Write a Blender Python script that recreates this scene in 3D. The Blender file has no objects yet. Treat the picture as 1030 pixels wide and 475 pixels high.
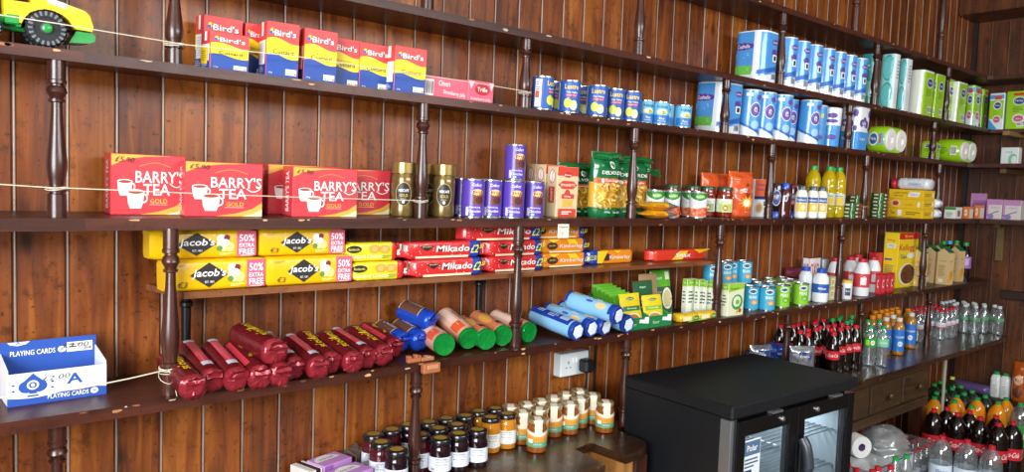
import bpy, math, random
from mathutils import Vector, Matrix
PI = math.pi
sc = bpy.context.scene
COL = sc.collection
rnd = random.Random(7)

# ---------------------------------------------------------------- camera survey
# camera solved from the wall-board joints and the shelf edges (metres, wall = plane y 0)
FPX = 762.2
CAM = Vector((-0.361, -2.125, 0.0))
YAW, PIT, ROL = 0.70246, -0.064067, 0.035471
_f = Vector((math.sin(YAW)*math.cos(PIT), math.cos(YAW)*math.cos(PIT), math.sin(PIT)))
_r0 = Vector((math.cos(YAW), -math.sin(YAW), 0))
_u0 = _r0.cross(_f)
_r = _r0*math.cos(ROL) + _u0*math.sin(ROL)
_u = -_r0*math.sin(ROL) + _u0*math.cos(ROL)

def proj(X, Y, Z):
    d = Vector((X, Y, Z)) - CAM
    z = d.dot(_f)
    return 515 + FPX*d.dot(_r)/z, 237.5 - FPX*d.dot(_u)/z, z
def ray(px, py):
    return _f + _r*((px-515)/FPX) - _u*((py-237.5)/FPX)
def on_z(px, py, z):
    d = ray(px, py); t = z/d.z
    p = CAM + d*t
    return p.x, p.y
def on_y(px, py, y):
    d = ray(px, py); t = (y-CAM.y)/d.y
    return CAM + d*t
def on_x(px, py, x):
    d = ray(px, py); t = (x-CAM.x)/d.x
    return CAM + d*t
def bis(fn, a, b):
    fa = fn(a)
    for _ in range(50):
        m = (a+b)/2; fm = fn(m)
        if (fm > 0) == (fa > 0): a, fa = m, fm
        else: b = m
    return (a+b)/2
def x_at(px, Y, z):
    return bis(lambda X: proj(X, Y, z)[0]-px, -1.2, 9)
def z_at(py, X, Y):
    return bis(lambda Z: proj(X, Y, Z)[1]-py, -2.5, 2.5)
def edge_len(px, X, Y, z, a):
    return bis(lambda s: proj(X+s*math.cos(a), Y+s*math.sin(a), z)[0]-px, 0.0, 2.0)
def face_cam(X, Y, k=1.0):
    return -k*math.atan2(X-CAM.x, Y-CAM.y)

# ---------------------------------------------------------------- materials
def lin(c):
    return c/12.92 if c <= .04045 else ((c+.055)/1.055)**2.4
def rgb(h):
    return tuple(lin(int(h[i:i+2], 16)/255) for i in (0, 2, 4))
MATS = {}
def M(h, rough=.45, metal=0.0, coat=0.0, trans=0.0, ior=1.45, bump=0.0, bscale=60, alpha=1.0):
    key = (h, rough, metal, coat, trans, ior, bump, bscale, alpha)
    if key in MATS: return MATS[key]
    m = bpy.data.materials.new('surface_'+h); m.use_nodes = True
    nt = m.node_tree; b = nt.nodes['Principled BSDF']
    b.inputs['Base Color'].default_value = (*rgb(h), 1)
    b.inputs['Roughness'].default_value = rough
    b.inputs['Metallic'].default_value = metal
    b.inputs['Coat Weight'].default_value = coat
    b.inputs['Transmission Weight'].default_value = trans
    b.inputs['IOR'].default_value = ior
    b.inputs['Alpha'].default_value = alpha
    if bump:
        tc = nt.nodes.new('ShaderNodeTexCoord')
        n = nt.nodes.new('ShaderNodeTexNoise'); n.inputs['Scale'].default_value = bscale; n.inputs['Detail'].default_value = 3
        bp = nt.nodes.new('ShaderNodeBump'); bp.inputs['Strength'].default_value = bump; bp.inputs['Distance'].default_value = .004
        nt.links.new(tc.outputs['Object'], n.inputs['Vector'])
        nt.links.new(n.outputs['Fac'], bp.inputs['Height'])
        nt.links.new(bp.outputs['Normal'], b.inputs['Normal'])
    MATS[key] = m
    return m
def FILMCLEAR(h, base=.14, edge=.6, haze=.15, rough=.08, bump=0.0, bscale=30):
    """thin clear plastic: see-through face on, shinier and denser towards its edges"""
    key = ('film', h, base, edge, haze, rough, bump)
    if key in MATS: return MATS[key]
    m = bpy.data.materials.new('clear_plastic'); m.use_nodes = True; nt = m.node_tree; N = nt.nodes.new; Lk = nt.links.new
    nt.nodes.remove(nt.nodes['Principled BSDF']); out = nt.nodes['Material Output']
    tr = N('ShaderNodeBsdfTransparent'); tr.inputs[0].default_value = (*rgb(h), 1)
    gl = N('ShaderNodeBsdfGlossy'); gl.inputs['Roughness'].default_value = rough; gl.inputs[0].default_value = (1, 1, 1, 1)
    df = N('ShaderNodeBsdfTranslucent'); df.inputs[0].default_value = (.9, .93, .95, 1)
    d2 = N('ShaderNodeBsdfDiffuse'); d2.inputs[0].default_value = (.85, .88, .9, 1)
    a = N('ShaderNodeMixShader'); a.inputs[0].default_value = .5; Lk(df.outputs[0], a.inputs[1]); Lk(d2.outputs[0], a.inputs[2])
    b = N('ShaderNodeMixShader'); b.inputs[0].default_value = haze; Lk(tr.outputs[0], b.inputs[1]); Lk(a.outputs[0], b.inputs[2])
    lw = N('ShaderNodeLayerWeight'); lw.inputs['Blend'].default_value = .35
    mr = N('ShaderNodeMapRange'); mr.inputs['To Min'].default_value = base; mr.inputs['To Max'].default_value = edge; Lk(lw.outputs['Facing'], mr.inputs['Value'])
    c = N('ShaderNodeMixShader'); Lk(mr.outputs[0], c.inputs[0]); Lk(b.outputs[0], c.inputs[1]); Lk(gl.outputs[0], c.inputs[2]); Lk(c.outputs[0], out.inputs['Surface'])
    if bump:
        tc = N('ShaderNodeTexCoord'); n = N('ShaderNodeTexNoise'); n.inputs['Scale'].default_value = bscale; n.inputs['Detail'].default_value = 3
        bp = N('ShaderNodeBump'); bp.inputs['Strength'].default_value = bump; bp.inputs['Distance'].default_value = .006
        Lk(tc.outputs['Object'], n.inputs['Vector']); Lk(n.outputs['Fac'], bp.inputs['Height'])
        for s_ in (gl, d2): Lk(bp.outputs[0], s_.inputs['Normal'])
    MATS[key] = m
    return m
def FOIL(h, rough=.3): return M(h, rough, .3, .3, bump=1.0, bscale=38)
def PACK(h): return M(h, .32, 0, .25, bump=.3, bscale=25)
def CARD(h): return M(h, .42)

def wood(name, stops, board=.11, axis='X', rough=.36, coat=.35, dirt=.5, shift=0.0, along='Z', per_board=.35, spec=.35):
    m = bpy.data.materials.new(name); m.use_nodes = True
    nt = m.node_tree; N = nt.nodes.new; Lk = nt.links.new
    b = nt.nodes['Principled BSDF']
    tc = N('ShaderNodeTexCoord'); sp = N('ShaderNodeSeparateXYZ')
    Lk(tc.outputs['Object'], sp.inputs[0])
    ad = N('ShaderNodeMath'); ad.operation = 'ADD'; ad.inputs[1].default_value = shift
    Lk(sp.outputs[axis], ad.inputs[0])
    dv = N('ShaderNodeMath'); dv.operation = 'DIVIDE'; dv.inputs[1].default_value = board
    Lk(ad.outputs[0], dv.inputs[0])
    fl = N('ShaderNodeMath'); fl.operation = 'FLOOR'; Lk(dv.outputs[0], fl.inputs[0])
    wn = N('ShaderNodeTexWhiteNoise'); wn.noise_dimensions = '1D'; Lk(fl.outputs[0], wn.inputs['W'])
    mp = N('ShaderNodeMapping')
    s = {'X': (2.2, 26, 26), 'Y': (26, 2.2, 26), 'Z': (26, 26, 2.2)}[along]
    mp.inputs['Scale'].default_value = s
    of = N('ShaderNodeVectorMath'); of.operation = 'SCALE'; of.inputs['Scale'].default_value = 9
    Lk(wn.outputs['Color'], of.inputs[0])
    av = N('ShaderNodeVectorMath'); av.operation = 'ADD'
    Lk(tc.outputs['Object'], mp.inputs['Vector']); Lk(mp.outputs[0], av.inputs[0]); Lk(of.outputs[0], av.inputs[1])
    g = N('ShaderNodeTexNoise'); g.inputs['Scale'].default_value = 1.0; g.inputs['Detail'].default_value = 6; g.inputs['Roughness'].default_value = .62; g.inputs['Distortion'].default_value = .9
    Lk(av.outputs[0], g.inputs['Vector'])
    big = N('ShaderNodeTexNoise'); big.inputs['Scale'].default_value = 3.2; big.inputs['Detail'].default_value = 3
    av2 = N('ShaderNodeVectorMath'); av2.operation = 'ADD'
    Lk(tc.outputs['Object'], av2.inputs[0]); Lk(of.outputs[0], av2.inputs[1]); Lk(av2.outputs[0], big.inputs['Vector'])
    mx = N('ShaderNodeMath'); mx.operation = 'MULTIPLY_ADD'; mx.inputs[1].default_value = .78
    hf = N('ShaderNodeMath'); hf.operation = 'MULTIPLY_ADD'; hf.inputs[1].default_value = per_board; hf.inputs[2].default_value = -per_board/2
    Lk(wn.outputs['Value'], hf.inputs[0])
    Lk(g.outputs['Fac'], mx.inputs[0]); Lk(hf.outputs[0], mx.inputs[2])
    m2 = N('ShaderNodeMath'); m2.operation = 'MULTIPLY_ADD'; m2.inputs[1].default_value = .45
    Lk(big.outputs['Fac'], m2.inputs[0]); Lk(mx.outputs[0], m2.inputs[2])
    cr = N('ShaderNodeValToRGB')
    el = cr.color_ramp.elements
    while len(el) < len(stops): el.new(.5)
    for e, (p, h) in zip(el, stops): e.position = p; e.color = (*rgb(h), 1)
    Lk(m2.outputs[0], cr.inputs[0])
    # knots and dark stains
    vo = N('ShaderNodeTexVoronoi'); vo.inputs['Scale'].default_value = 4.6; vo.inputs['Randomness'].default_value = 1
    vm = N('ShaderNodeMapping'); vm.inputs['Scale'].default_value = {'X': (.8, 1.6, 1.6), 'Y': (1.6, .8, 1.6), 'Z': (1.6, 1.6, .8)}[along]
    Lk(av2.outputs[0], vm.inputs[0]); Lk(vm.outputs[0], vo.inputs['Vector'])
    kr = N('ShaderNodeMapRange'); kr.inputs['From Min'].default_value = .04; kr.inputs['From Max'].default_value = .15
    kr.inputs['To Min'].default_value = 1-dirt; kr.inputs['To Max'].default_value = 1
    Lk(vo.outputs['Distance'], kr.inputs['Value'])
    st = N('ShaderNodeTexNoise'); st.inputs['Scale'].default_value = 22; st.inputs['Detail'].default_value = 6; st.inputs['Roughness'].default_value = .75
    Lk(av2.outputs[0], st.inputs['Vector'])
    sr = N('ShaderNodeMapRange'); sr.inputs['From Min'].default_value = .34; sr.inputs['From Max'].default_value = .46
    sr.inputs['To Min'].default_value = 1-dirt*.75; sr.inputs['To Max'].default_value = 1
    Lk(st.outputs['Fac'], sr.inputs['Value'])
    mm = N('ShaderNodeMath'); mm.operation = 'MULTIPLY'
    Lk(kr.outputs[0], mm.inputs[0]); Lk(sr.outputs[0], mm.inputs[1])
    pt = N('ShaderNodeTexNoise'); pt.inputs['Scale'].default_value = 75; pt.inputs['Detail'].default_value = 2
    Lk(av2.outputs[0], pt.inputs['Vector'])
    pr_ = N('ShaderNodeMapRange'); pr_.inputs['From Min'].default_value = .27; pr_.inputs['From Max'].default_value = .35
    pr_.inputs['To Min'].default_value = 1-dirt; pr_.inputs['To Max'].default_value = 1
    Lk(pt.outputs['Fac'], pr_.inputs['Value'])
    m3 = N('ShaderNodeMath'); m3.operation = 'MULTIPLY'; Lk(mm.outputs[0], m3.inputs[0]); Lk(pr_.outputs[0], m3.inputs[1]); mm = m3
    ml = N('ShaderNodeVectorMath'); ml.operation = 'SCALE'
    Lk(cr.outputs['Color'], ml.inputs[0]); Lk(mm.outputs[0], ml.inputs['Scale'])
    Lk(ml.outputs[0], b.inputs['Base Color'])
    rr = N('ShaderNodeMapRange'); rr.inputs['To Min'].default_value = rough-.1; rr.inputs['To Max'].default_value = rough+.18
    Lk(st.outputs['Fac'], rr.inputs['Value']); Lk(rr.outputs[0], b.inputs['Roughness'])
    b.inputs['Coat Weight'].default_value = coat; b.inputs['Coat Roughness'].default_value = .22; b.inputs['Specular IOR Level'].default_value = spec
    bp = N('ShaderNodeBump'); bp.inputs['Strength'].default_value = .12; bp.inputs['Distance'].default_value = .002
    Lk(g.outputs['Fac'], bp.inputs['Height']); Lk(bp.outputs[0], b.inputs['Normal'])
    return m

# ---------------------------------------------------------------- text + flat artwork
_tc = {}
def text_mesh(s, bold):
    k = (s, bold)
    if k in _tc: return _tc[k]
    cu = bpy.data.curves.new('t', 'FONT'); cu.body = s; cu.resolution_u = 2; cu.offset = bold*.4
    cu.align_x = 'CENTER'
    o = bpy.data.objects.new('t', cu); COL.objects.link(o)
    dg = bpy.context.evaluated_depsgraph_get()
    me = bpy.data.meshes.new_from_object(o.evaluated_get(dg))
    vs = [(v.co.x, v.co.y) for v in me.vertices]; fs = [tuple(p.vertices) for p in me.polygons]
    bpy.data.objects.remove(o); bpy.data.meshes.remove(me); bpy.data.curves.remove(cu)
    if vs:
        x0 = min(v[0] for v in vs); x1 = max(v[0] for v in vs); y0 = min(v[1] for v in vs); y1 = max(v[1] for v in vs)
    else: x0 = y0 = 0; x1 = y1 = 1
    vs = [((x-(x0+x1)/2)/(x1-x0), (y-(y0+y1)/2)/(y1-y0)) for x, y in vs]
    _tc[k] = (vs, fs, (x1-x0)/(y1-y0))
    return _tc[k]

class Art:
    """flat printed artwork: layers of polygons in (u, v), centred on u = 0"""
    def __init__(s): s.L = []
    def add(s, v, f, m): s.L.append((v, f, m)); return s
    def rect(s, u0, v0, u1, v1, m, nu=1, nv=1):
        return s.band(u0, u1, lambda u: v0, lambda u: v1, m, nu, nv)
    def band(s, u0, u1, lo, hi, m, n=12, nv=1):
        v = []; f = []
        for i in range(n+1):
            u = u0+(u1-u0)*i/n
            for j in range(nv+1): v.append((u, lo(u)+(hi(u)-lo(u))*j/nv))
        for i in range(n):
            for j in range(nv):
                a = i*(nv+1)+j; f.append((a, a+nv+1, a+nv+2, a+1))
        return s.add(v, f, m)
    def poly(s, pts, m): return s.add(list(pts), [tuple(range(len(pts)))], m)
    def ell(s, cu, cv, ru, rv, m, n=18, rings=2, a0=0, a1=2*PI):
        v = [(cu, cv)]; f = []
        for k in range(1, rings+1):
            for i in range(n+1):
                a = a0+(a1-a0)*i/n
                v.append((cu+ru*k/rings*math.cos(a), cv+rv*k/rings*math.sin(a)))
        for i in range(n): f.append((0, 1+i, 2+i))
        for k in range(1, rings):
            for i in range(n):
                a = 1+(k-1)*(n+1)+i; b = a+n+1; f.append((a, b, b+1, a+1))
        return s.add(v, f, m)
    def text(s, t, cu, cv, h, m, w=None, bold=.02, shear=0.0, rot=0.0):
        vs, fs, asp = text_mesh(t, bold)
        w = w or h*asp
        c, sn = math.cos(rot), math.sin(rot)
        out = []
        for x, y in vs:
            X = x*w+shear*y*h; Y = y*h
            out.append((cu+c*X-sn*Y, cv+sn*X+c*Y))
        return s.add(out, fs, m)
    def stroke(s, pts, wd, m):
        v = []; f = []
        for i, (x, y) in enumerate(pts):
            a = pts[max(0, i-1)]; b = pts[min(len(pts)-1, i+1)]
            dx, dy = b[0]-a[0], b[1]-a[1]; l = math.hypot(dx, dy) or 1
            v += [(x-dy/l*wd/2, y+dx/l*wd/2), (x+dy/l*wd/2, y-dx/l*wd/2)]
        for i in range(len(pts)-1): f.append((2*i, 2*i+1, 2*i+3, 2*i+2))
        return s.add(v, f, m)
    def lines(s, u0, v0, u1, v1, n, m, seed=1):
        r = random.Random(seed); h = (v1-v0)/n
        for i in range(n):
            s.rect(u0, v0+h*i+h*.25, u0+(u1-u0)*(.6+.4*r.random()), v0+h*i+h*.7, m)
        return s
    def bars(s, u0, v0, u1, v1, m, bg, n=9):
        s.rect(u0, v0, u1, v1, bg); w = (u1-u0)/(n*2+1)
        r = random.Random(n)
        for i in range(n):
            a = u0+w*(1+2*i); s.rect(a, v0+(v1-v0)*.12, a+w*(.6+.8*r.random()), v1-(v1-v0)*.12, m)
        return s

class MB:
    def __init__(s): s.v = []; s.f = []; s.m = []; s.mats = []; s.T = None
    def mi(s, m):
        if m not in s.mats: s.mats.append(m)
        return s.mats.index(m)
    def raw(s, v, f, m):
        o = len(s.v); k = s.mi(m)
        s.v += [tuple(x) for x in v]
        for q in f: s.f.append(tuple(i+o for i in q)); s.m.append(k)
        return s
    def box(s, x0, x1, y0, y1, z0, z1, m, b=0.0):
        if b <= 0:
            v = [(x, y, z) for x in (x0, x1) for y in (y0, y1) for z in (z0, z1)]
            return s.raw(v, [(0, 1, 3, 2), (4, 6, 7, 5), (0, 4, 5, 1), (2, 3, 7, 6), (0, 2, 6, 4), (1, 5, 7, 3)], m)
        sec = []
        for z, i in ((z0, b), (z0+b, 0), (z1-b, 0), (z1, b)):
            sec.append([(x0+i+b*.0, y0+b, z), (x0+b, y0+i, z), (x1-b, y0+i, z), (x1-i, y0+b, z), (x1-i, y1-b, z), (x1-b, y1-i, z), (x0+b, y1-i, z), (x0+i, y1-b, z)])
        return s.loft(sec, m)
    def loft(s, secs, m, caps=True, close=True):
        n = len(secs[0]); v = [p for c in secs for p in c]; f = []
        for k in range(len(secs)-1):
            for i in range(n if close else n-1):
                a = k*n+i; b = k*n+(i+1) % n; f.append((a, b, b+n, a+n))
        if caps and close:
            f.append(tuple(reversed(range(n)))); f.append(tuple(range((len(secs)-1)*n, len(secs)*n)))
        return s.raw(v, f, m)
    def lathe(s, prof, m, n=20, c=(0, 0), caps=True, ripple=0.0, seed=0):
        r_ = random.Random(seed)
        secs = []
        for r, z in prof:
            secs.append([(c[0]+(r*(1+ripple*(r_.random()-.5)))*math.sin(2*PI*i/n), c[1]-(r*(1+ripple*(r_.random()-.5)))*math.cos(2*PI*i/n), z) for i in range(n)])
        return s.loft(secs, m, caps)
    def tube(s, pts, r, m, n=8):
        pts = [Vector(p) for p in pts]; secs = []
        for i, p in enumerate(pts):
            t = (pts[min(i+1, len(pts)-1)]-pts[max(i-1, 0)]).normalized()
            a = t.cross(Vector((0, 0, 1)))
            if a.length < .05: a = t.cross(Vector((1, 0, 0)))
            a.normalize(); b = t.cross(a)
            rr = r[i] if isinstance(r, (list, tuple)) else r
            secs.append([p+a*rr*math.cos(2*PI*k/n)+b*rr*math.sin(2*PI*k/n) for k in range(n)])
        return s.loft(secs, m)
    def prism(s, pts, z0, z1, m):
        return s.loft([[(x, y, z0) for x, y in pts], [(x, y, z1) for x, y in pts]], m)
    def art(s, A, fn, base=.0004, step=.00012):
        for i, (v, f, m) in enumerate(A.L):
            s.raw([fn(u, w, base+step*i) for u, w in v], f, m)
        return s
    def xf(s, mat):
        s.v = [tuple(mat @ Vector(p)) for p in s.v]; return s
    def build(s, name, parent=None, smooth=True, ang=35):
        me = bpy.data.meshes.new(name); me.from_pydata(s.v, [], s.f)
        for m in s.mats: me.materials.append(m)
        me.polygons.foreach_set('material_index', s.m)
        if smooth:
            me.polygons.foreach_set('use_smooth', [True]*len(s.f))
            me.set_sharp_from_angle(angle=math.radians(ang))
        me.validate(); me.update()
        o = bpy.data.objects.new(name, me); COL.objects.link(o)
        if parent: o.parent = parent
        return o

def F_front(w, d): return lambda u, v, o: (u, -d/2-o, v)
def F_left(w, d): return lambda u, v, o: (-w/2-o, -u, v)
def F_right(w, d): return lambda u, v, o: (w/2+o, u, v)
def F_top(h): return lambda u, v, o: (u, v, h+o)
def F_cyl(r, a0=0.0, k=.0003): return lambda u, v, o: ((r+o+k)*math.sin(u/r+a0), -(r+o+k)*math.cos(u/r+a0), v)

# ---------------------------------------------------------------- things
def tag(o, label, cat, group=None, kind=None):
    if label: o['label'] = label
    if cat: o['category'] = cat
    if group: o['group'] = group
    if kind: o['kind'] = kind
    return o
def thing(name):
    o = bpy.data.objects.new(name, None); o.empty_display_size = .05; COL.objects.link(o); return o
def struct(o): o['kind'] = 'structure'; return o
# the old shelves droop a little towards the front: (level, slope, depth)
def droop(X, Y, Z):
    for S, m, d in ((S2, .030, .222), (S3, .055, .217), (S4, .022, .235), (S6, .012, .265)):
        if S-.002 <= Z < S+.23 and Y > -d-.05 and X < 5.3: return max(0.0, m*(Y+d)), m, S
    return 0.0, 0.0, 0.0
def put(o, X, Y, Z, rz=0.0, level=True):
    dz, m, S = droop(X, Y, Z) if level else (0, 0, 0)
    o.location = (X, Y-m*(Z-S), Z+dz)
    if m: o.rotation_mode = 'ZYX'
    o.rotation_euler = (math.atan(m), 0, rz); return o
def dup(r):
    c = r.copy(); COL.objects.link(c)
    for k in ('label', 'category', 'group'):
        if k in c: del c[k]
    for ch in [x for x in r.children]:
        d = ch.copy(); COL.objects.link(d); d.parent = c
        for g in [x for x in ch.children]:
            e = g.copy(); COL.objects.link(e); e.parent = d
    return c
class Proto:
    """first use hands out the built thing itself, later uses hand out copies of it and its parts"""
    def __init__(s, maker): s.mk = maker; s.o = None
    def get(s):
        if s.o is None: s.o = s.mk(); return s.o
        return dup(s.o)
ORD = ['first', 'second', 'third', 'fourth', 'fifth', 'sixth', 'seventh', 'eighth', 'ninth', 'tenth', 'eleventh', 'twelfth', 'thirteenth', 'fourteenth', 'fifteenth', 'sixteenth', 'seventeenth', 'eighteenth', 'nineteenth', 'twentieth']

# shelf levels (tops) and depths
S1, S2, S3, S4, S5, S6, S7 = .866, .515, .265, -.102, -.287, -.528, -.90
FLOOR = -1.60
XC = 5.75      # the corner with the right-hand wall
# ================================================================ setting
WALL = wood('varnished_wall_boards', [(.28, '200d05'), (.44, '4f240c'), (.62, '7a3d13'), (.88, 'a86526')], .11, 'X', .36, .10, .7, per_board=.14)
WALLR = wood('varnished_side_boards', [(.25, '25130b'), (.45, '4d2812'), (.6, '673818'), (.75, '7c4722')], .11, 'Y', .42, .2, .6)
SHELF = wood('dark_shelf_varnish', [(.25, '1b0d09'), (.5, '36180f'), (.75, '502518')], 7.0, 'X', .36, .12, .35, along='X', per_board=0)
POST = wood('dark_post_varnish', [(.25, '180b08'), (.5, '321710'), (.75, '4c261b')], 3.0, 'X', .28, .5, .35, per_board=0)
S5W = wood('worn_brown_shelf', [(.25, '3a1d10'), (.5, '6a3c20'), (.75, '8a5430')], 7.0, 'X', .35, .3, .4, along='X', per_board=0)
COUNTER = wood('worn_counter_wood', [(.25, '0e0806'), (.5, '24150d'), (.75, '432a18')], 9.0, 'X', .26, .4, .5, along='X', per_board=0)
DRAW = wood('olive_brown_drawer_wood', [(.25, '1d130a'), (.5, '37271a'), (.75, '4d3820')], 9.0, 'X', .5, .1, .5, along='X', per_board=0)
PINE = wood('pale_pine_boards', [(.25, '7a4b1f'), (.5, 'a8743a'), (.75, 'c89558')], .035, 'X', .5, .1, .25)
DARK = M('1d100c', .5)
PLASTER = M('b9b2a6', .9)

BEAD = wood('bead_painted_highlight', [(.25, '54403a'), (.5, '7e6a5e'), (.75, '9f8d82')], 3.0, 'X', .3, .3, .3, per_board=0)  # varnish highlight along the beads, painted in as a pale colour
BEADR = wood('worn_brown_bead', [(.25, '2c1a10'), (.5, '5a3a22'), (.75, '75523a')], 3.0, 'X', .4, .2, .3, per_board=0)
def beaded_wall(name, a0, a1, step, z0, z1, mat, bead, fn, shift=0.0):
    """tongue and groove boards; fn(t, depth, z) places a profile point"""
    prof = []; marks = []
    k = math.floor(a0/step)
    while k*step < a1:
        x = k*step
        pf = [(0, -.0055, 0), (.0028, -.0055, 0), (.0032, -.0030, 0)]+[(.0062-.0030*math.cos(q*PI/7), -.0014+.0030*math.sin(q*PI/7), 1) for q in range(8)]+[(.0094, -.0030, 0), (.0108, 0, 0), (step-.0018, 0, 0), (step-.0010, -.0055, 0)]
        for dx, dp, mk in pf:
            t = x+dx
            if a0-1e-6 <= t <= a1+1e-6: prof.append((t, dp)); marks.append(mk)
        k += 1
    b = MB(); v = []; f = []
    n = len(prof)
    for z in (z0, z1):
        for t, dp in prof: v.append(fn(t, dp, z))
    fb_ = []
    for i in range(n-1): (fb_ if marks[i] and marks[i+1] else f).append((i, i+1, n+i+1, n+i))
    # thickness behind
    v += [fn(a0, -.05, z0), fn(a1, -.05, z0), fn(a0, -.05, z1), fn(a1, -.05, z1)]
    q = 2*n; f += [(q+1, q, q+2, q+3)]
    b.raw(v, f, mat)
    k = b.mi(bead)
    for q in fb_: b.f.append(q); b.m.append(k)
    return struct(b.build(name, smooth=True, ang=40))
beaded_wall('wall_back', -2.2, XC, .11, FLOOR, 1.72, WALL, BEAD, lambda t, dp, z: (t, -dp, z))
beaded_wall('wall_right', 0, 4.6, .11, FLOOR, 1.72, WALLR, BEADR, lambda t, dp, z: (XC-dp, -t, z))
b = MB(); b.box(-2.25, XC+.05, -4.65, .05, FLOOR-.06, FLOOR, M('4a3a2c', .6)); struct(b.build('floor'))
b = MB(); b.box(-2.25, XC+.05, -4.65, .05, 1.72, 1.78, PLASTER); struct(b.build('ceiling'))
# shop front behind the viewer: wall with a strip window added for fill, and the left wall
b = MB()
for x0, x1, z0, z1 in ((-2.25, .6, FLOOR, 1.72), (.6, 4.2, FLOOR, .6), (.6, 4.2, 1.4, 1.72), (4.2, XC+.05, FLOOR, 1.72)):
    b.box(x0, x1, -4.65, -4.6, z0, z1, PLASTER)
struct(b.build('wall_front'))
b = MB()
for y0, y1, z0, z1 in ((-4.6, -3.7, FLOOR, 1.72), (-3.7, -1.5, FLOOR, -.6), (-3.7, -1.5, 1.3, 1.72), (-1.5, .05, FLOOR, 1.72)):
    b.box(-2.25, -2.2, y0, y1, z0, z1, PLASTER)
struct(b.build('wall_left'))
wm = M('d8d4ca', .5)
b = MB(); b.box(-2.24, -2.21, -3.7, -1.5, -.6, -.54, wm); b.box(-2.24, -2.21, -3.7, -1.5, 1.24, 1.3, wm)
for yy in (-3.7, -2.63, -1.56): b.box(-2.24, -2.21, yy, yy+.06, -.54, 1.24, wm)
struct(b.build('window_1'))
b = MB(); b.box(.6, 4.2, -4.64, -4.61, .6, .66, wm); b.box(.6, 4.2, -4.64, -4.61, 1.34, 1.4, wm)
for xx in (.6, 1.77, 2.97, 4.14): b.box(xx, xx+.06, -4.64, -4.61, .66, 1.34, wm)
struct(b.build('fill_window'))  # unseen high window, added so the right-hand goods get light
# boxed beam high on the right-hand wall
pb_ = on_y(964, 16, -.002)
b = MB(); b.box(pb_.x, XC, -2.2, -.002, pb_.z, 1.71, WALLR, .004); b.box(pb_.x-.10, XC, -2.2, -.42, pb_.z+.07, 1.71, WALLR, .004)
bm_ = struct(b.build('trim_1'))
b = MB(); b.box(XC-.035, XC, -2.2, -.3, -.66, -.60, M('2a1710', .5), .004); struct(b.build('trim_2'))
# dark corner bead between the walls
b = MB(); b.box(XC-.03, XC, -.03, 0, FLOOR, 1.3, DARK); struct(b.build('trim_3'))

# ---------------------------------------------------------------- shelves
def chips(b, x0, x1, y, z0, z1, n, seed):
    """knocks along the front edge that show bare wood"""
    r = random.Random(seed)
    for _ in range(n):
        x = x0+(x1-x0)*r.random(); w = .004+.012*r.random(); h = .002+.003*r.random()
        z = r.choice((z1-h*.5, z1-h*.5, z0+(z1-z0)*r.random()))
        pts = [(x+w*math.cos(a)*(.6+.5*r.random()), z+h*math.sin(a)*(.5+.6*r.random())) for a in [i*PI/4 for i in range(8)]]
        pts = [(u, min(z1, max(z0, v))) for u, v in pts]
        b.raw([(u, y-.0005, v) for u, v in pts], [tuple(range(8))], M(r.choice(('c69a66', '9a6a3d', 'b9a58c', '7d4b2b')), .7))
def shelf(name, x0, x1, d, z, label, extra=None, t=.024, mat=None, seed=1, nch=26):
    b = MB(); mt = mat or SHELF
    m = {S2: .030, S3: .055, S4: .022, S6: .012}.get(z, 0)
    up = lambda y: max(0.0, m*(d+y))
    pts = [(x0, 0), (x0, -d), (x1, -d), (x1, 0)]
    if extra: pts = extra
    e = .003
    def ins(pts, k):
        cx = sum(p[0] for p in pts)/len(pts); cy = sum(p[1] for p in pts)/len(pts)
        return [(p[0]+(k if p[0] < cx else -k), p[1]+(k if p[1] < cy else -k)) for p in pts]
    pi = ins(pts, e)
    if extra: pi = pts
    b.loft([[(x, y, z-t+up(y)) for x, y in pi], [(x, y, z-t+e+up(y)) for x, y in pts], [(x, y, z-e+up(y)) for x, y in pts], [(x, y, z+up(y)) for x, y in pi]], mt)
    chips(b, max(x0, -.7), min(x1, 4.5), -d, z-t+.002, z-.002, nch, seed)
    return tag(b.build(name), label, 'shelf')
RX = x_at(998, -.222, S2)   # front edge of the return shelves on the right-hand wall
def ell_shelf(d, rx=RX, yend=-2.0): return [(-2.15, -.0005), (-2.15, -d), (rx-.03, -d), (rx, -d-.025), (rx, yend), (XC-.001, yend), (XC-.001, -.0005)]
def lshelf(d, rx=RX): return dict(x0=-2.15, x1=XC, d=d, extra=ell_shelf(d, rx))
shelf('wall_shelf', z=S1, label='empty dark wooden top shelf high on the boarded wall', seed=1, **lshelf(.22, x_at(995, -.22, S1)))
shelf('wall_shelf', z=S2, label='dark wooden shelf carrying the upper row of kitchen rolls', seed=2, **lshelf(.222))
shelf('wall_shelf', z=S3, label='dark wooden shelf carrying the tractor and custard cartons', seed=3, nch=40, **lshelf(.217, x_at(975, -.217, S3)))
shelf('wall_shelf', z=S4, label='dark wooden shelf at eye level carrying the red tea boxes', seed=4, t=.028, **lshelf(.235, x_at(987, -.235, S4)))
shelf('wall_shelf', .212, 2.47, .195, S5, 'short narrow shelf carrying yellow cracker packs and red biscuits', extra=[(.186, -.0005), (.222, -.197), (2.46, -.197), (2.47, -.0005)], t=.016, seed=5, mat=S5W)
shelf('wall_shelf', -2.15, 5.62, .265, S6, 'long worn dark shelf carrying playing cards, maroon biscuits and tins', extra=[(-2.15, -.0005), (-2.15, -.265), (5.55, -.265), (5.66, -.2), (5.66, -.0005)], t=.028, seed=6, nch=60)
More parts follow.
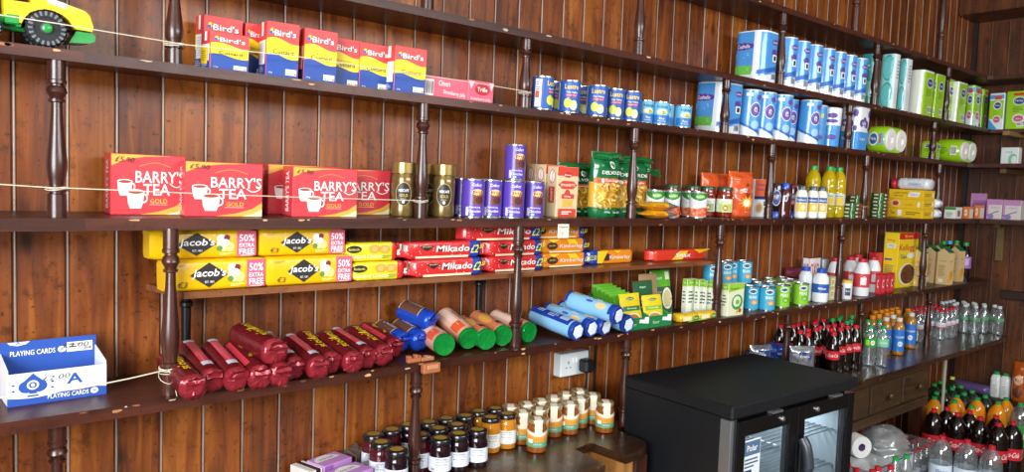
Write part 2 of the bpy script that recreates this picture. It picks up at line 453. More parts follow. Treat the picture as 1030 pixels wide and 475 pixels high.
# counters
ct = thing('shop_counter'); tag(ct, 'worn dark wooden counter with a notch, under the jam jars', 'counter')
b = MB()
cp = [(-2.15, -.010), (-2.15, -.475), (1.469, -.479), (1.494, -.313), (1.589, -.298), (1.598, -.456), (1.69, -.448), (1.735, -.432), (1.762, -.405), (1.769, -.37), (1.772, -.31), (1.776, -.262), (1.80, -.232), (1.868, -.226), (1.868, -.010)]
b.prism(cp, S7-.032, S7, COUNTER)
chips(b, .9, 1.46, -.479, S7-.03, S7, 10, 3)
b.build('worktop', ct)
b = MB()
cq = [(-2.15, -.012), (-2.15, -.45), (1.45, -.455), (1.475, -.285), (1.61, -.275), (1.62, -.43), (1.73, -.41), (1.757, -.35), (1.76, -.012)]
b.prism(cq, FLOOR, S7-.032, PINE)
cb = b.build('boarded_base', ct)
b = MB(); b.box(1.68, 1.745, -.432, -.39, FLOOR, S7-.032, POST, .004); b.build('corner_upright', ct)
b = MB(); b.prism([(2.70, -.001), (2.70, -.425), (5.55, -.41), (5.66, -.33), (XC-.004, -.3), (XC-.004, -.001)], S7-.03, S7, COUNTER)
chips(b, 3.2, 5.2, -.425, S7-.03, S7, 12, 9)
tag(b.build('drinks_counter'), 'dark counter board carrying the rows of drink bottles', 'counter')
# drawer unit
t = thing('drawer_unit'); tag(t, 'old brown wooden drawer unit with brass knobs under the drinks counter', 'drawers')
yf = -.40
zb = on_y(928.5, 399, yf).z
xr = x_at(933, yf, -1.0)
b = MB(); b.box(2.72, xr, yf, -.02, zb, S7-.031, DRAW, .003); b.box(2.72, xr, yf-.012, yf+.02, zb-.05, zb, DRAW, .003)
b.build('carcass', t)
xl = [x_at(p, yf, (S7+zb)/2) for p in (853, 872, 904.5, 931)]
for i in range(3):
    b = MB(); b.box(xl[i]+.012, xl[i+1]-.012, yf-.018, yf, zb+.015, S7-.05, DRAW, .004)
    dr = b.build('drawer', t)
    if i:
        b = MB(); xm = (xl[i]+xl[i+1])/2; zm = (zb+S7-.035)/2
        b.lathe([(.006, 0), (.007, .012), (.017, .018), (.020, .026), (.014, .033), (.003, .036)], M('57472a', .45, .6), 14)
        b.xf(Matrix.Translation((xm, yf-.018, zm)) @ Matrix.Rotation(PI/2, 4, 'X')); b.build('knob', dr)
xg = x_at(924, -.24, -1.2); b = MB(); b.box(xg-.04, xg+.04, -.28, -.20, FLOOR, zb-.001, POST, .004); b.build('leg', t)
b = MB(); b.box(2.75, 2.83, -.28, -.20, FLOOR, zb-.001, POST, .004); b.build('leg', t)

# ---------------------------------------------------------------- turned posts
PX = {}
PROF = [(0, .0215), (.15, .0210), (.155, .0165), (.165, .0165), (.17, .0235), (.19, .0235), (.2, .0165), (.215, .0165), (.26, .0200), (.32, .0225), (.37, .0222), (.45, .0195), (.55, .0160), (.66, .0132), (.735, .0125), (.74, .018), (.755, .0185), (.76, .014), (.775, .0165), (.80, .0225), (.825, .0205), (.84, .0155), (.85, .0155), (.855, .0215), (.875, .0215), (.88, .0195), (1, .0195)]
def post(px, Y, z0, z1, label, _=None):
    X = x_at(px, Y, (z0+min(z1, 1.2))/2)
    PX[px] = X
    b = MB(); h = z1-z0
    b.lathe([(r*.93, h*t) for t, r in PROF], POST, 18)
    o = b.build('turned_post'); put(o, X, Y, z0, rnd.random()*6, False)
    return tag(o, label, 'post', 'turned wooden shelf posts')
pl = 'turned dark wood post '
for X, l in ((57, 'left of the first tea box'), (424.5, 'standing in front of the coffee jars'), (636.5, 'in front of the green pasta bags'), (774.5, 'between orange box and black sauce bottle'), (870, 'between two stacks of green flat tins'), (943.3, 'beside the white bags over the yellow boxes')):
    post(X, -.195, S4, S3-.024, pl+l, -.195)
for X, l in ((175.5, 'left of the first custard cartons'), (528.5, 'at the left end of the fruit tins'), (729.5, 'in front of the lower blue kitchen roll pack'), (853.5, 'in front of the purple and white roll pack'), (938.5, 'in front of the green lying roll packs')):
    post(X, -.195, S3, S2-.024, pl+l)
for X, l in ((431, 'above the custard cartons by the top edge'), (644, 'above the fruit tins between two upper shelves'), (786, 'right of the upper blue kitchen roll pack'), (880.5, 'in front of the teal toilet roll packs'), (952, 'above the bright green roll packs')):
    post(X, -.195, S2, S1-.024, pl+l)
for X, l in ((861.5, 'on the empty top shelf over the kitchen rolls'), (946.6, 'on the empty top shelf near the corner')):
    post(X, -.195, S1, 1.72, pl+l)
for X, l in ((171.5, 'in front of the cracker packs, string tied to it'), (520, 'among the green-ended biscuit rolls'), (722.5, 'left of the upright soup box'), (845, 'left of the red-capped white bottles'), (929, 'between the juice cartons')):
    post(X, -.222, S6, S4-.024, pl+l)
for X, l in ((57.5, 'under the playing card box'), (417.5, 'between the dark jam jars'), (628.5, 'on the counter end beside the fridge'), (791, 'among foil bags behind the fridge'), (865, 'between cola and clear green-capped bottles'), (933.6, 'between the red-capped water bottles')):
    post(X, -.225, S7, S6-.028, pl+l)
# black turned legs that hold up the short shelf
for px, l in ((187, 'black turned support behind the maroon biscuits under crackers'), (481.5, 'black turned support behind the green-ended biscuit rolls')):
    X = x_at(px, -.05, -.42); h = S5-.016-S6-.002
    b = MB(); b.lathe([(.011, 0), (.012, h*.5), (.013, h*.8), (.017, h*.82), (.017, h*.86), (.012, h*.88), (.016, h)], M('0e0d0e', .3), 14)
    o = b.build('shelf_support'); put(o, X, -.05, S6+.002, 0, False); tag(o, l, 'support')
# raw wooden brackets on the right-hand wall
def bracket(X, Y, z, label, w=.02, dx=.3, h=.03):
    b = MB(); b.box(X-dx, X, Y-w, Y+w, z-h, z, M('8a6a3d', .7), .003)
    o = b.build('shelf_bracket'); return tag(o, label, 'bracket')
bracket(XC-.008, -.36, S2-.0245, 'pale wooden bracket under the corner of the upper roll shelf', dx=.36)
bracket(XC-.008, -.36, S3-.0245, 'pale wooden bracket under the shelf with the small white pack', dx=.36)
p = on_x(1006, 226, XC-.05)
b = MB(); b.box(-.03, 0, -.024, .024, -.27, 0, M('6f5a34', .8, bump=.8, bscale=40), .004); b.box(-.11, -.03, -.022, .022, -.035, 0, M('6f5a34', .8), .004)
o = b.build('shelf_bracket'); put(o, XC-.008, p.y, S4-.0245); tag(o, 'peeling yellow bracket under the pink packs', 'bracket')
# thin pale pole beyond the counter
X = x_at(952.5, -.38, -1.15)
b = MB(); b.lathe([(.009, 0), (.009, S7-.031-FLOOR)], M('a09a86', .5), 10); o = b.build('pole'); put(o, X, -.36, FLOOR)
tag(o, 'thin pale pole under the water bottles', 'pole')
# ================================================================ packaging artwork + boxed goods
WH = CARD('f2f0ea'); BK = CARD('17151a'); RED = CARD('d4202a'); YEL = CARD('f6d010'); BLU = CARD('1f3f9c'); GRN = CARD('1f8a3c'); CREAM = CARD('e9d9b4'); GOLDP = CARD('d9a441'); INK = CARD('3a332e')
def boxed(name, pl, pr, pt, Y, z, d, art, lab, cat, side=None, top=None, body=None, a=0.0, group=None, right=None, h=None, bev=.0015, px_h=None):
    """carton: front-left and front-right pixel columns measured on the photo, front plane depth Y"""
    X0 = x_at(pl, Y, z+.05)
    w = edge_len(pr, X0, Y, z+.05, a)
    h = h or (z_at(pt, X0, Y)-z-droop(X0, Y, z)[0])
    b = MB(); b.box(-w/2, w/2, -d/2, d/2, 0, h, body or WH, bev)
    if art: b.art(art(w, h), F_front(w, d))
    if side: b.art(side(d, h), F_left(w, d))
    if top: b.art(top(w, d), F_top(h))
    o = b.build(name)
    cx = X0+math.cos(a)*w/2-math.sin(a)*d/2; cy = Y+math.sin(a)*w/2+math.cos(a)*d/2
    put(o, cx, cy, z, a)
    return tag(o, lab, cat, group)

BRD, BYL, BBL = CARD('d5403f'), CARD('f2d714'), CARD('1d4597')
# ---- custard cartons -------------------------------------------------------
def bird_front(w, h):
    A = Art(); e = .0012
    lo = lambda u: h*(.38+.045*math.sin(-(u/w)*5.0)); hi = lambda u: h*(.665+.05*math.sin(-(u/w)*5.0+.3))
    A.band(-w/2+e, w/2-e, lambda u: e, lo, BBL, 14); A.band(-w/2+e, w/2-e, lo, hi, BYL, 14)
    A.band(-w/2+e, w/2-e, hi, lambda u: h-e, BRD, 14)
    A.text("Bird's", .06*w, .80*h, .125*h, CARD('101a55'), .70*w, .05); A.text("Bird's", .06*w, .805*h, .115*h, WH, .66*w, .03)
    A.ell(-.34*w, .83*h, .06*w, .05*h, YEL, 10, 1); A.ell(-.37*w, .80*h, .05*w, .035*h, CARD('2b59b8'), 10, 1); A.poly([(-.31*w, .86*h), (-.24*w, .84*h), (-.31*w, .82*h)], RED)
    A.text('Ready to Serve', 0, .535*h, .03*h, INK, .5*w, 0); A.text('Custard', .02*w, .465*h, .085*h, CARD('3a3420'), .62*w, .02)
    A.rect(.10*w, .05*h, .44*w, .16*h, CARD('dfe6ee'))
    for k, c in enumerate(('6aa84f', 'e0a030', 'c8d850', 'd05030')): A.rect((.14+.075*k)*w, .06*h, (.20+.075*k)*w, .09*h, CARD(c))
    A.text('500g', -.36*w, .07*h, .03*h, WH, .12*w, 0)
    return A
def bird_side(d, h):
    A = Art(); e = .0012
    A.rect(-d/2+e, e, d/2-e, .40*h, BBL); A.rect(-d/2+e, .40*h, d/2-e, .66*h, BYL); A.rect(-d/2+e, .66*h, d/2-e, h-e, BRD)
    A.rect(-d*.36, .22*h, d*.40, .66*h, WH); A.lines(-d*.32, .26*h, d*.34, .62*h, 8, CARD('c3cfe6'))
    A.rect(-d*.05, .74*h, d*.2, h-e, WH); A.lines(-d*.34, .05*h, d*.32, .19*h, 4, CARD('b8c6e8'))
    return A
def small_side(d, h):
    A = bird_side(d, h); A.rect(-d*.42, .14*h, d*.3, .58*h, YEL); A.lines(-d*.3, .22*h, d*.2, .5*h, 5, CARD('b08a10')); return A
CG = 'custard cartons'
def custard(pl, pr, pt, Y, lab, a=0, d=.06, side=bird_side):
    o = boxed('custard_carton', pl, pr, pt, Y, S3, d, bird_front, lab, 'carton', side=side, a=a, body=BRD, group=CG)
    return o
custard(204, 243, 14.5, -.105, 'red, yellow and blue custard carton leaning behind the leftmost smaller carton', .02)
custard(211, 250, 30.5, -.185, 'small custard carton with yellow side sticker, leftmost in front', .04, side=small_side)
custard(246, 266, 23, -.10, 'custard carton mostly hidden behind the tall front carton, only a red strip showing')
custard(267, 300, 20.7, -.185, 'tall custard carton right of the gap after the smallest carton', -.16, .085)
custard(305, 338, 27.8, -.182, 'custard carton second tall one, right beside the first tall one', -.03, .07)
custard(330, 361, 36.5, -.125, 'custard carton set back, partly covered by its left neighbour')
custard(361, 392, 42.3, -.13, 'custard carton set back, partly covered by the rightmost carton')
custard(396, 427.6, 45.5, -.175, 'rightmost custard carton, beside the pink jelly boxes', -.05, .075)
# ---- jelly boxes -------------------------------------------------------------
PINK = CARD('dd5f74')
def jelly(w, h):
    A = Art()
    A.bars(-w*.49, h*.1, -w*.30, h*.85, BK, WH, 8)
    A.text('Chivers', -.06*w, .72*h, .26*h, WH, .26*w, .03); A.text('Strawberry Jelly', .18*w, .28*h, .24*h, WH, .52*w, .02, rot=-.06)
    return A
def jelly2(w, h):
    A = Art(); A.ell(.05*w, .62*h, .3*w, .26*h, CARD('b8202c'), 14, 1); A.text('Trifle', .05*w, .62*h, .2*h, WH, .4*w, .02)
    A.text('Strawberry Jelly', 0, .17*h, .16*h, WH, .8*w, .01); A.poly([(-.5*w, .95*h), (-.28*w, .95*h), (-.4*w, .6*h)], CARD('f0c9ce')); A.poly([(.5*w, .95*h), (.30*w, .95*h), (.4*w, .6*h)], CARD('f0c9ce'))
    return A
boxed('jelly_box', 427, 470.5, 75.3, -.15, S3, .07, jelly, 'long pink jelly box with barcode end, right of the custard', 'box', body=PINK)
boxed('jelly_box', 470.8, 496, 80, -.155, S3, .07, jelly2, 'short pink jelly box with red oval, left of shelf post', 'box', body=PINK)

# ---- red tea boxes -----------------------------------------------------------
TEAR = M('cc3a42', .33, 0, .2)
def tea_front(price):
    def f(w, h):
        A = Art(); e = .0015
        A.poly([(-.5*w+e, h-e), (-.5*w+e, .80*h), (-.30*w, .91*h), (-.05*w, .965*h), (.30*w, h-e)], GOLDP)
        A.poly([(.5*w-e, e), (.5*w-e, .27*h), (.36*w, .15*h), (.15*w, .065*h), (-.12*w, e)], GOLDP)
        A.poly([(.5*w-e, e), (.5*w-e, .14*h), (.38*w, .06*h), (.22*w, e)], CARD('efe0b0'))
        A.text("BARRY'S", .15*w, .635*h, .20*h, WH, .66*w, .02)
        A.stroke([(-.13*w+.42*w*t, .80*h+.07*h*math.sin(PI*t)) for t in [i/8 for i in range(9)]], .006*w, GOLDP)
        A.stroke([(.28*w+.18*w*t, .53*h-.06*h*math.sin(PI*t)) for t in [i/6 for i in range(7)]], .012*w, WH)
        A.text('TEA', .10*w, .425*h, .185*h, WH, .36*w, .02)
        A.text('GOLD', .13*w, .235*h, .075*h, CARD('f0b840'), .23*w, .015); A.rect(-.0*w, .17*h, .25*w, .18*h, CARD('f0b0a8'))
        for cx, cy, s in ((-.32*w, .48*h, .85), (-.18*w, .30*h, 1.0)):
            r = .115*w*s
            A.poly([(cx-r, cy+.08*h*s), (cx+r, cy+.08*h*s), (cx+r*.86, cy-.1*h*s), (cx+r*.62, cy-.19*h*s), (cx-r*.62, cy-.19*h*s), (cx-r*.86, cy-.1*h*s)], CARD('eee6df'))
            A.ell(cx, cy+.085*h*s, r, .04*h*s, WH, 16, 1); A.ell(cx, cy+.08*h*s, r*.86, .03*h*s, CARD('9c3f24'), 16, 1)
            A.stroke([(cx+r*.9+r*.42*math.sin(t), cy-.02*h*s+.07*h*s*math.cos(t)) for t in [i*PI/8 for i in range(9)]], .02*w, CARD('eee6df'))
            A.stroke([(cx-.02*w+.015*w*math.sin(k*1.3), cy+.12*h*s+.04*h*k*.4) for k in range(5)], .006*w, CARD('e0746e'))
        if price: A.text(price, -.32*w if price == '£5.90' else .25*w, .905*h, .085*h, CARD('4a2a1a'), .24*w, 0, .2, rot=-.05)
        return A
    return f
def tea_side(d, h):
    A = Art(); A.text("BARRY'S TEA", 0, .5*h, .16*d*2, WH, .8*h, .01, rot=PI/2); return A
def tea_top(w, d): return Art().text("BARRY'S TEA", 0, 0, d*.4, CARD('b51c26'), .7*w, .01)
def tea(pl, pr, pt, Y, price, lab, a=0):
    boxed('tea_box', pl, pr, pt, Y, S4, .078, tea_front(price), lab, 'box', side=tea_side, top=tea_top, a=a, body=TEAR, group='red tea boxes', bev=.002)
tea(111, 186.5, 153.8, -.125, '£5.90', 'red tea box farthest left, price inked on gold corner', -.03)
tea(185.7, 264, 161.6, -.175, '£5.90', 'red tea box second from left with inked price on gold corner', -.05)
tea(269, 341, 164.8, -.085, '', 'red tea box at the back, mostly covered by the box in front')
tea(294, 359, 167.5, -.178, '£5.90', 'red tea box in front with price inked over the brand', -.06)
tea(325, 392, 168.8, -.09, '', 'rightmost red tea box, set back beside the coffee jars')

# ---- spaghetti boxes ---------------------------------------------------------
SPB = CARD('d8c39a'); SPR = CARD('d1442f')
def spag(w, h):
    A = Art(); e = .001
    A.rect(-w/2+e, .82*h, w/2-e, h-e, SPR); A.ell(0, .84*h, .2*w, .055*h, CARD('b72a20'), 12, 1); A.text('Roma', 0, .84*h, .04*h, WH, .3*w, .02)
    A.poly([(-.45*w, .64*h), (-.25*w, .72*h), (.25*w, .72*h), (.45*w, .64*h), (.25*w, .56*h), (-.25*w, .56*h)], SPR); A.text('SPAGHETTI', 0, .64*h, .05*h, WH, .66*w, .02)
    A.poly([(-.06*w, .55*h), (.06*w, .55*h), (.2*w, .42*h), (-.2*w, .42*h)], SPR)
    A.rect(-.26*w, .37*h, .32*w, .46*h, SPR); A.text('500g', 0, .41*h, .04*h, WH, .3*w, .02)
    for k in range(6): A.rect((-.2+.08*k)*w, .20*h, (-.15+.08*k)*w, .36*h, CARD('e8b830'))
    A.rect(-.4*w, .01*h, .42*w, .17*h, SPR); A.lines(-.25*w, .05*h, .25*w, .13*h, 2, WH)
    return A
def spag_side(d, h):
    A = Art(); A.ell(0, .8*h, .3*d, .14*h, SPR, 16, 1); A.ell(0, .8*h, .24*d, .12*h, WH, 16, 1); A.text('Roma', 0, .8*h, .2*d, SPR, .2*h, .02, rot=PI/2)
    A.rect(-.28*d, .28*h, .3*d, .6*h, SPR); A.text('SPAGHETTI', 0, .44*h, .2*d, WH, .26*h, .01, rot=PI/2)
    return A
for pl, pr, pt, Y, lab in ((559, 580.3, 167.3, -.165, 'spaghetti box nearest the front, yellow strands pictured, beside pasta bags'), (547, 568, 165.5, -.105, 'spaghetti box second back, cream with red oval'), (537, 558, 165, -.045, 'spaghetti box at the very back beside the purple tins')):
    boxed('spaghetti_box', pl, pr, pt, Y, S4, .052, spag, lab, 'box', side=spag_side, body=SPB, group='spaghetti boxes')
# ---- orange and blue box -----------------------------------------------------
def obox(w, h):
    A = Art(); A.rect(-w/2+.001, .55*h, w/2-.001, h-.001, CARD('e2683c')); A.rect(-w/2+.001, .47*h, w/2-.001, .55*h, CARD('24356f'))
    A.text('Italian', 0, .86*h, .07*h, CARD('5a3a8c'), .6*w, .03); A.text('pasta', 0, .72*h, .07*h, CARD('5a3a8c'), .5*w, .03)
    A.ell(-.05*w, .24*h, .3*w, .15*h, CARD('d8b98a'), 14, 1); A.ell(-.05*w, .24*h, .2*w, .1*h, CARD('b98a58'), 14, 1); A.rect(.3*w, .3*h, .42*w, .42*h, CARD('2b6a3c'))
    return A
boxed('pasta_box', 757.5, 770, 180, -.12, S4, .05, obox, 'orange and white box between the orange bag and the post', 'box', body=CARD('dfe3e4'))

# ---- flat fish tins in stacks ---------------------------------------------------
def flat_tin():
    b = MB(); w, d, h = .105, .075, .020
    def rr(k, z):
        r = .022; pts = []
        for cx, cy, a0 in ((w/2-r, d/2-r, 0), (-w/2+r, d/2-r, PI/2), (-w/2+r, -d/2+r, PI), (w/2-r, -d/2+r, 1.5*PI)):
            for i in range(5): pts.append((cx+(r-k)*math.cos(a0+i*PI/8), cy+(r-k)*math.sin(a0+i*PI/8), z))
        return pts
    tin = M('8f8a52', .35, .7)
    b.loft([rr(.002, 0), rr(0, .001), rr(0, .0022)], tin); b.loft([rr(.0006, .0022), rr(.0006, h-.0022)], M('17612c', .3, .2, .4), caps=False); b.loft([rr(0, h-.0022), rr(0, h-.001), rr(.002, h)], tin)
    A = Art(); A.rect(-.03, .006, -.005, .0145, CARD('e8e0c0')); A.rect(.0, .006, .03, .0145, CARD('c8352c')); b.art(A, F_front(w, d))
    A = Art(); A.rect(-.012, .006, .012, .0145, CARD('e3ddc4')); b.art(A, F_left(w, d))
    return b.build('flat_fish_tin')
FT = Proto(flat_tin)
def tin_stack(pc, Y, n, txt, dz=.0203, rz=0):
    X = x_at(pc, Y, S4+.05)
    for k in range(n):
        o = FT.get(); put(o, X+.002*((k*7) % 3-1), Y+.002*((k*5) % 3-1), S4+dz*k, rz)
        tag(o, 'flat green fish tin, %s up in the %s' % (ORD[k], txt), 'tin', 'flat green fish tins')
tin_stack(861, -.075, 6, 'taller rear stack left of the post')
tin_stack(856.5, -.165, 4, 'low front stack left of the post')
tin_stack(884, -.12, 7, 'stack right of the post')
# ---- yellow household boxes -----------------------------------------------------
YB = CARD('e9bd1c')
def ybox(kind):
    def left(d, h):
        A = Art()
        if kind == 0:
            A.text('LUNCH PACK', -.15*d, .62*h, .2*h, BK, .4*d, .02, .2); A.text('FOR ONE', -.2*d, .32*h, .16*h, BK, .25*d, .02, .2); A.poly([(.12*d, .75*h), (.42*d, .75*h), (.36*d, .25*h), (.06*d, .25*h)], WH); A.text('Classic', .24*d, .5*h, .2*h, CARD('2a4a9a'), .22*d, .02, .2)
        elif kind == 1:
            A.ell(-.28*d, .5*h, .16*d, .38*h, CARD('e8c890'), 14, 1); A.ell(-.28*d, .5*h, .09*d, .25*h, CARD('c03a24'), 12, 1); A.text('Lunch', .1*d, .4*h, .2*h, RED, .2*d, .02); A.ell(.38*d, .45*h, .04*d, .3*h, WH, 10, 1)
        else:
            A.text('Tuna', -.36*d, .5*h, .3*h, BK, .13*d, .02); A.rect(-.22*d, .2*h, -.1*d, .8*h, WH); A.lines(.02*d, .3*h, .45*d, .7*h, 2, CARD('7a5a10')); 
        return A
    return left
def yfront(w, h):
    A = Art(); A.lines(-.35*w, .3*h, .3*w, .65*h, 2, CARD('8a6a14')); A.ell(.32*w, .5*h, .07*w, .28*h, WH, 10, 1); return A
Yb = -.228
Xb = x_at(928, Yb, S4+.05); wb = edge_len(939.5, Xb, Yb, S4+.05, 0)
hb = (z_at(191.5, Xb, Yb)-S4)/3
for k in range(3):
    d = .205; b = MB(); b.box(-wb/2, wb/2, -d/2, d/2, 0, hb-.0006, YB, .001)
    b.art(ybox(2-k)(d, hb), F_left(wb, d)); b.art(yfront(wb, hb), F_front(wb, d))
    o = b.build('meal_box'); put(o, Xb+wb/2+.002*k, Yb+d/2+.003*k, S4+hb*k)
    tag(o, 'yellow lunch box carton, %s of the stack of three' % ('bottom', 'middle', 'topmost')[k], 'box', 'yellow lunch cartons')
# ---- sliced-goods bags and small boxes near the corner -------------------------
def soft_pack(name, w, d, h, m, seed=0, n=18, art=None, mend=None, squash=.12):
    """soft wrapped pack lying along x with folded ends"""
    r = random.Random(seed); b = MB(); secs = []; K = 16
    for i in range(n+1):
        t = i/n; x = -w/2+w*t
        e = min(t, 1-t)*n
        s = .72 if e < .5 else (.93 if e < 1.5 else 1.0)
        ring = []
        for k in range(K):
            a = 2*PI*k/K; c, sn = math.cos(a), math.sin(a)
            p = 3.2
            den = (abs(c)**p+abs(sn)**p)**(1/p)
            j = 1+squash*(r.random()-.5)
            ring.append((x+.004*(r.random()-.5), d/2*c/den*s*j, h/2+h/2*sn/den*s*(j if sn > -.3 else 1)))
        secs.append(ring)
    b.loft(secs, m)
    if art: b.art(art(w, h), lambda u, v, o: (u, -d/2*1.01-.002-o, v))
    z0 = min(p[2] for p in b.v)
    b.v = [(p[0], p[1], p[2]-z0) for p in b.v]
    return b.build(name, ang=60)
WRAP = M('dfe2e6', .25, 0, .5, bump=.6, bscale=30)
def wart(w, h): return Art().poly([(-.1*w, .35*h), (.3*w, .3*h), (.3*w, .55*h), (-.1*w, .6*h)], CARD('b9c4d6')).text('Pads', .1*w, .45*h, .12*h, CARD('3a5aa8'), .2*w, .01)
zt = S4+hb*3
X = x_at(925, -.13, zt+.04)
o = soft_pack('wrapped_pack', .185, .12, .072, WRAP, 4, art=wart); put(o, Xb+wb/2, -.140, zt+.001, -PI/2)
tag(o, 'long white wrapped pack lying on top of the yellow cartons', 'pack')
o = soft_pack('wrapped_pack', .04, .11, .066, M('c5303c', .3, 0, .4, bump=.4, bscale=30), 5, 6); put(o, Xb+wb/2, -.025, zt+.001, -PI/2)
tag(o, 'red pack end beside the long white wrapped pack', 'pack')
X = PX[943.3]-.064
for k in range(2):
    o = soft_pack('wrapped_pack', .078, .19, .062, WRAP, 7+k, art=wart); put(o, X, -.142, S4+.0625*k, .0)
    tag(o, ('lower', 'upper')[k]+' white wrapped pack right of the yellow cartons', 'pack')
def gbox_l(d, h): return Art().rect(-d/2, .75*h, d/2, h-.001, CARD('3c8a3f')).ell(0, .4*h, .22*d, .28*h, CARD('d6dccb'), 12, 1).lines(-.3*d, .15*h, .3*d, .55*h, 3, CARD('7d9a6a'))
def gbox_f(w, h): return Art().rect(-.2*w, .2*h, .2*w, .7*h, CARD('a8525a'))
def lbox(name, pl, pm, pr, pt, Yf, z, lab, left, front, body, cat='box', group=None, pxd=None):
    """box seen mostly on its left side: pl..pm left side, pm..pr front"""
    X0 = x_at(pm, Yf, z+.03); w = max(.02, edge_len(pr, X0, Yf, z+.03, 0))
    d = bis(lambda s: proj(X0, Yf+s, z+.03)[0]-pl, 0.0, .6)
    h = z_at(pt, X0, Yf)-z-droop(X0, Yf, z)[0]
    b = MB(); b.box(-w/2, w/2, -d/2, d/2, 0, h, body, .0015)
    if left: b.art(left(d, h), F_left(w, d))
    if front: b.art(front(w, h), F_front(w, d))
    o = b.build(name); put(o, X0+w/2, Yf+d/2, z); return tag(o, lab, cat, group)
lbox('small_box', 949.5, 961, 967.5, 208.5, -.22, S4, 'small white box with green top, right of the white packs', gbox_l, gbox_f, CARD('e4e4da'))
ob_l = lambda d, h: Art().ell(0, .5*h, .25*d, .3*h, CARD('f5d9c0'), 12, 1).lines(-.2*d, .4*h, .2*d, .6*h, 2, CARD('d06020'))
lbox('small_box', 968, 974.5, 979, 208, -.215, S4, 'left small orange box near the corner on the tea shelf', ob_l, lambda w, h: Art().rect(-.4*w, .05*h, .4*w, .8*h, CARD('ddd6cc')), CARD('dd7a34'))
lbox('small_box', 979.5, 985, 990, 206.5, -.21, S4, 'right small orange box near the corner on the tea shelf', ob_l, lambda w, h: Art().rect(-.4*w, .05*h, .4*w, .8*h, CARD('ddd6cc')), CARD('dd7a34'))
def pinkart(d, h):
    A = Art(); A.rect(-d/2+.001, .72*h, d/2-.001, h-.001, CARD('c98ac0')); A.rect(-d/2+.001, .001, -.36*d, h-.001, CARD('d48fc4'))
    A.stroke([(-.5*d+.8*d*t, .30*h-.1*h*math.cos(t*3)) for t in [i/10 for i in range(11)]], .05*h, CARD('7a62a8')); A.text('Bodyform', .08*d, .58*h, .07*h, CARD('6a5aa0'), .5*d, .01)
    A.ell(-.2*d, .14*h, .2*d, .12*h, CARD('8d7fb8'), 12, 1)
    return A
def side_pack(pl, pr, pt, pb, X, z, name, art, body, lab, cat, w=.10, group=None):
    """stands on the right-hand return shelf, facing left; pixel columns pl..pr on plane x = X"""
    a = on_x(pl, pb, X); c = on_x(pr, pb, X); d = abs(a.y-c.y)
    ym = (a.y+c.y)/2; h = on_x((pl+pr)/2, pt, X).z-on_x((pl+pr)/2, pb, X).z
    b = MB(); b.box(-w/2, w/2, -d/2, d/2, 0, h, body, .004)
    b.art(art(d, h), F_left(w, d)); o = b.build(name); put(o, X+w/2, ym, z); return tag(o, lab, cat, group)
PB = CARD('dcd4cc')
XS = RX+.05
side_pack(991.5, 1007, 200.5, 220.5, XS, S4, 'towel_pack', pinkart, PB, 'pink and cream pack, left of the two at the right edge', 'pack', .1, 'pink packs')
side_pack(1008, 1026, 200.5, 220.5, XS, S4, 'towel_pack', pinkart, PB, 'pink and cream pack, rightmost on the tea shelf', 'pack', .1, 'pink packs')
side_pack(975, 991, 195.5, 220.5, XS+.13, S4, 'towel_pack', pinkart, CARD('b277b0'), 'pink and purple pack standing behind the small orange boxes', 'pack', .1)
def wsmall(d, h): return Art().ell(.2*d, .35*h, .26*d, .33*h, CARD('8cc9a0'), 14, 1).ell(.28*d, .32*h, .16*d, .22*h, CARD('e9efe9'), 14, 1).text('Simply', -.02*d, .75*h, .1*h, CARD('8a5a6a'), .4*d, .01)
side_pack(1005.5, 1023.5, 149, 168.3, RX+.08, S3, 'wipes_pack', wsmall, CARD('e6ece8'), 'small white and green pack alone on the right-hand shelf', 'pack', .07)

# ---- playing cards display box ----------------------------------------------------
X0 = x_at(7, -.155, S6+.05); a = .03
w = edge_len(107, X0, -.155, S6+.05, a); d = .10
PCB = CARD('2c51a4'); PCW = CARD('eceef2')
hf_ = z_at(369, X0, -.205)-S6 if False else .078
b = MB()
t_ = .0025
b.box(-w/2, w/2, -d/2, d/2, 0, t_, PCB); b.box(-w/2, w/2, -d/2, -d/2+t_, t_, .088, PCW)
b.box(-w/2, w/2, d/2-t_, d/2, t_, .152, PCB)
for sx in (-1, 1):
    x0 = sx*(w/2-t_/2)
    b.loft([[(x0-t_/2, y, z) for y, z in ((-d/2+t_, t_), (d/2-t_, t_), (d/2-t_, .122), (-d/2+t_, .098))], [(x0+t_/2, y, z) for y, z in ((-d/2+t_, t_), (d/2-t_, t_), (d/2-t_, .122), (-d/2+t_, .098))]], PCW)
A = Art()
A.band(-w/2, w/2, lambda u: .001, lambda u: .024+.006*math.sin(u*30), PCB, 10)
A.text('PLAYING CARDS', .10*w, .0155, .0125, WH, .42*w, .02); A.ell(.37*w, .0165, .0085, .0085, WH, 14, 1); A.text('A', .37*w, .0165, .009, PCB, .008, .03)
A.text('A', .165*w, .059, .030, PCB, .034, .06)
A.text('£2.00', -.02*w, .068, .013, INK, .055, 0, .25, rot=.05)
sx, sy = -.255*w, .050
A.ell(sx-.012, sy, .016, .017, PCB, 16, 1); A.ell(sx+.012, sy, .016, .017, PCB, 16, 1); A.poly([(sx-.026, sy+.006), (sx, sy+.036), (sx+.026, sy+.006)], PCB); A.poly([(sx-.012, sy-.028), (sx+.012, sy-.028), (sx, sy)], PCB)
A.ell(sx, sy+.004, .012, .013, WH, 14, 1); A.ell(sx, sy+.004, .008, .009, PCB, 12, 1); A.ell(sx, sy+.004, .004, .005, WH, 10, 1)
for q in (-1, 1):
    for qq in (-1, 1): A.ell(sx+q*.038, sy+qq*.008, .003, .003, PCB, 8, 1)
b.art(A, F_front(w, d))
A = Art()
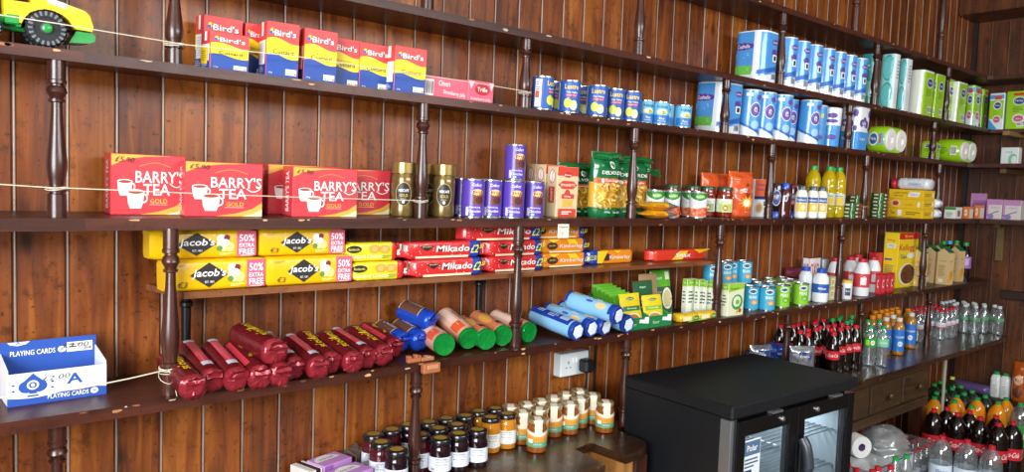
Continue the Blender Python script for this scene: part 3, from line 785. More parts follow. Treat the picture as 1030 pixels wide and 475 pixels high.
A.text('PLAYING CARDS', -.17*w, .118, .0145, WH, .46*w, .02); A.ell(.13*w, .119, .009, .009, WH, 14, 1); A.text('A', .13*w, .119, .009, PCB, .008, .03)
A.rect(.18*w, .109, .46*w, .137, WH); A.lines(.2*w, .121, .34*w, .133, 2, INK); A.bars(.36*w, .111, .45*w, .122, BK, WH, 8); A.text('£2.00', .28*w, .128, .014, INK, .055, .0, .25)
A.poly([(-.43*w, .151), (-.20*w, .151), (-.24*w, .144), (-.32*w, .140), (-.40*w, .144)], WH); A.text('A', -.32*w, .147, .008, PCB, .012, .05)
b.art(A, lambda u, v, o: (u, d/2-t_-o, v))
b.v = [(x, y, z*.83) for x, y, z in b.v]
o = b.build('playing_card_box'); put(o, X0+math.cos(a)*w/2-math.sin(a)*d/2, -.155+math.sin(a)*w/2+math.cos(a)*d/2, S6, a)
tag(o, 'open blue and white playing card display box with price inked', 'box')
# ---- price card ---------------------------------------------------------------------
b = MB(); X = x_at(567, -.237, S4); zc = z_at(232.5, X, -.237)
b.box(-.024, .024, -.001, .001, -.024, .024, CARD('ece3cd'))
b.art(Art().text('Kimberley', 0, .013, .010, BK, .038, .03).text('2.50', -.008, -.008, .012, CARD('5a5a60'), .02, 0, .2), lambda u, v, o: (u, -.001-o, v))
o = b.build('price_card'); put(o, X, -.2372, zc, -.1); tag(o, 'small cream price card stuck on the shelf edge', 'price card')
# ================================================================ tins, jars and upright rolls
TIN = M('c9ccd0', .25, .95)
def can(name, r, h, lm, art, lid=None, a0=0.0, rim=.0015):
    def mk():
        t = thing(name)
        b = MB(); R = r
        b.lathe([(R-.003, .0015), (R-.001, 0), (R, .001), (R, .004), (R-.0012, .005), (R-.0012, h-.005), (R, h-.004), (R, h-.001), (R-.001, h), (R-.003, h), (R-.004, h-.0035), (.0, h-.0035)], lid or TIN, 28)
        b.build('tin_body', t)
        b = MB(); b.lathe([(R-.0006, .0052), (R-.0006, h-.0052)], lm, 28, caps=False)
        if art: b.art(art(R, h), F_cyl(R-.0006, a0))
        b.build('printed_label', t)
        return t
    return Proto(mk)
def place_can(P, pc, pt, Y, z, h, lab, cat, group, turn=.75, dz=0):
    X = x_at(pc, Y, z+h/2); o = P.get(); put(o, X, Y, z, face_cam(X, Y, turn)+dz); return tag(o, lab, cat, group)
# fruit tins
def fruit(R, h):
    A = Art(); W = 2*PI*R
    A.text('Lustre', 0, .80*h, .15*h, CARD('f2d21a'), .050, .04); A.text('Pear Halves', .002, .63*h, .055*h, WH, .040, .02); A.rect(-.019, .50*h, .021, .575*h, CARD('c0283c'), 6); A.text('IN LIGHT SYRUP', .001, .538*h, .03*h, WH, .034, .01)
    A.ell(-.011, .30*h, .014, .15*h, CARD('c7cf3a'), 14, 2); A.ell(.010, .24*h, .014, .15*h, CARD('dfe27c'), 14, 2); A.ell(.011, .22*h, .009, .09*h, CARD('f3f1c8'), 12, 1); A.ell(-.004, .42*h, .004, .02*h, GRN, 8, 1)
    A.bars(.042, .08*h, .062, .3*h, BK, WH, 8)
    A.rect(-.066, .08*h, -.044, .9*h, CARD('e7e4dc'), 4, 1); A.lines(-.063, .12*h, -.047, .85*h, 10, CARD('7d88a8')); A.rect(-.063, .35*h, -.05, .55*h, CARD('d4572e'), 3)
    return A
FB = CARD('2c56a8')
FR = can('fruit_tin', .0375, .113, FB, fruit); FR2 = None
Hc = .113
gl = 'blue tins of fruit'
for pc, Y, l, dz in ((545, -.185, 'blue fruit tin beside the post, turned to show its back panel', .95), (559, -.115, 'blue fruit tin behind, between the two leftmost front tins', .3), (571, -.182, 'blue pear tin second from left in front', 0), (585, -.112, 'blue pear tin peeking between second and third front tins', 0), (598.5, -.178, 'blue pear tin third from left in front, crown reading fullest', -.1), (617.5, -.172, 'blue pear tin fourth from left in front', 0), (634, -.178, 'blue pear tin rightmost, next to the small pale blue tins', 0)):
    place_can(FR, pc, 0, Y, S3, Hc, l, 'tin', gl, .8, dz)
# small custard tins
def ambr(R, h):
    A = Art(); A.band(-.04, .04, lambda u: .008, lambda u: .42*h, CARD('2a6fb8'), 10); A.text('Ambrosia', 0, .78*h, .13*h, CARD('20305f'), .046, .03)
    A.ell(0, .55*h, .022, .12*h, CARD('e9d68a'), 14, 2); A.ell(.004, .52*h, .012, .07*h, CARD('6d8f3a'), 12, 1); A.ell(-.008, .57*h, .007, .06*h, CARD('f5f0dd'), 10, 1); A.text('Rice', 0, .28*h, .1*h, WH, .02, .02); A.text('Pudding', 0, .16*h, .06*h, WH, .03, .01)
    return A
AM = can('pudding_tin', .0345, .092, CARD('66b3d8'), ambr)
for pc, Y, l, dz in ((650, -.15, 'small pale blue pudding tin, leftmost beside the pear tins', .3), (662, -.17, 'small pale blue pudding tin, second from left', .0), (671.5, -.13, 'small pale blue pudding tin set back, third from left', -.2), (683.5, -.165, 'small pale blue pudding tin nearest the kitchen rolls', .15)):
    place_can(AM, pc, 0, Y, S3, .092, l, 'tin', 'small pale blue pudding tins', .8, dz)
# drinking chocolate tins (purple)
PUR = M('5a3fa8', .35, 0, .2)
def choc(R, h):
    A = Art(); A.text('Cadbury', .008, .84*h, .10*h, WH, .032, .015, .25); A.rect(-.006, .34*h, .030, .70*h, CARD('7a3a26'), 8); A.ell(.010, .66*h, .019, .085*h, CARD('e8b878'), 14, 2); A.ell(.016, .46*h, .013, .10*h, CARD('4a2218'), 12, 2)
    A.text('Drinking', .002, .27*h, .055*h, WH, .036, .01); A.text('Chocolate', .002, .18*h, .07*h, WH, .042, .02); A.rect(-.027, .06*h, -.018, .28*h, CARD('cfc8e4'), 3)
    A.ell(-.006, .09*h, .006, .035*h, CARD('9fd0b8'), 10, 1)
    return A
CT = can('chocolate_tin', .0375, .124, PUR, choc)
gl = 'purple drinking chocolate tins'
for pc, Y, z, l, dz in ((464, -.10, S4, 'purple chocolate tin at the back left, behind the first front one', .1), (475.5, -.175, S4, 'purple chocolate tin leftmost in front, beside the coffee jar', 0), (489, -.098, S4, 'purple chocolate tin back row second, behind the front pair', 0), (497.5, -.168, S4, 'purple chocolate tin second in front, half covered by the third', 0), (512, -.19, S4, 'purple chocolate tin third in front, below the stacked one', -.1), (536, -.175, S4, 'purple chocolate tin rightmost, beside the spaghetti boxes', .05), (516.5, -.095, S4, 'purple chocolate tin at the back carrying the stacked tin', 0), (517.5, -.097, S4+.1242, 'purple chocolate tin stacked on top of the others', .05)):
    place_can(CT, pc, 0, Y, z, .124, l, 'tin', gl, .8, dz)
# vegetable tins
def vegt(R, h):
    A = Art(); A.band(-.045, .045, lambda u: .64*h+(.18*h)*abs(u/.045)**1.5, lambda u: .945*h, CARD('2c7a34'), 12); A.ell(.004, .80*h, .020, .07*h, CARD('8cc04a'), 14, 2); A.text('Batchelors', .004, .80*h, .055*h, WH, .032, .02)
    A.lines(-.018, .50*h, .026, .62*h, 2, CARD('8b8f96')); A.band(-.07, .07, lambda u: .06*h, lambda u: .38*h+.03*h*math.sin(u*60), CARD('dd6a44'), 16)
    r = random.Random(5)
    for _ in range(60): A.ell(-.06+.12*r.random(), (.09+.26*r.random())*h, .005, .03*h, CARD(r.choice(('e98a60', 'c8502e', 'f0a47c'))), 7, 1)
    return A
VG = can('bean_tin', .037, .112, CARD('e4e6e2'), vegt)
for pc, Y, l in ((652, -.11, 'white and green bean tin leftmost, behind the sachets'), (657.5, -.165, 'white and green bean tin second from left, behind the sachets'), (674.5, -.165, 'white and green bean tin third from left, above silver sachet ends'), (690, -.105, 'white and green bean tin fourth from left, in the second row'), (700.5, -.175, 'white and green bean tin rightmost, in front of the sauce jars')):
    place_can(VG, pc, 0, Y, S4, .112, l, 'tin', 'white and green bean tins', .85)
# blue bean tins and green pea tins
def bea(c1, word):
    def f(R, h):
        A = Art(); A.ell(.002, .80*h, .020, .11*h, CARD('e9f0f2'), 14, 2); A.ell(.002, .80*h, .016, .07*h, CARD('31506e'), 14, 2); A.text(word, .002, .56*h, .13*h, WH, .036, .04); A.ell(.010, .34*h, .016, .10*h, CARD(c1), 14, 2); A.ell(.008, .33*h, .010, .05*h, CARD('f2c890' if word == 'BEANS' else 'b8e070'), 12, 1)
        return A
    return f
BB = can('bean_tin', .037, .108, CARD('3aa6c9'), bea('e08a3c', 'BEANS'))
PP = can('pea_tin', .037, .108, CARD('86c42a'), bea('4f9a24', 'PEAS'))
hb_ = .108
gb, gp = 'pale blue bean tins', 'lime green pea tins'
for pc, Y, l, P, g in ((770, -.215, 'pale blue bean tin at the front, beside the first green tin', BB, gb), (755.5, -.165, 'pale blue bean tin front left, partly behind the soup box', BB, gb), (786.5, -.205, 'lime green pea tin at the front, left one', PP, gp), (805.5, -.215, 'lime green pea tin at the front, right one', PP, gp),
    (763.5, -.115, 'pale blue bean tin second row, behind the front blue pair', BB, gb), (775, -.125, 'pale blue bean tin second row, behind the front blue and green', BB, gb), (790, -.125, 'lime green pea tin second row, between the front greens', PP, gp), (800, -.12, 'lime green pea tin second row, behind the right front green', PP, gp),
    (742, -.06, 'pale blue bean tin back row, under the raised blue tins', BB, gb), (760, -.043, 'pale blue bean tin back row, left of the maroon box', BB, gb), (774.5, -.04, 'lime green pea tin back row, left of the maroon box', PP, gp), (787, -.04, 'lime green pea tin back row, below the maroon box', PP, gp)):
    place_can(P, pc, 0, Y, S6, hb_, l, 'tin', g, .75)
for pc, Y, l in ((715, -.11, 'pale blue bean tin of the raised row, left of post'), (728.5, -.09, 'pale blue bean tin of the raised row, just right of post'), (736.5, -.065, 'pale blue bean tin of the raised row, second from right'), (745.5, -.085, 'pale blue bean tin of the raised row, rightmost')):
    X = x_at(pc, Y, S6+.16)
    if pc != 745.5 and pc != 736.5 or True:
        o = BB.get(); put(o, X, Y, S6, face_cam(X, Y, .7)); tag(o, l.replace('of the raised row', 'hidden below the raised row'), 'tin', gb)
    o = BB.get(); put(o, X, Y, S6+.1085, face_cam(X, Y, .7)); tag(o, l, 'tin', gb)

# ---------------------------------------------------------------- jars
GLASS = M('f4f6f5', .04, 0, 0, .95, 1.25)
def jar(name, r, h, fill, lidm, label, lid_h=.014, top=None, neck=.9, wrap=None):
    def mk():
        t = thing(name); hb = h-lid_h
        b = MB(); b.lathe([(r*.82, 0), (r*.96, .003), (r, .010), (r, hb*.80), (r*.96, hb*.87), (r*neck, hb*.92), (r*neck, hb+.002)], fill, 24); b.build('glass_body', t)
        b = MB(); R = r*(neck+.05); b.lathe([(R, hb), (R, h-.003), (R-.002, h), (R-.006, h+.0006), (0, h+.0006)], lidm, 24)
        if top: b.art(top(R), lambda u, v, o: (u, v, h+.0006+o))
        b.build('lid', t)
        if label:
            b = MB(); label(b, r, hb); b.build('paper_label', t)
        return t
    return Proto(mk)
def paper(c, art, v0=.20, v1=.64, ang=1.9, art2=None):
    def f(b, r, hb):
        A = Art(); A.rect(-ang*r, v0*hb, ang*r, v1*hb, c, 20); 
        if art: art(A, r, hb)
        b.art(A, F_cyl(r))
    return f
def jamlab(A, r, h):
    A.text('WEXFORD', 0, .575*h, .055*h, INK, .038, .03); A.text('HOME PRESERVES', 0, .505*h, .03*h, INK, .042, .01); A.text('Blackcurrant', 0, .43*h, .045*h, INK, .036, .01); A.lines(-.014, .24*h, .014, .38*h, 4, CARD('8a8a90')); A.rect(-.033, .24*h, -.022, .32*h, CARD('9a9aa0'), 3)
LIDB = M('16151a', .25, .1, .5)
def goldtop(R): return Art().ell(0, 0, R*.6, R*.6, CARD('9a7d2e'), 20, 1)
JD = jar('jam_jar', .0345, .118, M('1c0a12', .12, 0, .6), LIDB, paper(CARD('dde1ea'), jamlab), top=goldtop)
JR = jar('jam_jar', .0345, .118, M('4a0d18', .12, 0, .6), LIDB, paper(CARD('dde1ea'), jamlab), top=goldtop)
JO = jar('marmalade_jar', .0345, .118, M('c07a18', .12, 0, .6), LIDB, paper(CARD('f0eee8'), jamlab), top=goldtop)
zl = S7+.118
def on_lid(P, px, py, z, lab, cat, g, turn=.9, dz=0.0, zz=None):
    X, Y = on_z(px, py, z); o = P.get(); put(o, X, Y, zz if zz is not None else S7, face_cam(X, Y, turn)+dz); return tag(o, lab, cat, g)
JL = [
 (375.5, 436.5, JR, 'dark red jam jar leftmost in the back row, near the wall'), (383.5, 444.5, JR, 'dark red jam jar second row, left end beside the lilac soaps'), (399, 452, JD, 'dark jam jar left end of the front row, gold sticker lid'),
 (395, 431.5, JR, 'dark red jam jar back row, second from left'), (410.5, 427, JD, 'dark jam jar back row, just left of the post'), (423, 437, JR, 'dark red jam jar right behind the post'),
 (432, 424.5, JD, 'dark jam jar back row, right of the post'), (443, 440.5, JD, 'dark jam jar front row, first right of the post'), (441.5, 430, JD, 'dark jam jar middle row, right of the post'), (450.5, 420.3, JD, 'dark jam jar back row, third right of post'),
 (461.5, 435.8, JD, 'dark jam jar front row, second right of the post'), (459, 427, JD, 'dark jam jar middle row, left of the marmalade'), (480.5, 432, JD, 'dark jam jar front row, rightmost before the marmalade'), (468.5, 417.5, JD, 'dark jam jar back row, nearest the marmalade')]
def spread(pts, z, r, it=300, lim=None):
    """settle round goods so that none sinks into its neighbour"""
    q = [list(on_z(a, c, z)) for a, c in pts]
    for _ in range(it):
        for i in range(len(q)):
            for j in range(i):
                dx, dy = q[i][0]-q[j][0], q[i][1]-q[j][1]; l = math.hypot(dx, dy) or 1e-6
                if l < 2*r:
                    s = (2*r-l)/2/l; q[i][0] += dx*s; q[i][1] += dy*s; q[j][0] -= dx*s; q[j][1] -= dy*s
        for p in q:
            if p[1] > -r-.002: p[1] = -r-.002
            if lim: lim(p)
    return q
Q = [(c[0], c[1], c[2], 'jam jar', c[3], 'dark jam jars') for c in JL]
for px, py, l in ((494, 419.5, 'orange marmalade jar at the front, left of the two in front'), (512, 415.5, 'orange marmalade jar at the front, beside the honey'), (484, 413, 'orange marmalade jar behind, by the wall on the left'), (500, 410, 'orange marmalade jar behind, by the wall on the right')):
    Q.append((px, py, JO, 'marmalade jar', l, 'orange marmalade jars'))
# honey jars with a cream strip over the lid
HC, HG, HO = CARD('eadfc6'), CARD('5f9a78'), CARD('dc9a3c')
def honeylab(b, r, hb):
    A = Art(); A.band(-1.7*r, 1.7*r, lambda u: .30*hb, lambda u: .80*hb-.10*hb*math.cos(u/r*1.2), HC, 22); A.band(-1.7*r, 1.7*r, lambda u: .30*hb, lambda u: .64*hb-.05*hb*math.cos(u/r*1.6), HO, 22); A.rect(-1.7*r, .22*hb, 1.7*r, .40*hb, HG, 20); A.text('HONEY', 0, .32*hb, .05*hb, HC, .03, .02)
    rr = random.Random(3)
    for k in range(9): A.stroke([(-.03+.0075*k, .42*hb), (-.028+.0075*k, (.50+.08*rr.random())*hb)], .0018, CARD('b9772a'))
    A.rect(-1.0*r, .36*hb, -.55*r, .50*hb, CARD('e9efe0'), 4)
    b.art(A, F_cyl(r))
    h = hb+.014; R = r*.97   # strip that runs up over the lid
    pts = [(-r-.0008, .62*hb), (-r-.0008, hb*.84), (-R-.0022, hb*.95), (-R-.0022, h+.0005), (-R+.003, h+.0022), (r*.35, h+.0022)]
    v = []; f = []
    for y, z in pts: v += [(-.0125, y if y > -R else y*.985, z), (.0125, y if y > -R else y*.985, z)]
    for i in range(len(pts)-1): f.append((2*i, 2*i+1, 2*i+3, 2*i+2))
    b.raw(v, f, HC)
JH = jar('honey_jar', .0345, .115, M('8a4a12', .1, 0, .7), M('c9b68c', .28, .7), honeylab)
hon = [(525, 412.5, 'honey jar, first after the marmalade'), (540.6, 419.5, 'honey jar standing forward of the rest, at the front'), (512.5, 407.5, 'honey jar back row, leftmost by the wall'), (528.5, 404.5, 'honey jar back row, second from left'), (541, 410, 'honey jar middle row, behind the forward one'), (557, 406, 'honey jar middle row, second from left'), (543, 401.5, 'honey jar back row, third from left'), (557, 397.8, 'honey jar back row, fourth from left'), (573, 404, 'honey jar middle row, third from left'), (569, 394.7, 'honey jar back row, fifth from left'), (583, 398.5, 'honey jar middle row, fourth from left'), (583, 391, 'honey jar back row, rightmost under the socket'), (596, 395.2, 'honey jar middle row, rightmost'), (609, 402.7, 'honey jar alone at the right, next to the post')]
for px, py, l in hon: Q.append((px, py, JH, 'honey jar', l.replace('honey jar', 'honey jar with cream strip over its lid', 1), 'honey jars with cream strips'))
for (px, py, P, cat, l, g), (X, Y) in zip(Q, spread([(q[0], q[1]) for q in Q], zl, .0352)):
    o = P.get(); put(o, X, Y, S7, face_cam(X, Y, .85)+.25*(rnd.random()-.5)); tag(o, l, cat, g)
# coffee jars
def cofl(b, r, hb):
    A = Art(); A.ell(0, .52*hb, .024, .036, CARD('b89a5a'), 24, 3); A.ell(0, .52*hb, .022, .034, CARD('1d1614'), 24, 3); A.text('NESCAFE', 0, .60*hb, .0085, WH, .030, .03); A.text('GOLD', 0, .49*hb, .009, CARD('d9b560'), .024, .02); A.text('BLEND', 0, .41*hb, .0045, CARD('d9b560'), .016, 0); A.ell(0, .345*hb, .004, .005, WH, 10, 1)
    b.art(A, F_cyl(r, k=.0012))
def coffee():
    t = thing('coffee_jar'); r, h = .036, .165
    b = MB(); c = M('7a6238', .25, .5, .4)
    b.lathe([(.030, 0), (.034, .003), (.036, .012), (.0355, .03), (.034, .05), (.0355, .072), (.0355, .098), (.036, .110), (.034, .122), (.031, .129), (.031, .134)], c, 28); b.build('glass_body', t)
    b = MB(); g = M('b59a5c', .28, .85); b.lathe([(.0335, .130), (.0355, .132), (.0355, .163), (.034, .165), (0, .165)], g, 28); b.build('lid', t)
    b = MB(); cofl(b, .0357, .134); b.build('oval_label', t)
    return t
CJ = Proto(coffee)
for pc, Y, l in ((407, -.15, 'gold coffee jar left of the shelf post'), (428.5, -.09, 'gold coffee jar half hidden behind the shelf post'), (446, -.165, 'gold coffee jar right of the shelf post')):
    X = x_at(pc, Y, S4+.08); o = CJ.get(); put(o, X, Y, S4, face_cam(X, Y, .9)); tag(o, l, 'coffee jar', 'gold coffee jars')
# pasta sauce jars
def saul(c):
    def f(A, r, h): A.rect(-.6*r, .22*h, .9*r, .5*h, c, 8); A.ell(.1*r, .35*h, .012, .10*h, CARD('c8492a'), 12, 2); A.ell(.1*r, .35*h, .007, .05*h, CARD('e9d9b0'), 10, 1); A.text('SAUCE', 0, .56*h, .05*h, CARD('3a6a3a'), .03, .02)
    return f
LG = M('2f5540', .3, .3)
J1 = jar('sauce_jar', .037, .135, M('7c2414', .1, 0, .7), LG, paper(CARD('dfe2dc'), saul(CARD('7fae72')), .2, .68, 1.2))
J2 = jar('sauce_jar', .037, .135, M('7c2414', .1, 0, .7), LG, paper(CARD('dfe6c8'), saul(CARD('9cc62c')), .2, .68, 1.2))
for pc, Y, P, l in ((679.5, -.075, J1, 'red sauce jar leftmost, behind the bean tins'), (695.5, -.07, J1, 'red sauce jar second from left, behind the bean tins'), (713.5, -.10, J1, 'red sauce jar with white label, third from left'), (725, -.135, J2, 'red sauce jar with lime label, beside the orange bag')):
    X = x_at(pc, Y, S4+.07); o = P.get(); put(o, X, Y, S4, face_cam(X, Y, .9)); tag(o, l, 'sauce jar', 'red sauce jars with green lids')

# ---------------------------------------------------------------- kitchen and toilet rolls
def rrect(w, d, r, z, k=0.0, n=5):
    pts = []
    for cx, cy, a0 in ((w/2-r, d/2-r, 0), (-w/2+r, d/2-r, PI/2), (-w/2+r, -d/2+r, PI), (w/2-r, -d/2+r, 1.5*PI)):
        for i in range(n+1): pts.append((cx+(r-k)*math.cos(a0+i*PI/2/n), cy+(r-k)*math.sin(a0+i*PI/2/n), z))
    return pts
FILM = lambda h: M(h, .25, 0, .5, bump=.35, bscale=35)
KB, KW, KP = FILM('4a97dc'), FILM('e6eaee'), CARD('5b3f96')
def kit_body(name, shape, h, art, fn, bands):
    b = MB()
    for z0, z1, m in bands: b.loft([shape(z0), shape(z1)], m, caps=False)
    b.loft([shape(h-.001), [(p[0]*.86, p[1]*.86, h+.003) for p in shape(h)], [(p[0]*.3, p[1]*.3, h+.001) for p in shape(h)]], KW)
    b.loft([[(p[0]*.3, p[1]*.3, 0.001) for p in shape(0)], shape(0.0)], KW)
    for A, F in zip(art, fn): b.art(A, F)
    return b.build(name)
def rollart(h, R, plain=False):
    A = Art(); W = R
    A.band(-1.3*R, 1.3*R, lambda u: .06*h, lambda u: .20*h+.06*h*(u/R), KB, 16); A.band(-1.3*R, 1.3*R, lambda u: .21*h+.06*h*(u/R), lambda u: .30*h+.06*h*(u/R), CARD('2a5fb4'), 16); A.band(-1.3*R, 1.3*R, lambda u: .02*h, lambda u: .17*h+.06*h*(u/R), KW, 16)
    A.ell(.35*R, .80*h, .42*R, .055*h, KP, 14, 2); A.text('Cushelle', .35*R, .80*h, .035*h, WH, .66*R, .02); A.ell(.32*R, .60*h, .34*R, .07*h, KP, 14, 2)
    A.rect(.14*R, .42*h, .66*R, .56*h, WH, 4); A.rect(.26*R, .445*h, .54*R, .535*h, BK, 3); A.bars(.1*R, .06*h, .62*R, .20*h, BK, CARD('c8d2da'), 8)
    return A
def kitchen_roll():
    R, h = .0515, .232
    shape = lambda z: [(R*math.sin(2*PI*i/24), -R*math.cos(2*PI*i/24), z) for i in range(24)]
    return kit_body('kitchen_roll', shape, h, [rollart(h, R)], [F_cyl(R, .15)], [(0, .05, KW), (.05, h-.004, KB), (h-.004, h-.001, KW)])
KR = Proto(kitchen_roll)
for i, (pr) in enumerate((799, 811.5, 824, 836.5, 847.5, 858.2, 869)):
    Y = -.15; X = x_at(pr, Y-.03, S2+.12)-.045
    if i == 0: X0k = X
    o = KR.get(); put(o, X, Y+.004*((i*3) % 3-1), S2, face_cam(X, Y, .62)); tag(o, 'tall blue and white kitchen roll, %s from left on the upper shelf' % ORD[i], 'kitchen roll', 'upper row of kitchen rolls')
def rollart2(h, R):
    A = Art(); A.band(-1.3*R, 1.3*R, lambda u: .005*h, lambda u: .17*h-.10*h*(u/R), KW, 16); A.band(-1.3*R, 1.3*R, lambda u: .18*h-.10*h*(u/R), lambda u: .23*h-.10*h*(u/R), CARD('2a5fb4'), 16)
    A.ell(.45*R, .58*h, .52*R, .16*h, CARD('dfe3f2'), 16, 3); A.ell(.45*R, .58*h, .46*R, .14*h, KP, 16, 3); A.text('e', .45*R, .58*h, .12*h, WH, .3*R, .04); A.rect(-.5*R, .86*h, .1*R, .93*h, CARD('e8efe4'), 5); A.ell(.5*R, .26*h, .4*R, .09*h, CARD('9cc4ea'), 12, 2); A.ell(.7*R, .84*h, .25*R, .06*h, KP, 12, 2)
    return A
def kitchen_roll2():
    R, h = .051, .212
    shape = lambda z: [(R*math.sin(2*PI*i/24), -R*math.cos(2*PI*i/24), z) for i in range(24)]
    return kit_body('kitchen_roll', shape, h, [rollart2(h, R)], [F_cyl(R, -.25)], [(0, .012, KW), (.012, h-.004, KB), (h-.004, h-.001, KW)])
KR2 = Proto(kitchen_roll2)
KQ = []
for i, pr in enumerate((763.5, 777.5, 794.3, 804.5, 818.5)):
    Y = (-.13, -.14, -.155, -.09, -.15)[i]; KQ.append([x_at(pr, Y-.03, S3+.1)-.044, Y])
KQ += [[x_at(828.5, -.16, S3+.1)-.030, -.135], [x_at(841.5, -.16, S3+.1)-.040, -.14]]
for _ in range(60):
    for i in range(len(KQ)):
        for j in range(i):
            dx, dy = KQ[i][0]-KQ[j][0], KQ[i][1]-KQ[j][1]; l = math.hypot(dx, dy); g_ = .1025 if i < 5 else .098
            if l < g_: k_ = (g_-l)/2/l; KQ[i][0] += dx*k_; KQ[i][1] += dy*k_*.5; KQ[j][0] -= dx*k_; KQ[j][1] -= dy*k_*.5
for i in range(5):
    X, Y = KQ[i]
    o = KR2.get(); put(o, X, Y, S3, face_cam(X, Y, .62)); tag(o, 'blue kitchen roll with purple circle, %s from left on the lower roll shelf' % ORD[i], 'kitchen roll', 'lower row of kitchen rolls')
# single taller rolls to the right
def plainroll(w, art, top='e6eaee'):
    def mk():
        R, h = w
        shape = lambda z: [(R*math.sin(2*PI*i/24), -R*math.cos(2*PI*i/24), z) for i in range(24)]
        return kit_body('kitchen_roll', shape, h, [art(h, R)], [F_cyl(R, -.3)], [(0, h*.55, KB), (h*.55, h-.004, FILM(top)), (h-.004, h-.001, KW)])
    return mk
o = plainroll((.043, .20), lambda h, R: Art().rect(-.4*R, .68*h, .5*R, .80*h, CARD('c8d84a'), 5).ell(.2*R, .2*h, .5*R, .06*h, KP, 12, 2), '4a96dc')(); X, Y = KQ[5]; put(o, X, Y, S3, face_cam(X, Y, .6)); tag(o, 'slim blue roll with yellow-green sticker, left of the white one', 'kitchen roll')
o = plainroll((.05, .20), lambda h, R: Art().ell(.0*R, .80*h, .5*R, .07*h, KP, 12, 2).ell(.0*R, .66*h, .6*R, .05*h, KP, 12, 2).lines(-.5*R, .5*h, .5*R, .6*h, 2, CARD('8f9ac8')).ell(.1*R, .25*h, .5*R, .07*h, KP, 12, 2))(); X, Y = KQ[6]; put(o, X, Y, S3, face_cam(X, Y, .6)); tag(o, 'roll with white upper and blue lower half, left of the post', 'kitchen roll')
# large multi packs
def bigpack(name, w, d, h, left, front, bodym, lab, cat, X, Y, z, bands=None, lobes=True):
    b = MB(); r = min(w, d)*.3
    sh = lambda zz, k=0: rrect(w, d, r, zz, k)
    for z0, z1, m in (bands or [(0, h, bodym)]): b.loft([sh(z0), sh(z1)], m, caps=False)
    b.loft([sh(h), sh(h+.004, .012), [(p[0]*.4, p[1]*.4, h+.002) for p in sh(h)]], KW); b.loft([[(p[0]*.9, p[1]*.9, 0.0) for p in sh(0)], sh(0)], KW)
    # follow the rounded corner: project artwork onto the nearest side
    def wrapL(u, v, o):
        lim = d/2-r
        if abs(u) <= lim: return (-w/2-o-.0003, -u, v)
        s = 1 if u > 0 else -1; a = (abs(u)-lim)/r; a = min(a, PI/2)
        return (-w/2+r-(r+o+.0003)*math.cos(a), -s*(lim+(r+o+.0003)*math.sin(a)), v)
    def wrapF(u, v, o):
        lim = w/2-r
        if abs(u) <= lim: return (u, -d/2-o-.0003, v)
        s = 1 if u > 0 else -1; a = min((abs(u)-lim)/r, PI/2)
        return (s*(lim+(r+o+.0003)*math.sin(a)), -d/2+r-(r+o+.0003)*math.cos(a), v)
    if left: b.art(left(d, h), wrapL)
    if front: b.art(front(w, h), wrapF)
    o = b.build(name); put(o, X, Y, z); return tag(o, lab, cat)
def cushL(d, h):
    A = Art(); A.rect(-.5*d, .10*h, .20*d, .98*h, KB, 12, 1); A.band(-.5*d, .2*d, lambda u: .10*h, lambda u: .17*h+.05*h*math.sin(u*20), KW, 12); A.band(-.42*d, .18*d, lambda u: .14*h, lambda u: .32*h, CARD('6cc04a'), 12)
    for cx, ry in ((-.36, .05), (-.24, .075), (-.10, .08), (.02, .065), (.11, .05)): A.ell(cx*d, .70*h, .10*d, ry*h, KP, 14, 2)
    A.text('Cushelle', -.13*d, .70*h, .075*h, WH, .42*d, .02); A.lines(-.38*d, .46*h, .1*d, .58*h, 3, CARD('9fc6ee')); A.lines(-.36*d, .17*h, .14*d, .29*h, 3, CARD('9ad878'))
    return A
def cushF(w, h):
    A = Art(); A.rect(-.48*w, .04*h, .48*w, .97*h, KB, 12); A.L += rollart(h, w*.42).L; return A
def pack_from(pl, pm, pr, pt, Yf, z, name, left, front, body, lab, cat, **k):
    X0 = x_at(pm, Yf, z+.1); w = edge_len(pr, X0, Yf, z+.1, 0)
    d = bis(lambda s: proj(X0, Yf+s, z+.1)[0]-pl, 0.0, .6); h = z_at(pt, X0, Yf)-z-droop(X0, Yf, z)[0]
    return bigpack(name, w, d, h, left, front, body, lab, cat, X0+w/2, Yf+d/2, z, **k)
pack_from(735.5, 766, 784, 29.5, -.205, S2, 'kitchen_roll_pack', cushL, cushF, KW, 'large blue and white kitchen roll pack at the left of the upper shelf', 'kitchen roll pack')
pack_from(694, 726, 748, 82, -.168, S3, 'kitchen_roll_pack', cushL, cushF, KW, 'large blue and white kitchen roll pack on the lower shelf behind the post', 'kitchen roll pack')
def bandsF(c_lo, c_hi, f=.5): return c_lo, c_hi
def whitepk(w, h):
    A = Art(); A.rect(-.5*w, .0, .5*w, .42*h, FILM('3f93dc'), 12)
    for cx, cy, r_ in ((-.25, .62, .12), (-.05, .66, .14), (.12, .6, .12), (.3, .85, .12), (.32, .5, .09)): A.ell(cx*w, cy*h, r_*w, r_*.75*h, KP, 14, 2)
    A.text('nelle', -.1*w, .63*h, .1*h, WH, .3*w, .03); A.text('Original', -.1*w, .25*h, .08*h, WH, .4*w, .01)
    return A
pack_from(842, 862, 874, 107, -.20, S3, 'toilet_roll_pack', whitepk, whitepk, KW, 'white, purple and blue toilet roll pack behind the shelf post', 'toilet roll pack')
TEAL = FILM('35a3a8'); TEAL2 = FILM('9fcfca')
def tealL(d, h):
    A = Art(); A.rect(-.5*d, 0, .5*d, h, TEAL2, 12)
    for cy in (.75, .25): A.ell(.1*d, cy*h, .42*d, .24*h, TEAL, 20, 3); A.ell(.1*d, cy*h, .36*d, .205*h, FILM('6fc1c0'), 20, 3)
    return A
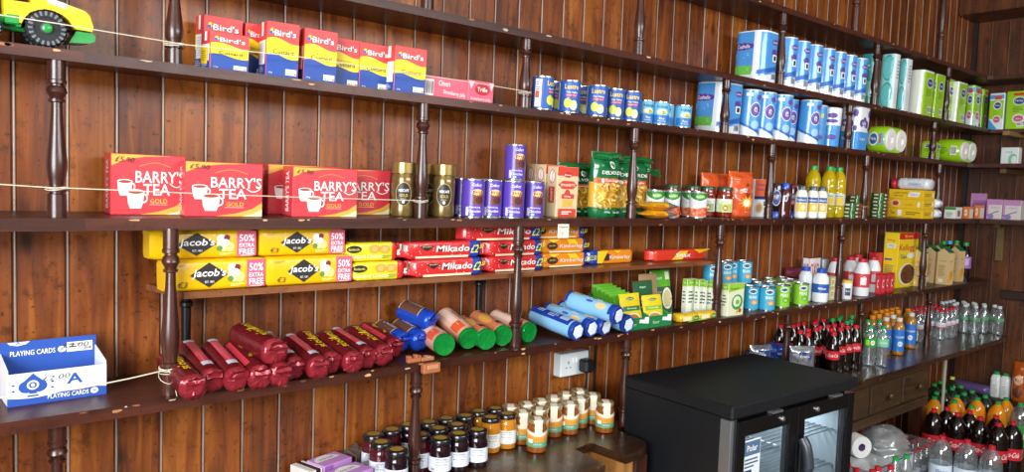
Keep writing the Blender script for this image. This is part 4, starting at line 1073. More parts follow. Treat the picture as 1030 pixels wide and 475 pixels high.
def tealF(w, h): return Art().lines(-.1*w, .55*h, .3*w, .9*h, 6, CARD('8c8a86')).lines(-.2*w, .1*h, .2*w, .4*h, 5, CARD('c8cfcc'))
pack_from(882, 897, 903.5, 54, -.205, S2, 'toilet_roll_pack', tealL, tealF, KW, 'teal and white toilet roll pack in front, right of the post', 'toilet roll pack')
pack_from(901, 909, 915, 59, -.20, S2, 'toilet_roll_pack', tealL, tealF, KW, 'teal and white toilet roll pack second, beside the white pack', 'toilet roll pack')
def tealD(d, h): return Art().rect(-.5*d, .5*h, .5*d, h, FILM('2f8f92'), 10).lines(-.3*d, .6*h, .3*d, .9*h, 4, CARD('bfe0dd')).rect(-.5*d, 0, .5*d, .22*h, FILM('3d9a7c'), 10)
pack_from(862, 876, 882, 54, -.13, S2, 'toilet_roll_pack', tealD, tealD, FILM('7fb9b4'), 'dull teal pack behind the post, left of the bright teal packs', 'toilet roll pack')
# lime green packs
LIME = FILM('9acb1c'); LIMEW = FILM('e8ecdf')
def nick(w, h, bg=True):
    A = Art()
    if bg: A.rect(-.46*w, .02*h, .46*w, .96*h, LIME, 10)
    A.ell(.05*w, .74*h, .27*w, .11*h, CARD('d8dfe8'), 16, 2); A.ell(.05*w, .74*h, .23*w, .09*h, CARD('35407e'), 16, 2); A.text('Nicky', .05*w, .74*h, .06*h, WH, .34*w, .02); A.lines(-.2*w, .44*h, .25*w, .6*h, 4, CARD('5f8a14')); A.bars(.0, .08*h, .34*w, .22*h, BK, WH, 6)
    return A
def nick2(w, h):
    A = nick(w, h); A.ell(.05*w, .28*h, .27*w, .12*h, CARD('d8dfe8'), 16, 2); A.ell(.05*w, .28*h, .21*w, .08*h, CARD('c8506a'), 14, 2); A.text('ultra', .05*w, .28*h, .05*h, WH, .24*w, .01)
    A.rect(-.2*w, .88*h, .3*w, .95*h, CARD('c8401c'), 6); return A
def nick3(w, h):
    A = Art(); A.rect(-.46*w, .02*h, .46*w, .96*h, FILM('dfe9ee'), 10); A.rect(-.46*w, .3*h, .46*w, .8*h, LIME, 10); A.rect(-.46*w, .84*h, .46*w, .95*h, FILM('4aa0d8'), 8); A.rect(-.15*w, .82*h, .3*w, .92*h, CARD('d84a2a'), 6)
    for cy, c in ((.66, '35407e'), (.28, 'c8506a')): A.ell(.05*w, cy*h, .28*w, .12*h, CARD('d8dfe8'), 16, 2); A.ell(.05*w, cy*h, .22*w, .085*h, CARD(c), 16, 2); A.text('Nicky', .05*w, cy*h, .05*h, WH, .3*w, .02)
    A.poly([(-.46*w, .02*h), (.1*w, .02*h), (-.46*w, .3*h)], FILM('3f9fd8')); return A
gw = 'lime green kitchen roll packs'
NL = 'lime green roll pack, '
tag(pack_from(910, 927, 938.5, 70, -.205, S2, 'kitchen_roll_pack', None, nick, LIMEW, 'large white-sided roll pack with lime front, left end of the green row', 'roll pack'), None, None, gw)
for a, m_, c, pt, Yf, l in ((937, 940, 948.5, 74.5, -.205, 'second in the row, barcode low down'), (947, 950, 959.3, 79, -.168, 'third in the row'), (955, 962, 971, 82, -.205, 'fourth in the row with a white side')):
    tag(pack_from(a, m_, c, pt, Yf, S2, 'kitchen_roll_pack', nick if l[0] != 'f' else None, nick, LIME if l[0] != 'f' else LIMEW, NL+l, 'roll pack'), None, None, gw)
tag(pack_from(970, 979, 986, 85.5, -.19, S2, 'kitchen_roll_pack', nick3, nick3, LIME, NL+'fifth in the row, blue and white wrapping', 'roll pack'), None, None, gw)
tag(pack_from(979, 988, 993, 89.5, -.13, S2, 'kitchen_roll_pack', nick2, nick2, LIME, NL+'sixth in the row at the inner corner', 'roll pack'), None, None, gw)
side_pack(993.5, 1008.5, 92.5, 129.5, RX+.03, S2, 'kitchen_roll_pack', nick3, FILM('dfe9ee'), 'blue, white and lime roll pack on the return shelf near the corner', 'roll pack', .12)
side_pack(1010.5, 1034, 91, 129.5, RX+.03, S2, 'kitchen_roll_pack', nick2, LIME, 'lime green roll pack with round badges at the right edge', 'roll pack', .12)
# packs of rolls lying with their ends to the front
def lying(pl, pm, pr, pt, Yf, z, lab, art, d=None):
    t = thing('toilet_roll_pack'); X0 = x_at(pm, Yf, z+.06); w = edge_len(pr, X0, Yf, z+.06, 0)
    d = d or bis(lambda s: proj(X0, Yf+s, z+.06)[0]-pl, 0.0, .6); h = z_at(pt, X0+.02, Yf)-z-droop(X0, Yf, z)[0]
    n = 2; r = min(h/2, w/4+.012)
    b = MB(); hh = h
    secs = []
    for y, k in ((d/2, .006), (d/2-.006, 0), (-d/2+.012, 0), (-d/2, .008)):
        secs.append([(p[0], y, p[1]+h/2) for p in [(q[0], q[1]) for q in rrect(w, h, min(w, h)*.46, 0, k)]])
    b.loft(secs, LIME); b.art(art(d, h), lambda u, v, o: (-w/2-o-.0005-.25*w*max(0, abs(v/h-.5)-.22)**1.5*0, -u, v)); b.build('wrapper', t)
    for k in (-1, 1):
        b = MB(); R = w/4*.96
        prof = [(R*.3, .0), (R*.3, .006), (R*.93, .009), (R, .004), (R, -.01)]
        b.lathe([(R, -.004), (R, .004), (R*.93, .010), (R*.36, .010), (R*.33, .001), (0, .001)], M('e3e0da', .7, bump=.5, bscale=60), 22)
        b.xf(Matrix.Translation((k*w/4, -d/2, h/2)) @ Matrix.Diagonal((1, 1, min(1.0, h/2/R*.97), 1)) @ Matrix.Rotation(PI/2, 4, 'X')); b.build('paper_roll', t)
    put(t, X0+w/2, Yf+d/2, z); return tag(t, lab, 'toilet roll pack')
def lyA(d, h): return Art().rect(-.42*d, .3*h, .42*d, .72*h, FILM('6fc0d8')).ell(-.1*d, .5*h, .26*d, .26*h, CARD('dfe8c8'), 16, 1).ell(-.1*d, .5*h, .2*d, .2*h, CARD('3a5a9a'), 16, 1).text('Nicky', -.1*d, .5*h, .14*h, WH, .3*d, .03).rect(.2*d, .35*h, .3*d, .7*h, CARD('d8602a'))
def lyB(d, h): return Art().lines(-.35*d, .35*h, .05*d, .65*h, 4, CARD('5c8a12')).bars(.1*d, .3*h, .36*d, .7*h, BK, WH, 7)
lying(870, 889, 909.5, 126.5, -.21, S3, 'green and blue pack of two toilet rolls lying end-on, left one', lyA)
lying(940, 965, 980, 140, -.21, S3, 'lime pack of two toilet rolls lying end-on, right of the post', lyB)
b = MB(); w, d, h = .10, .09, .115; b.loft([rrect(w, d, .02, 0), rrect(w, d, .02, h*.9), rrect(w, d, .02, h, .01)], LIME); b.art(nick(d, h, False), F_left(w, d)); b.art(nick(w, h, False), F_front(w, d))
o = b.build('toilet_roll_pack'); X = x_at(930, -.1, S3+.06); put(o, X+.03, -.12, S3); tag(o, 'small lime pack with round badge left of the post', 'toilet roll pack')
# ================================================================ bags, biscuit packs and sachets
def pillow(name, w, d, h, m, art=None, seed=0, top=.10, puff=1.0, zones=None, parent=None, nv=26, nk=36):
    """upright bag standing on its base, pinched to a crimp at the top; art on the front"""
    r = random.Random(seed); b = MB(); secs = []
    ph = [r.random()*6 for _ in range(6)]
    def ring(t):
        z = h*t
        if t > 1-top: k = max(0.0, (1-t)/top); dd = .004+(d-.004)*min(1, k*1.0)**1.2; ww = w*(1.0+.03*(1-k))
        else:
            dd = d*(.86+.14*math.sin(PI*min(1, t*1.4+.1))); ww = w*(.96+.04*math.sin(PI*t))
        if t < .05: dd *= .8+4*t; ww *= .95+1*t
        return z, dd, ww
    def fy(u, z, dd, ww):
        q = max(0.0, 1-abs(2*u/ww)**2.6)**.5
        wob = .0022*math.sin(z*70+u*55+ph[0])+.0016*math.sin(u*150-z*40+ph[1])+.0012*math.sin(z*190+ph[2]+u*60)
        return -dd/2*q+wob*min(1, dd/.02)*q
    for i in range(nv+1):
        z, dd, ww = ring(i/nv); c = []
        for k in range(nk):
            a = 2*PI*k/nk; u = ww/2*math.copysign(abs(math.cos(a))**.8, math.cos(a))
            y = fy(u, z, dd, ww)
            c.append((u, -y if math.sin(a) > 0 else y, z))
        secs.append(c)
    if zones:
        for t0, t1, zm in zones: b.loft(secs[round(t0*nv):round(t1*nv)+1], zm, caps=False)
    else: b.loft(secs, m)
    if art:
        def fn(u, v, o):
            z, dd, ww = ring(min(1, max(0, v/h))); return (u, fy(max(-ww/2, min(ww/2, u)), z, dd, ww)-.0012-o*1.5, v)
        b.art(art(w, h), fn)
    return b.build(name, parent, ang=60)
# ---- pasta bags (clear lower window with pasta, green printed top) ------------
PASTA = M('dba83a', .4, 0, .3, bump=.5, bscale=30)
def pasta_art(w, h):
    A = Art(); r = random.Random(2); g = CARD('136a35')
    A.band(-.47*w, .47*w, lambda u: .60*h, lambda u: .97*h, M('14693a', .25, 0, .5), 14, 8)
    A.band(-.47*w, .47*w, lambda u: .02*h, lambda u: .15*h, M('14693a', .25, 0, .5), 14, 3)
    A.band(-.47*w, .47*w, lambda u: .525*h, lambda u: .60*h, CARD('dd5b36'), 14, 2)
    for _ in range(90):
        cx = (-.43+.86*r.random())*w; cy = (.17+.34*r.random())*h; an = r.random()*PI; c, s = math.cos(an), math.sin(an); l, q = .011, .0032
        A.poly([(cx+c*l-s*q, cy+s*l+c*q), (cx-c*l-s*q, cy-s*l+c*q), (cx-c*l+s*q, cy-s*l-c*q), (cx+c*l+s*q, cy+s*l-c*q)], M(r.choice(('e6bc4a', 'cf9a2c', 'f0d070', 'b98424')), .35, 0, .3))
    A.ell(0, .80*h, .09*w, .055*h, WH, 16, 2); A.ell(0, .80*h, .07*w, .043*h, g, 14, 2); A.stroke([(-.02*w, .77*h), (.01*w, .80*h), (-.015*w, .83*h)], .012*w, WH)
    A.text('DELVERDE', .01*w, .685*h, .052*h, WH, .72*w, .03); A.text('Conchiglie', .02*w, .562*h, .045*h, WH, .5*w, .02); A.ell(-.32*w, .562*h, .05*w, .03*h, WH, 10, 1)
    A.text('500g', -.15*w, .085*h, .03*h, WH, .2*w, .01); A.text('No 29', .2*w, .085*h, .03*h, WH, .25*w, .01)
    return A
for pl, pr, pt, Y, sd, l in ((564, 596, 163, -.062, 1, 'green pasta bag set back on the left, behind the spaghetti box'), (598, 621.5, 152, -.165, 2, 'green pasta bag in front with the full brand panel, centre'), (618, 648, 156, -.12, 3, 'green pasta bag on the right, behind the shelf post')):
    X0 = x_at(pl, Y, S4+.1); w = edge_len(pr, X0, Y, S4+.1, 0); h = z_at(pt, X0, Y)-S4-droop(X0, Y, S4)[0]
    GB = M('14693a', .25, 0, .4, bump=.4, bscale=30); o = pillow('pasta_bag', w, .075, h, PASTA, pasta_art, sd, .22, 1.0, [(0, .15, GB), (.15, .54, PASTA), (.54, 1, GB)]); put(o, X0+w/2, Y+.02, S4, -.12*(sd-1))
    b = MB(); rr = random.Random(sd)   # folded-over green top
    n = 12; secs = []
    for i in range(n+1):
        t = i/n; x = -w*.5+w*1.06*t
        secs.append([(x+.006*math.sin(t*9+k), -.012-.024*math.sin(PI*t)*(.6+.4*math.cos(k))+.03*math.sin(2*PI*k/8)*.5, h*(.93+.045*math.cos(2*PI*k/8)+.02*math.sin(t*7+sd)*math.sin(PI*t))) for k in range(8)])
    b.loft(secs, M('1a7a3e', .22, .1, .6, bump=.8, bscale=40)); 
    A = Art(); b.build('folded_top', o, ang=60)
    tag(o, l, 'pasta bag', 'green pasta bags')
    if sd == 3:
        b = MB(); b.loft([[(w*.30+.01*k+.02*math.sin(k*2.1+t*4), -.01+.02*t, h*(.98-.12*t)-.012*k) for k in range(5)] for t in (0, .5, 1, 1.6)], M('1a7a3e', .22, .1, .6, bump=.8, bscale=40), caps=False, close=False)
        secs = [[(w*.34+.016*k, -.03+.008*math.sin(k), h*(.96-.05*k)+.010*math.sin(k*2)) for k in range(6)], [(w*.36+.018*k, -.02, h*(.86-.03*k)) for k in range(6)], [(w*.34+.014*k, .012, h*(.90-.04*k)) for k in range(6)]]
        b.loft(list(map(list, zip(*secs))), M('1a7a3e', .22, .1, .6, bump=.8, bscale=40)); b.build('loose_flap', o)
# ---- orange bags -----------------------------------------------------------------
ORG = M('dd5a2a', .28, .05, .5, bump=.5, bscale=28)
def oart(w, h):
    A = Art(); A.poly([(-.2*w, .60*h), (-.05*w, .64*h), (.35*w, .62*h), (.35*w, .56*h), (-.05*w, .55*h)], CARD('f1e9de')); A.text('PANZANI', .12*w, .595*h, .04*h, CARD('b8321c'), .4*w, .02)
    A.poly([(-.0*w, .69*h), (.12*w, .76*h), (.24*w, .69*h)], CARD('6a4a1e')); A.poly([(.02*w, .54*h), (.22*w, .54*h), (.12*w, .42*h)], CARD('7a2c14'))
    n = 12; A.poly([(.10*w+(.36 if i % 2 == 0 else .2)*w*math.cos(i*PI/n+.2), .33*h+(.15 if i % 2 == 0 else .08)*h*math.sin(i*PI/n+.2)) for i in range(2*n)], CARD('f2b63a')); A.ell(.08*w, .32*h, .17*w, .075*h, CARD('f7ead0'), 14, 2); A.text('500g', .1*w, .12*h, .03*h, CARD('f3c9a8'), .2*w, 0)
    return A
for pl, pr, pt, Y, d, sd, l, art in ((704, 721, 173.5, -.055, .05, 11, 'orange bag at the back left, behind the sauce jars', None), (719, 738, 174.5, -.05, .05, 12, 'orange bag at the back, right of the first, behind the jars', None), (733.5, 757, 172, -.135, .075, 13, 'large orange bag standing in front, yellow starburst print', oart)):
    X0 = x_at(pl, Y, S4+.08); w = edge_len(pr, X0, Y, S4+.08, -.2 if art else 0); h = z_at(pt, X0, Y)-S4-droop(X0, Y, S4)[0]
    o = pillow('orange_food_bag', w, d, h, ORG, art, sd, .18); put(o, X0+w/2, Y, S4, -.2 if art else 0); tag(o, l, 'food bag', 'orange food bags')
# ---- flat yellow sachets with silver ends lying in front of the tins ---------------
def ysach(k):
    w, d, h = .165, .075, .034
    b = MB(); secs = []; rr = random.Random(k); n = 16
    for i in range(n+1):
        t = i/n; x = -w/2+w*t; s = min(1, .12+4*min(t, 1-t))
        secs.append([(x, d/2*math.cos(a)*(1 if abs(math.cos(a)) < .9 else 1), h/2+h/2*s*math.sin(a)*(1 if i < n*.7 else .8+.3*rr.random())) for a in [2*PI*q/14 for q in range(14)]])
    b.loft(secs[:int(n*.66)+1], M('e0a21c', .28, 0, .4, bump=.3, bscale=30)); b.loft(secs[int(n*.66):], M('a8a6a8', .22, .7, .4, bump=1, bscale=50))
    A = Art(); A.rect(-.07, .008, .02, .014, CARD('c8601c')); A.text('Noodles', -.03, .020, .007, CARD('8a2a14'), .05, .02)
    b.art(A, lambda u, v, o: (u, -d/2*math.sqrt(max(0, 1-((v-h/2)/(h/2))**2))-o-.001, v))
    return b.build('noodle_sachet', ang=60)
X0 = x_at(664, -.235, S4+.03)
for k in range(2):
    o = ysach(k); put(o, X0+.004*k, -.222, S4+.033*k, (.03, -.05)[k]); tag(o, ('lower', 'upper')[k]+' yellow sachet with silver end lying before the bean tins', 'sachet', 'yellow sachets')

# ---- cracker packs (brick shaped) ---------------------------------------------------
CY = M('e4b20a', .28, 0, .3, bump=.25, bscale=22)
def brick(w, d, h, m, seed):
    r = random.Random(seed); b = MB(); secs = []; n = 22
    for i in range(n+1):
        t = i/n; x = -w/2+w*t; e = min(i, n-i); s = 1 if e > 0 else .93
        c = []
        for p in rrect(d*s, h*s, .012, 0, 0, 3):
            c.append((x+(.002*(r.random()-.5)), p[0]*(1+.012*(r.random()-.5)), h/2+p[1]+(.0012*(r.random()-.5) if p[1] > 0 else 0)))
        secs.append(c)
    b.loft(secs, m)
    z0 = min(p[2] for p in b.v); b.v = [(x, y, z-z0) for x, y, z in b.v]
    return b
def crack(w, h, price):
    A = Art(); e = .004
    A.rect(.30*w, e, .5*w-.002, h-e, CARD('d95a78'), 4); A.text('50%', .40*w, .70*h, .26*h, WH, .15*w, .03); A.text('EXTRA', .40*w, .44*h, .14*h, WH, .15*w, .03); A.text('FREE', .40*w, .22*h, .2*h, WH, .15*w, .04); A.rect(.34*w, .07*h, .46*w, .085*h, WH)
    A.poly([(-.27*w, .50*h), (-.085*w, .90*h), (.10*w, .50*h), (-.085*w, .10*h)], CARD('2a2726')); A.text("Jacob's", -.08*w, .54*h, .32*h, WH, .33*w, .04, .2); A.text('EST. 1851', -.08*w, .28*h, .07*h, WH, .09*w, .01)
    for x, y, rx, ry, c in ((.17, .45, .07, .2, 'efe3b0'), (.15, .68, .05, .16, 'f6f1e4'), (.20, .72, .03, .1, '7a2334'), (.23, .4, .05, .18, 'd8c77a'), (.19, .55, .035, .12, 'f8f5ee'), (.13, .35, .03, .1, '5f8a3a')): A.ell(x*w, y*h, rx*w, ry*h, CARD(c), 12, 1)
    A.lines(.13*w, .10*h, .28*w, .2*h, 2, CARD('f6e48a')); A.lines(-.42*w, .78*h, -.30*w, .88*h, 2, CARD('b58a10')); A.text(price, -.34*w, .22*h, .18*h, INK, .09*w, 0, .2)
    return A
def cracker(pl, pr, pt, pb, Y, z, price, lab, sd, a=0.0, d=.068, h=.079):
    X0 = x_at(pl, Y, z+.03); w = edge_len(pr, X0, Y, z+.03, a)
    b = brick(w, d, h, CY, sd); b.art(crack(w, h, price), F_front(w, d), .0012)
    o = b.build('cracker_pack', ang=50); put(o, X0+math.cos(a)*w/2-math.sin(a)*d/2, Y+math.sin(a)*w/2+math.cos(a)*d/2, z, a); return tag(o, lab, 'cracker pack', 'yellow cracker packs')
cracker(166, 267, 0, 0, -.185, S5, '€3', 'yellow cracker pack lower left, at the end of the short shelf', 1, .02)
cracker(151, 258, 0, 0, -.165, S5+.0795, '€3', 'yellow cracker pack upper left, overhanging the one below', 2, .0, .068, .073)
cracker(268, 354, 0, 0, -.182, S5, '€3', 'yellow cracker pack lower right', 3, .0)
cracker(261, 347, 0, 0, -.162, S5+.0795, '€3', 'yellow cracker pack upper right', 4, .0, .068, .073)
# ---- flow wrapped biscuit packs -------------------------------------------------------
def flow(name, w, d, h, zones, art, seed, endw=.022):
    """zones: list of (t0, t1, material) along the pack"""
    r = random.Random(seed); b = MB(); n = 40; secs = []
    for i in range(n+1):
        t = i/n; x = -w/2+w*t; e = min(x+w/2, w/2-x)
        s = .16 if e < endw*.5 else (min(1, .16+.84*((e-endw*.5)/(endw*.9))**.7))
        c = []
        for p in rrect(d*(.55+.45*s), h*max(s, .8), min(.008, h*.3*s+.001), 0, 0, 3):
            j = 1+.03*(r.random()-.5)
            c.append((x+.002*(r.random()-.5), p[0]*j*(1 if s > .5 else max(.06, s)), h/2+p[1]*j))
        secs.append(c)
    for t0, t1, m in zones:
        a, c = round(t0*n), round(t1*n)
        b.loft(secs[a:c+1], m, caps=(a == 0 or c == n))
    z0 = min(p[2] for p in b.v)
    b.v = [(x, y, z-z0) for x, y, z in b.v]
    if art: b.art(art(w, h), F_front(w, d), .0022)
    return b.build(name, ang=55)
YC, RC = M('e3cb22', .25, 0, .5, bump=.35, bscale=28), M('d02c2e', .25, 0, .5, bump=.45, bscale=30)
BC, OC = M('1f3f9e', .25, 0, .5, bump=.45, bscale=30), M('e0861e', .25, 0, .5, bump=.4, bscale=30)
def ccart(w, h):
    A = Art(); A.ell(-.33*w, .66*h, .12*w, .2*h, CARD('1d2a1c'), 16, 1); A.text('Bolands', -.33*w, .66*h, .13*h, CARD('e8d060'), .17*w, .02); A.text('Custard Creams', -.14*w, .28*h, .2*h, CARD('f4f0cc'), .56*w, .02)
    for x, y in ((.0, .66), (.17, .64)): A.poly([(x*w+.085*w*math.cos(q), y*h+.24*h*math.sin(q)) for q in [i*PI/5 for i in range(10)]], CARD('cf9a3e')); A.ell(x*w, y*h, .05*w, .14*h, CARD('dfb05c'), 10, 1)
    A.lines(.12*w, .14*h, .3*w, .34*h, 2, CARD('3c9a46')); A.text('g', .40*w, .45*h, .3*h, WH, .06*w, .02); A.ell(.46*w, .7*h, .02*w, .2*h, CARD('2c6a34'), 8, 1)
    return A
def flowput(name, pl, pr, Y, z, d, h, zones, art, sd, lab, g, a=0.0, cat='biscuit pack'):
    X0 = x_at(pl, Y, z+h/2); w = edge_len(pr, X0, Y, z+h/2, a)
    o = flow(name, w, d, h, zones, art, sd); put(o, X0+math.cos(a)*w/2-math.sin(a)*d/2, Y+math.sin(a)*w/2+math.cos(a)*d/2, z, a); return tag(o, lab, cat, g)
flowput('custard_cream_pack', 350, 413, -.182, S5, .06, .055, [(0, .78, YC), (.78, 1, RC)], ccart, 21, 'yellow custard cream pack, lower of the two, red end', 'yellow custard cream packs')
flowput('custard_cream_pack', 345, 406, -.172, S5+.056, .06, .055, [(0, .80, YC), (.80, 1, RC)], ccart, 22, 'yellow custard cream pack, upper of the two, red end', 'yellow custard cream packs')
def redart(w, h):
    A = Art(); A.poly([(-.30*w, .72*h), (-.22*w, .80*h), (-.12*w, .72*h), (-.21*w, .45*h)], CARD('1b1a1e')); A.text("Jacob's", -.21*w, .70*h, .12*h, CARD('e0c070'), .11*w, .02); A.text('Mikado', .10*w, .58*h, .38*h, WH, .40*w, .04, .2)
    A.text('£2', .365*w, .52*h, .5*h, CARD('dfe04a'), .09*w, .03, .3); A.text('.50', .445*w, .66*h, .26*h, CARD('dfe04a'), .05*w, .03, .3); A.rect(-.34*w, .04*h, .28*w, .16*h, CARD('ecd7b4'), 6)
    r = random.Random(1)
    for _ in range(16): A.ell((-.45+.7*r.random())*w, (.2+.6*r.random())*h, .006*w, .03*h, CARD('f0d8b8'), 6, 1)
    return A
rz = [(0, .80, RC), (.80, 1, BC)]; gr = 'red biscuit packs with blue price end'
flowput('mallow_biscuit_pack', 412, 489.5, -.184, S5, .06, .056, rz, redart, 31, 'red biscuit pack, lower of the left pair', gr)
flowput('mallow_biscuit_pack', 403, 488, -.176, S5+.057, .06, .053, rz, redart, 32, 'red biscuit pack, upper of the left pair', gr)
for k, l in enumerate(('bottom', 'middle', 'topmost')):
    flowput('mallow_biscuit_pack', (487, 487.5, 464.5)[k], (550.5, 549.5, 549.5)[k], -.155-.004*(k % 2), S5+.0535*k, .06, .053, rz, redart, 33+k, 'red biscuit pack, %s of the right stack of three' % l, gr)
def orart(w, h):
    A = Art(); A.ell(-.24*w, .5*h, .10*w, .26*h, CARD('3a2a22'), 12, 1); A.text("Jacob's", -.24*w, .52*h, .14*h, CARD('e0c070'), .12*w, .02); A.text('Kimberley', .12*w, .45*h, .34*h, CARD('f2e3d2'), .44*w, .03, .1); A.poly([(.02*w, .95*h), (.18*w, .95*h), (.26*w, .6*h), (.08*w, .62*h)], CARD('efc21c')); A.poly([(-.32*w, .95*h), (-.1*w, .95*h), (-.22*w, .72*h)], CARD('f0c832'))
    A.text('£2.50', .42*w, .5*h, .3*h, CARD('dfe04a'), .10*w, .03, .2); A.rect(-.3*w, .05*h, .3*w, .14*h, CARD('f1ddb8'), 5)
    return A
oz = [(0, .84, OC), (.84, 1, BC)]; go = 'orange biscuit packs with blue price end'
for k, l in enumerate(('bottom', 'middle', 'topmost')):
    flowput('mallow_biscuit_pack', (541, 541, 523)[k], (594.5, 593.5, 592)[k], -.125-.004*(k % 2), S5+.0535*k, .06, .053, oz, orart, 43+k, 'orange biscuit pack, %s of the stack of three by the price card' % l, go)
def orart2(w, h):
    A = Art(); A.text('£2.50', -.38*w, .5*h, .34*h, CARD('dfe04a'), .13*w, .03, .2); A.rect(-.5*w, .35*h, -.46*w, .6*h, WH); A.ell(-.12*w, .5*h, .1*w, .26*h, CARD('3a2a22'), 12, 1); A.text('Kimberley', .15*w, .45*h, .36*h, CARD('f2e3d2'), .42*w, .03, .1); A.poly([(-.3*w, .95*h), (-.1*w, .95*h), (-.2*w, .1*h), (-.3*w, .1*h)], CARD('efc21c')); A.poly([(.02*w, .95*h), (.16*w, .95*h), (.1*w, .75*h)], CARD('efc21c')); return A
flowput('mallow_biscuit_pack', 590, 640, -.11, S5, .06, .055, [(0, .27, BC), (.27, .92, OC), (.92, 1, M('ecc41e', .25, 0, .5, bump=.4, bscale=30))], orart2, 47, 'orange biscuit pack lying alone with blue end to the left', go)
def rart(w, h): return Art().poly([(-.18*w, .1*h), (-.05*w, .85*h), (.1*w, .85*h), (0, .1*h)], CARD('ecc024')).text('Snax', .02*w, .5*h, .4*h, CARD('e6e2ea'), .26*w, .04, .2).poly([(.2*w, .95*h), (.5*w, .95*h), (.3*w, .6*h)], CARD('ecc024'))
flowput('snack_pack', 655.5, 714, -.125, S5, .07, .048, [(0, 1, M('d43a26', .25, 0, .5, bump=.5, bscale=30))], rart, 51, 'red and yellow snack pack alone at the right of the short shelf', None, 0, 'snack pack')

# ---- rolls of biscuits lying on the long shelf -----------------------------------------
def roll(name, r, L, body, cap, art, seed, crumple=.12, end=None, sq=2.0, foot=.016, bandm=None):
    """biscuit roll lying along -y (front end towards the viewer), resting on z = 0"""
    rr = random.Random(seed); t = thing(name); n = 26; b = MB()
    def ring(z, k, j=.02): 
        out = []
        for i in range(n):
            a = 2*PI*i/n; c, s = math.cos(a), math.sin(a); q = (abs(c)**sq+abs(s)**sq)**(1/sq)
            R = r*k*(1+j*(rr.random()-.5)); out.append((R*s/q, -R*c/q, z+(rr.random()-.5)*j*.02))
        return out
    body_rings = [ring(0, .55, crumple), ring(.004, .92, crumple*.6)]+[ring(foot+(L-2*foot)*i/8, 1, .02+crumple*.12) for i in range(9)]
    b.loft(body_rings, body)
    if art: b.art(art(r, L), lambda u, v, o: ((r+.0014+o)*math.sin(PI-v/r), -(r+.0014+o)*math.cos(PI-v/r), L/2+u))
    Mx = Matrix.Translation((0, 0, r)) @ Matrix.Rotation(PI/2, 4, 'X') @ Matrix.Translation((0, 0, -L/2))
    b.xf(Mx); b.build('wrapper', t, ang=60)
    b = MB()
    if end == 'crimp':   # gathered foil twist folded down
        secs = [ring(L-foot, 1.0, .02), ring(L-foot*.4, 1.0, crumple), ring(L, .84, crumple*1.6), ring(L+.003, .5, crumple*2), ring(L+.001, .1, .1)]
        b.loft(secs, cap)
        f = [[(x*r*.8+.004*rr.random(), r*.25+.005*q*(1+.6*rr.random()), L+.003+.004*(q % 2)+.004*rr.random()) for q in range(4)] for x in (-.8, -.4, 0, .4, .8)]
        b.loft(f+[[(p[0], p[1]-.0, p[2]-.003) for p in c] for c in reversed(f)], cap, close=False, caps=False)
    else:
        secs = [ring(L-foot, 1.0, .01), ring(L-.004, 1.01, crumple*.4), ring(L, .95, crumple*.5), ring(L-.001, .80, crumple*.6), ring(L-.003, .45, crumple*.8), ring(L-.002, .08, .2)]
        b.loft(secs, cap)
        if end: end(b, r, L)
    b.xf(Mx); b.build('end_fold', t, ang=50)
    return t
def axis3(pf, pb, zf, L, r):
    """front end at height zf under pixel pf; back end at distance L on the sight line of pb"""
    F = Vector((*on_z(*pf, zf), zf)); d = ray(*pb); o = CAM-F
    A_, B_, C_ = d.dot(d), 2*d.dot(o), o.dot(o)-L*L; q = B_*B_-4*A_*C_
    t = (-B_+math.sqrt(q))/(2*A_) if q > 0 else -B_/(2*A_)
    P = CAM+d*t
    if P.y > -r-.004: P = CAM+d*((-r-.004-CAM.y)/d.y)
    if P.z < zf:
        x, y = on_z(*pb, zf); P = Vector((x, y, zf)); v = (P-F); P = F+v*(L/v.length)
        if P.y > -r-.004: P = F+(P-F)*((-r-.004-F.y)/(P.y-F.y))
    return F, P
def rollset(t, F, P, r, lab, g, cat='biscuit roll'):
    y = (P-F).normalized(); x = y.cross(Vector((0, 0, 1))).normalized(); z = x.cross(y)
    R = Matrix((x, y, z)).transposed()
    t.location = (F+P)/2-R @ Vector((0, 0, r)); t.rotation_euler = R.to_euler(); return tag(t, lab, cat, g)
def settle(FP, gap, it=120):
    """ease neighbouring rolls apart sideways"""
    for _ in range(it):
        for i in range(len(FP)-1):
            for e in (0, 1):
                a, c = FP[i][e], FP[i+1][e]; dx = c.x-a.x
                if dx < gap: s_ = (gap-dx)/2; a.x -= s_*.8; c.x += s_*.8
MAR = FOIL('6e1a20', .26); MARL = FOIL('8f2530', .24)
YT = M('e2bd22', .3, 0, .4)
def mart(kind):
    def f(r, L):
        A = Art()
        if kind == 0: A.text('Toffypops', -.08*L, 0, r*.95, YT, .66*L, .06, .2); A.poly([(-.42*L, -r*.9), (-.36*L, r*.9), (-.30*L, r*.5), (-.36*L, -r*.9)], YT)
        elif kind == 1: A.rect(-.42*L, -r*.35, .30*L, r*.35, M('c03a48', .3, 0, .4), 6, 3); A.lines(-.38*L, -r*.3, .25*L, r*.3, 5, M('d86a70', .3)); A.rect(.22*L, -r*.4, .32*L, r*.4, M('b9bcc8', .3), 2, 3); A.rect(-.46*L, -r*.4, -.40*L, r*.4, M('b9bcc8', .3), 2, 3)
        else: A.stroke([(-.45*L+.6*L*k/10, r*.25*math.sin(k*1.1)+.2*r) for k in range(11)], r*.28, M('c99a1c', .3)); A.rect(-.4*L, -r*.9, .3*L, -r*.45, M('b83440', .3), 6, 2)
        return A
    return f
gm = 'maroon foil biscuit rolls'; RM = .0305
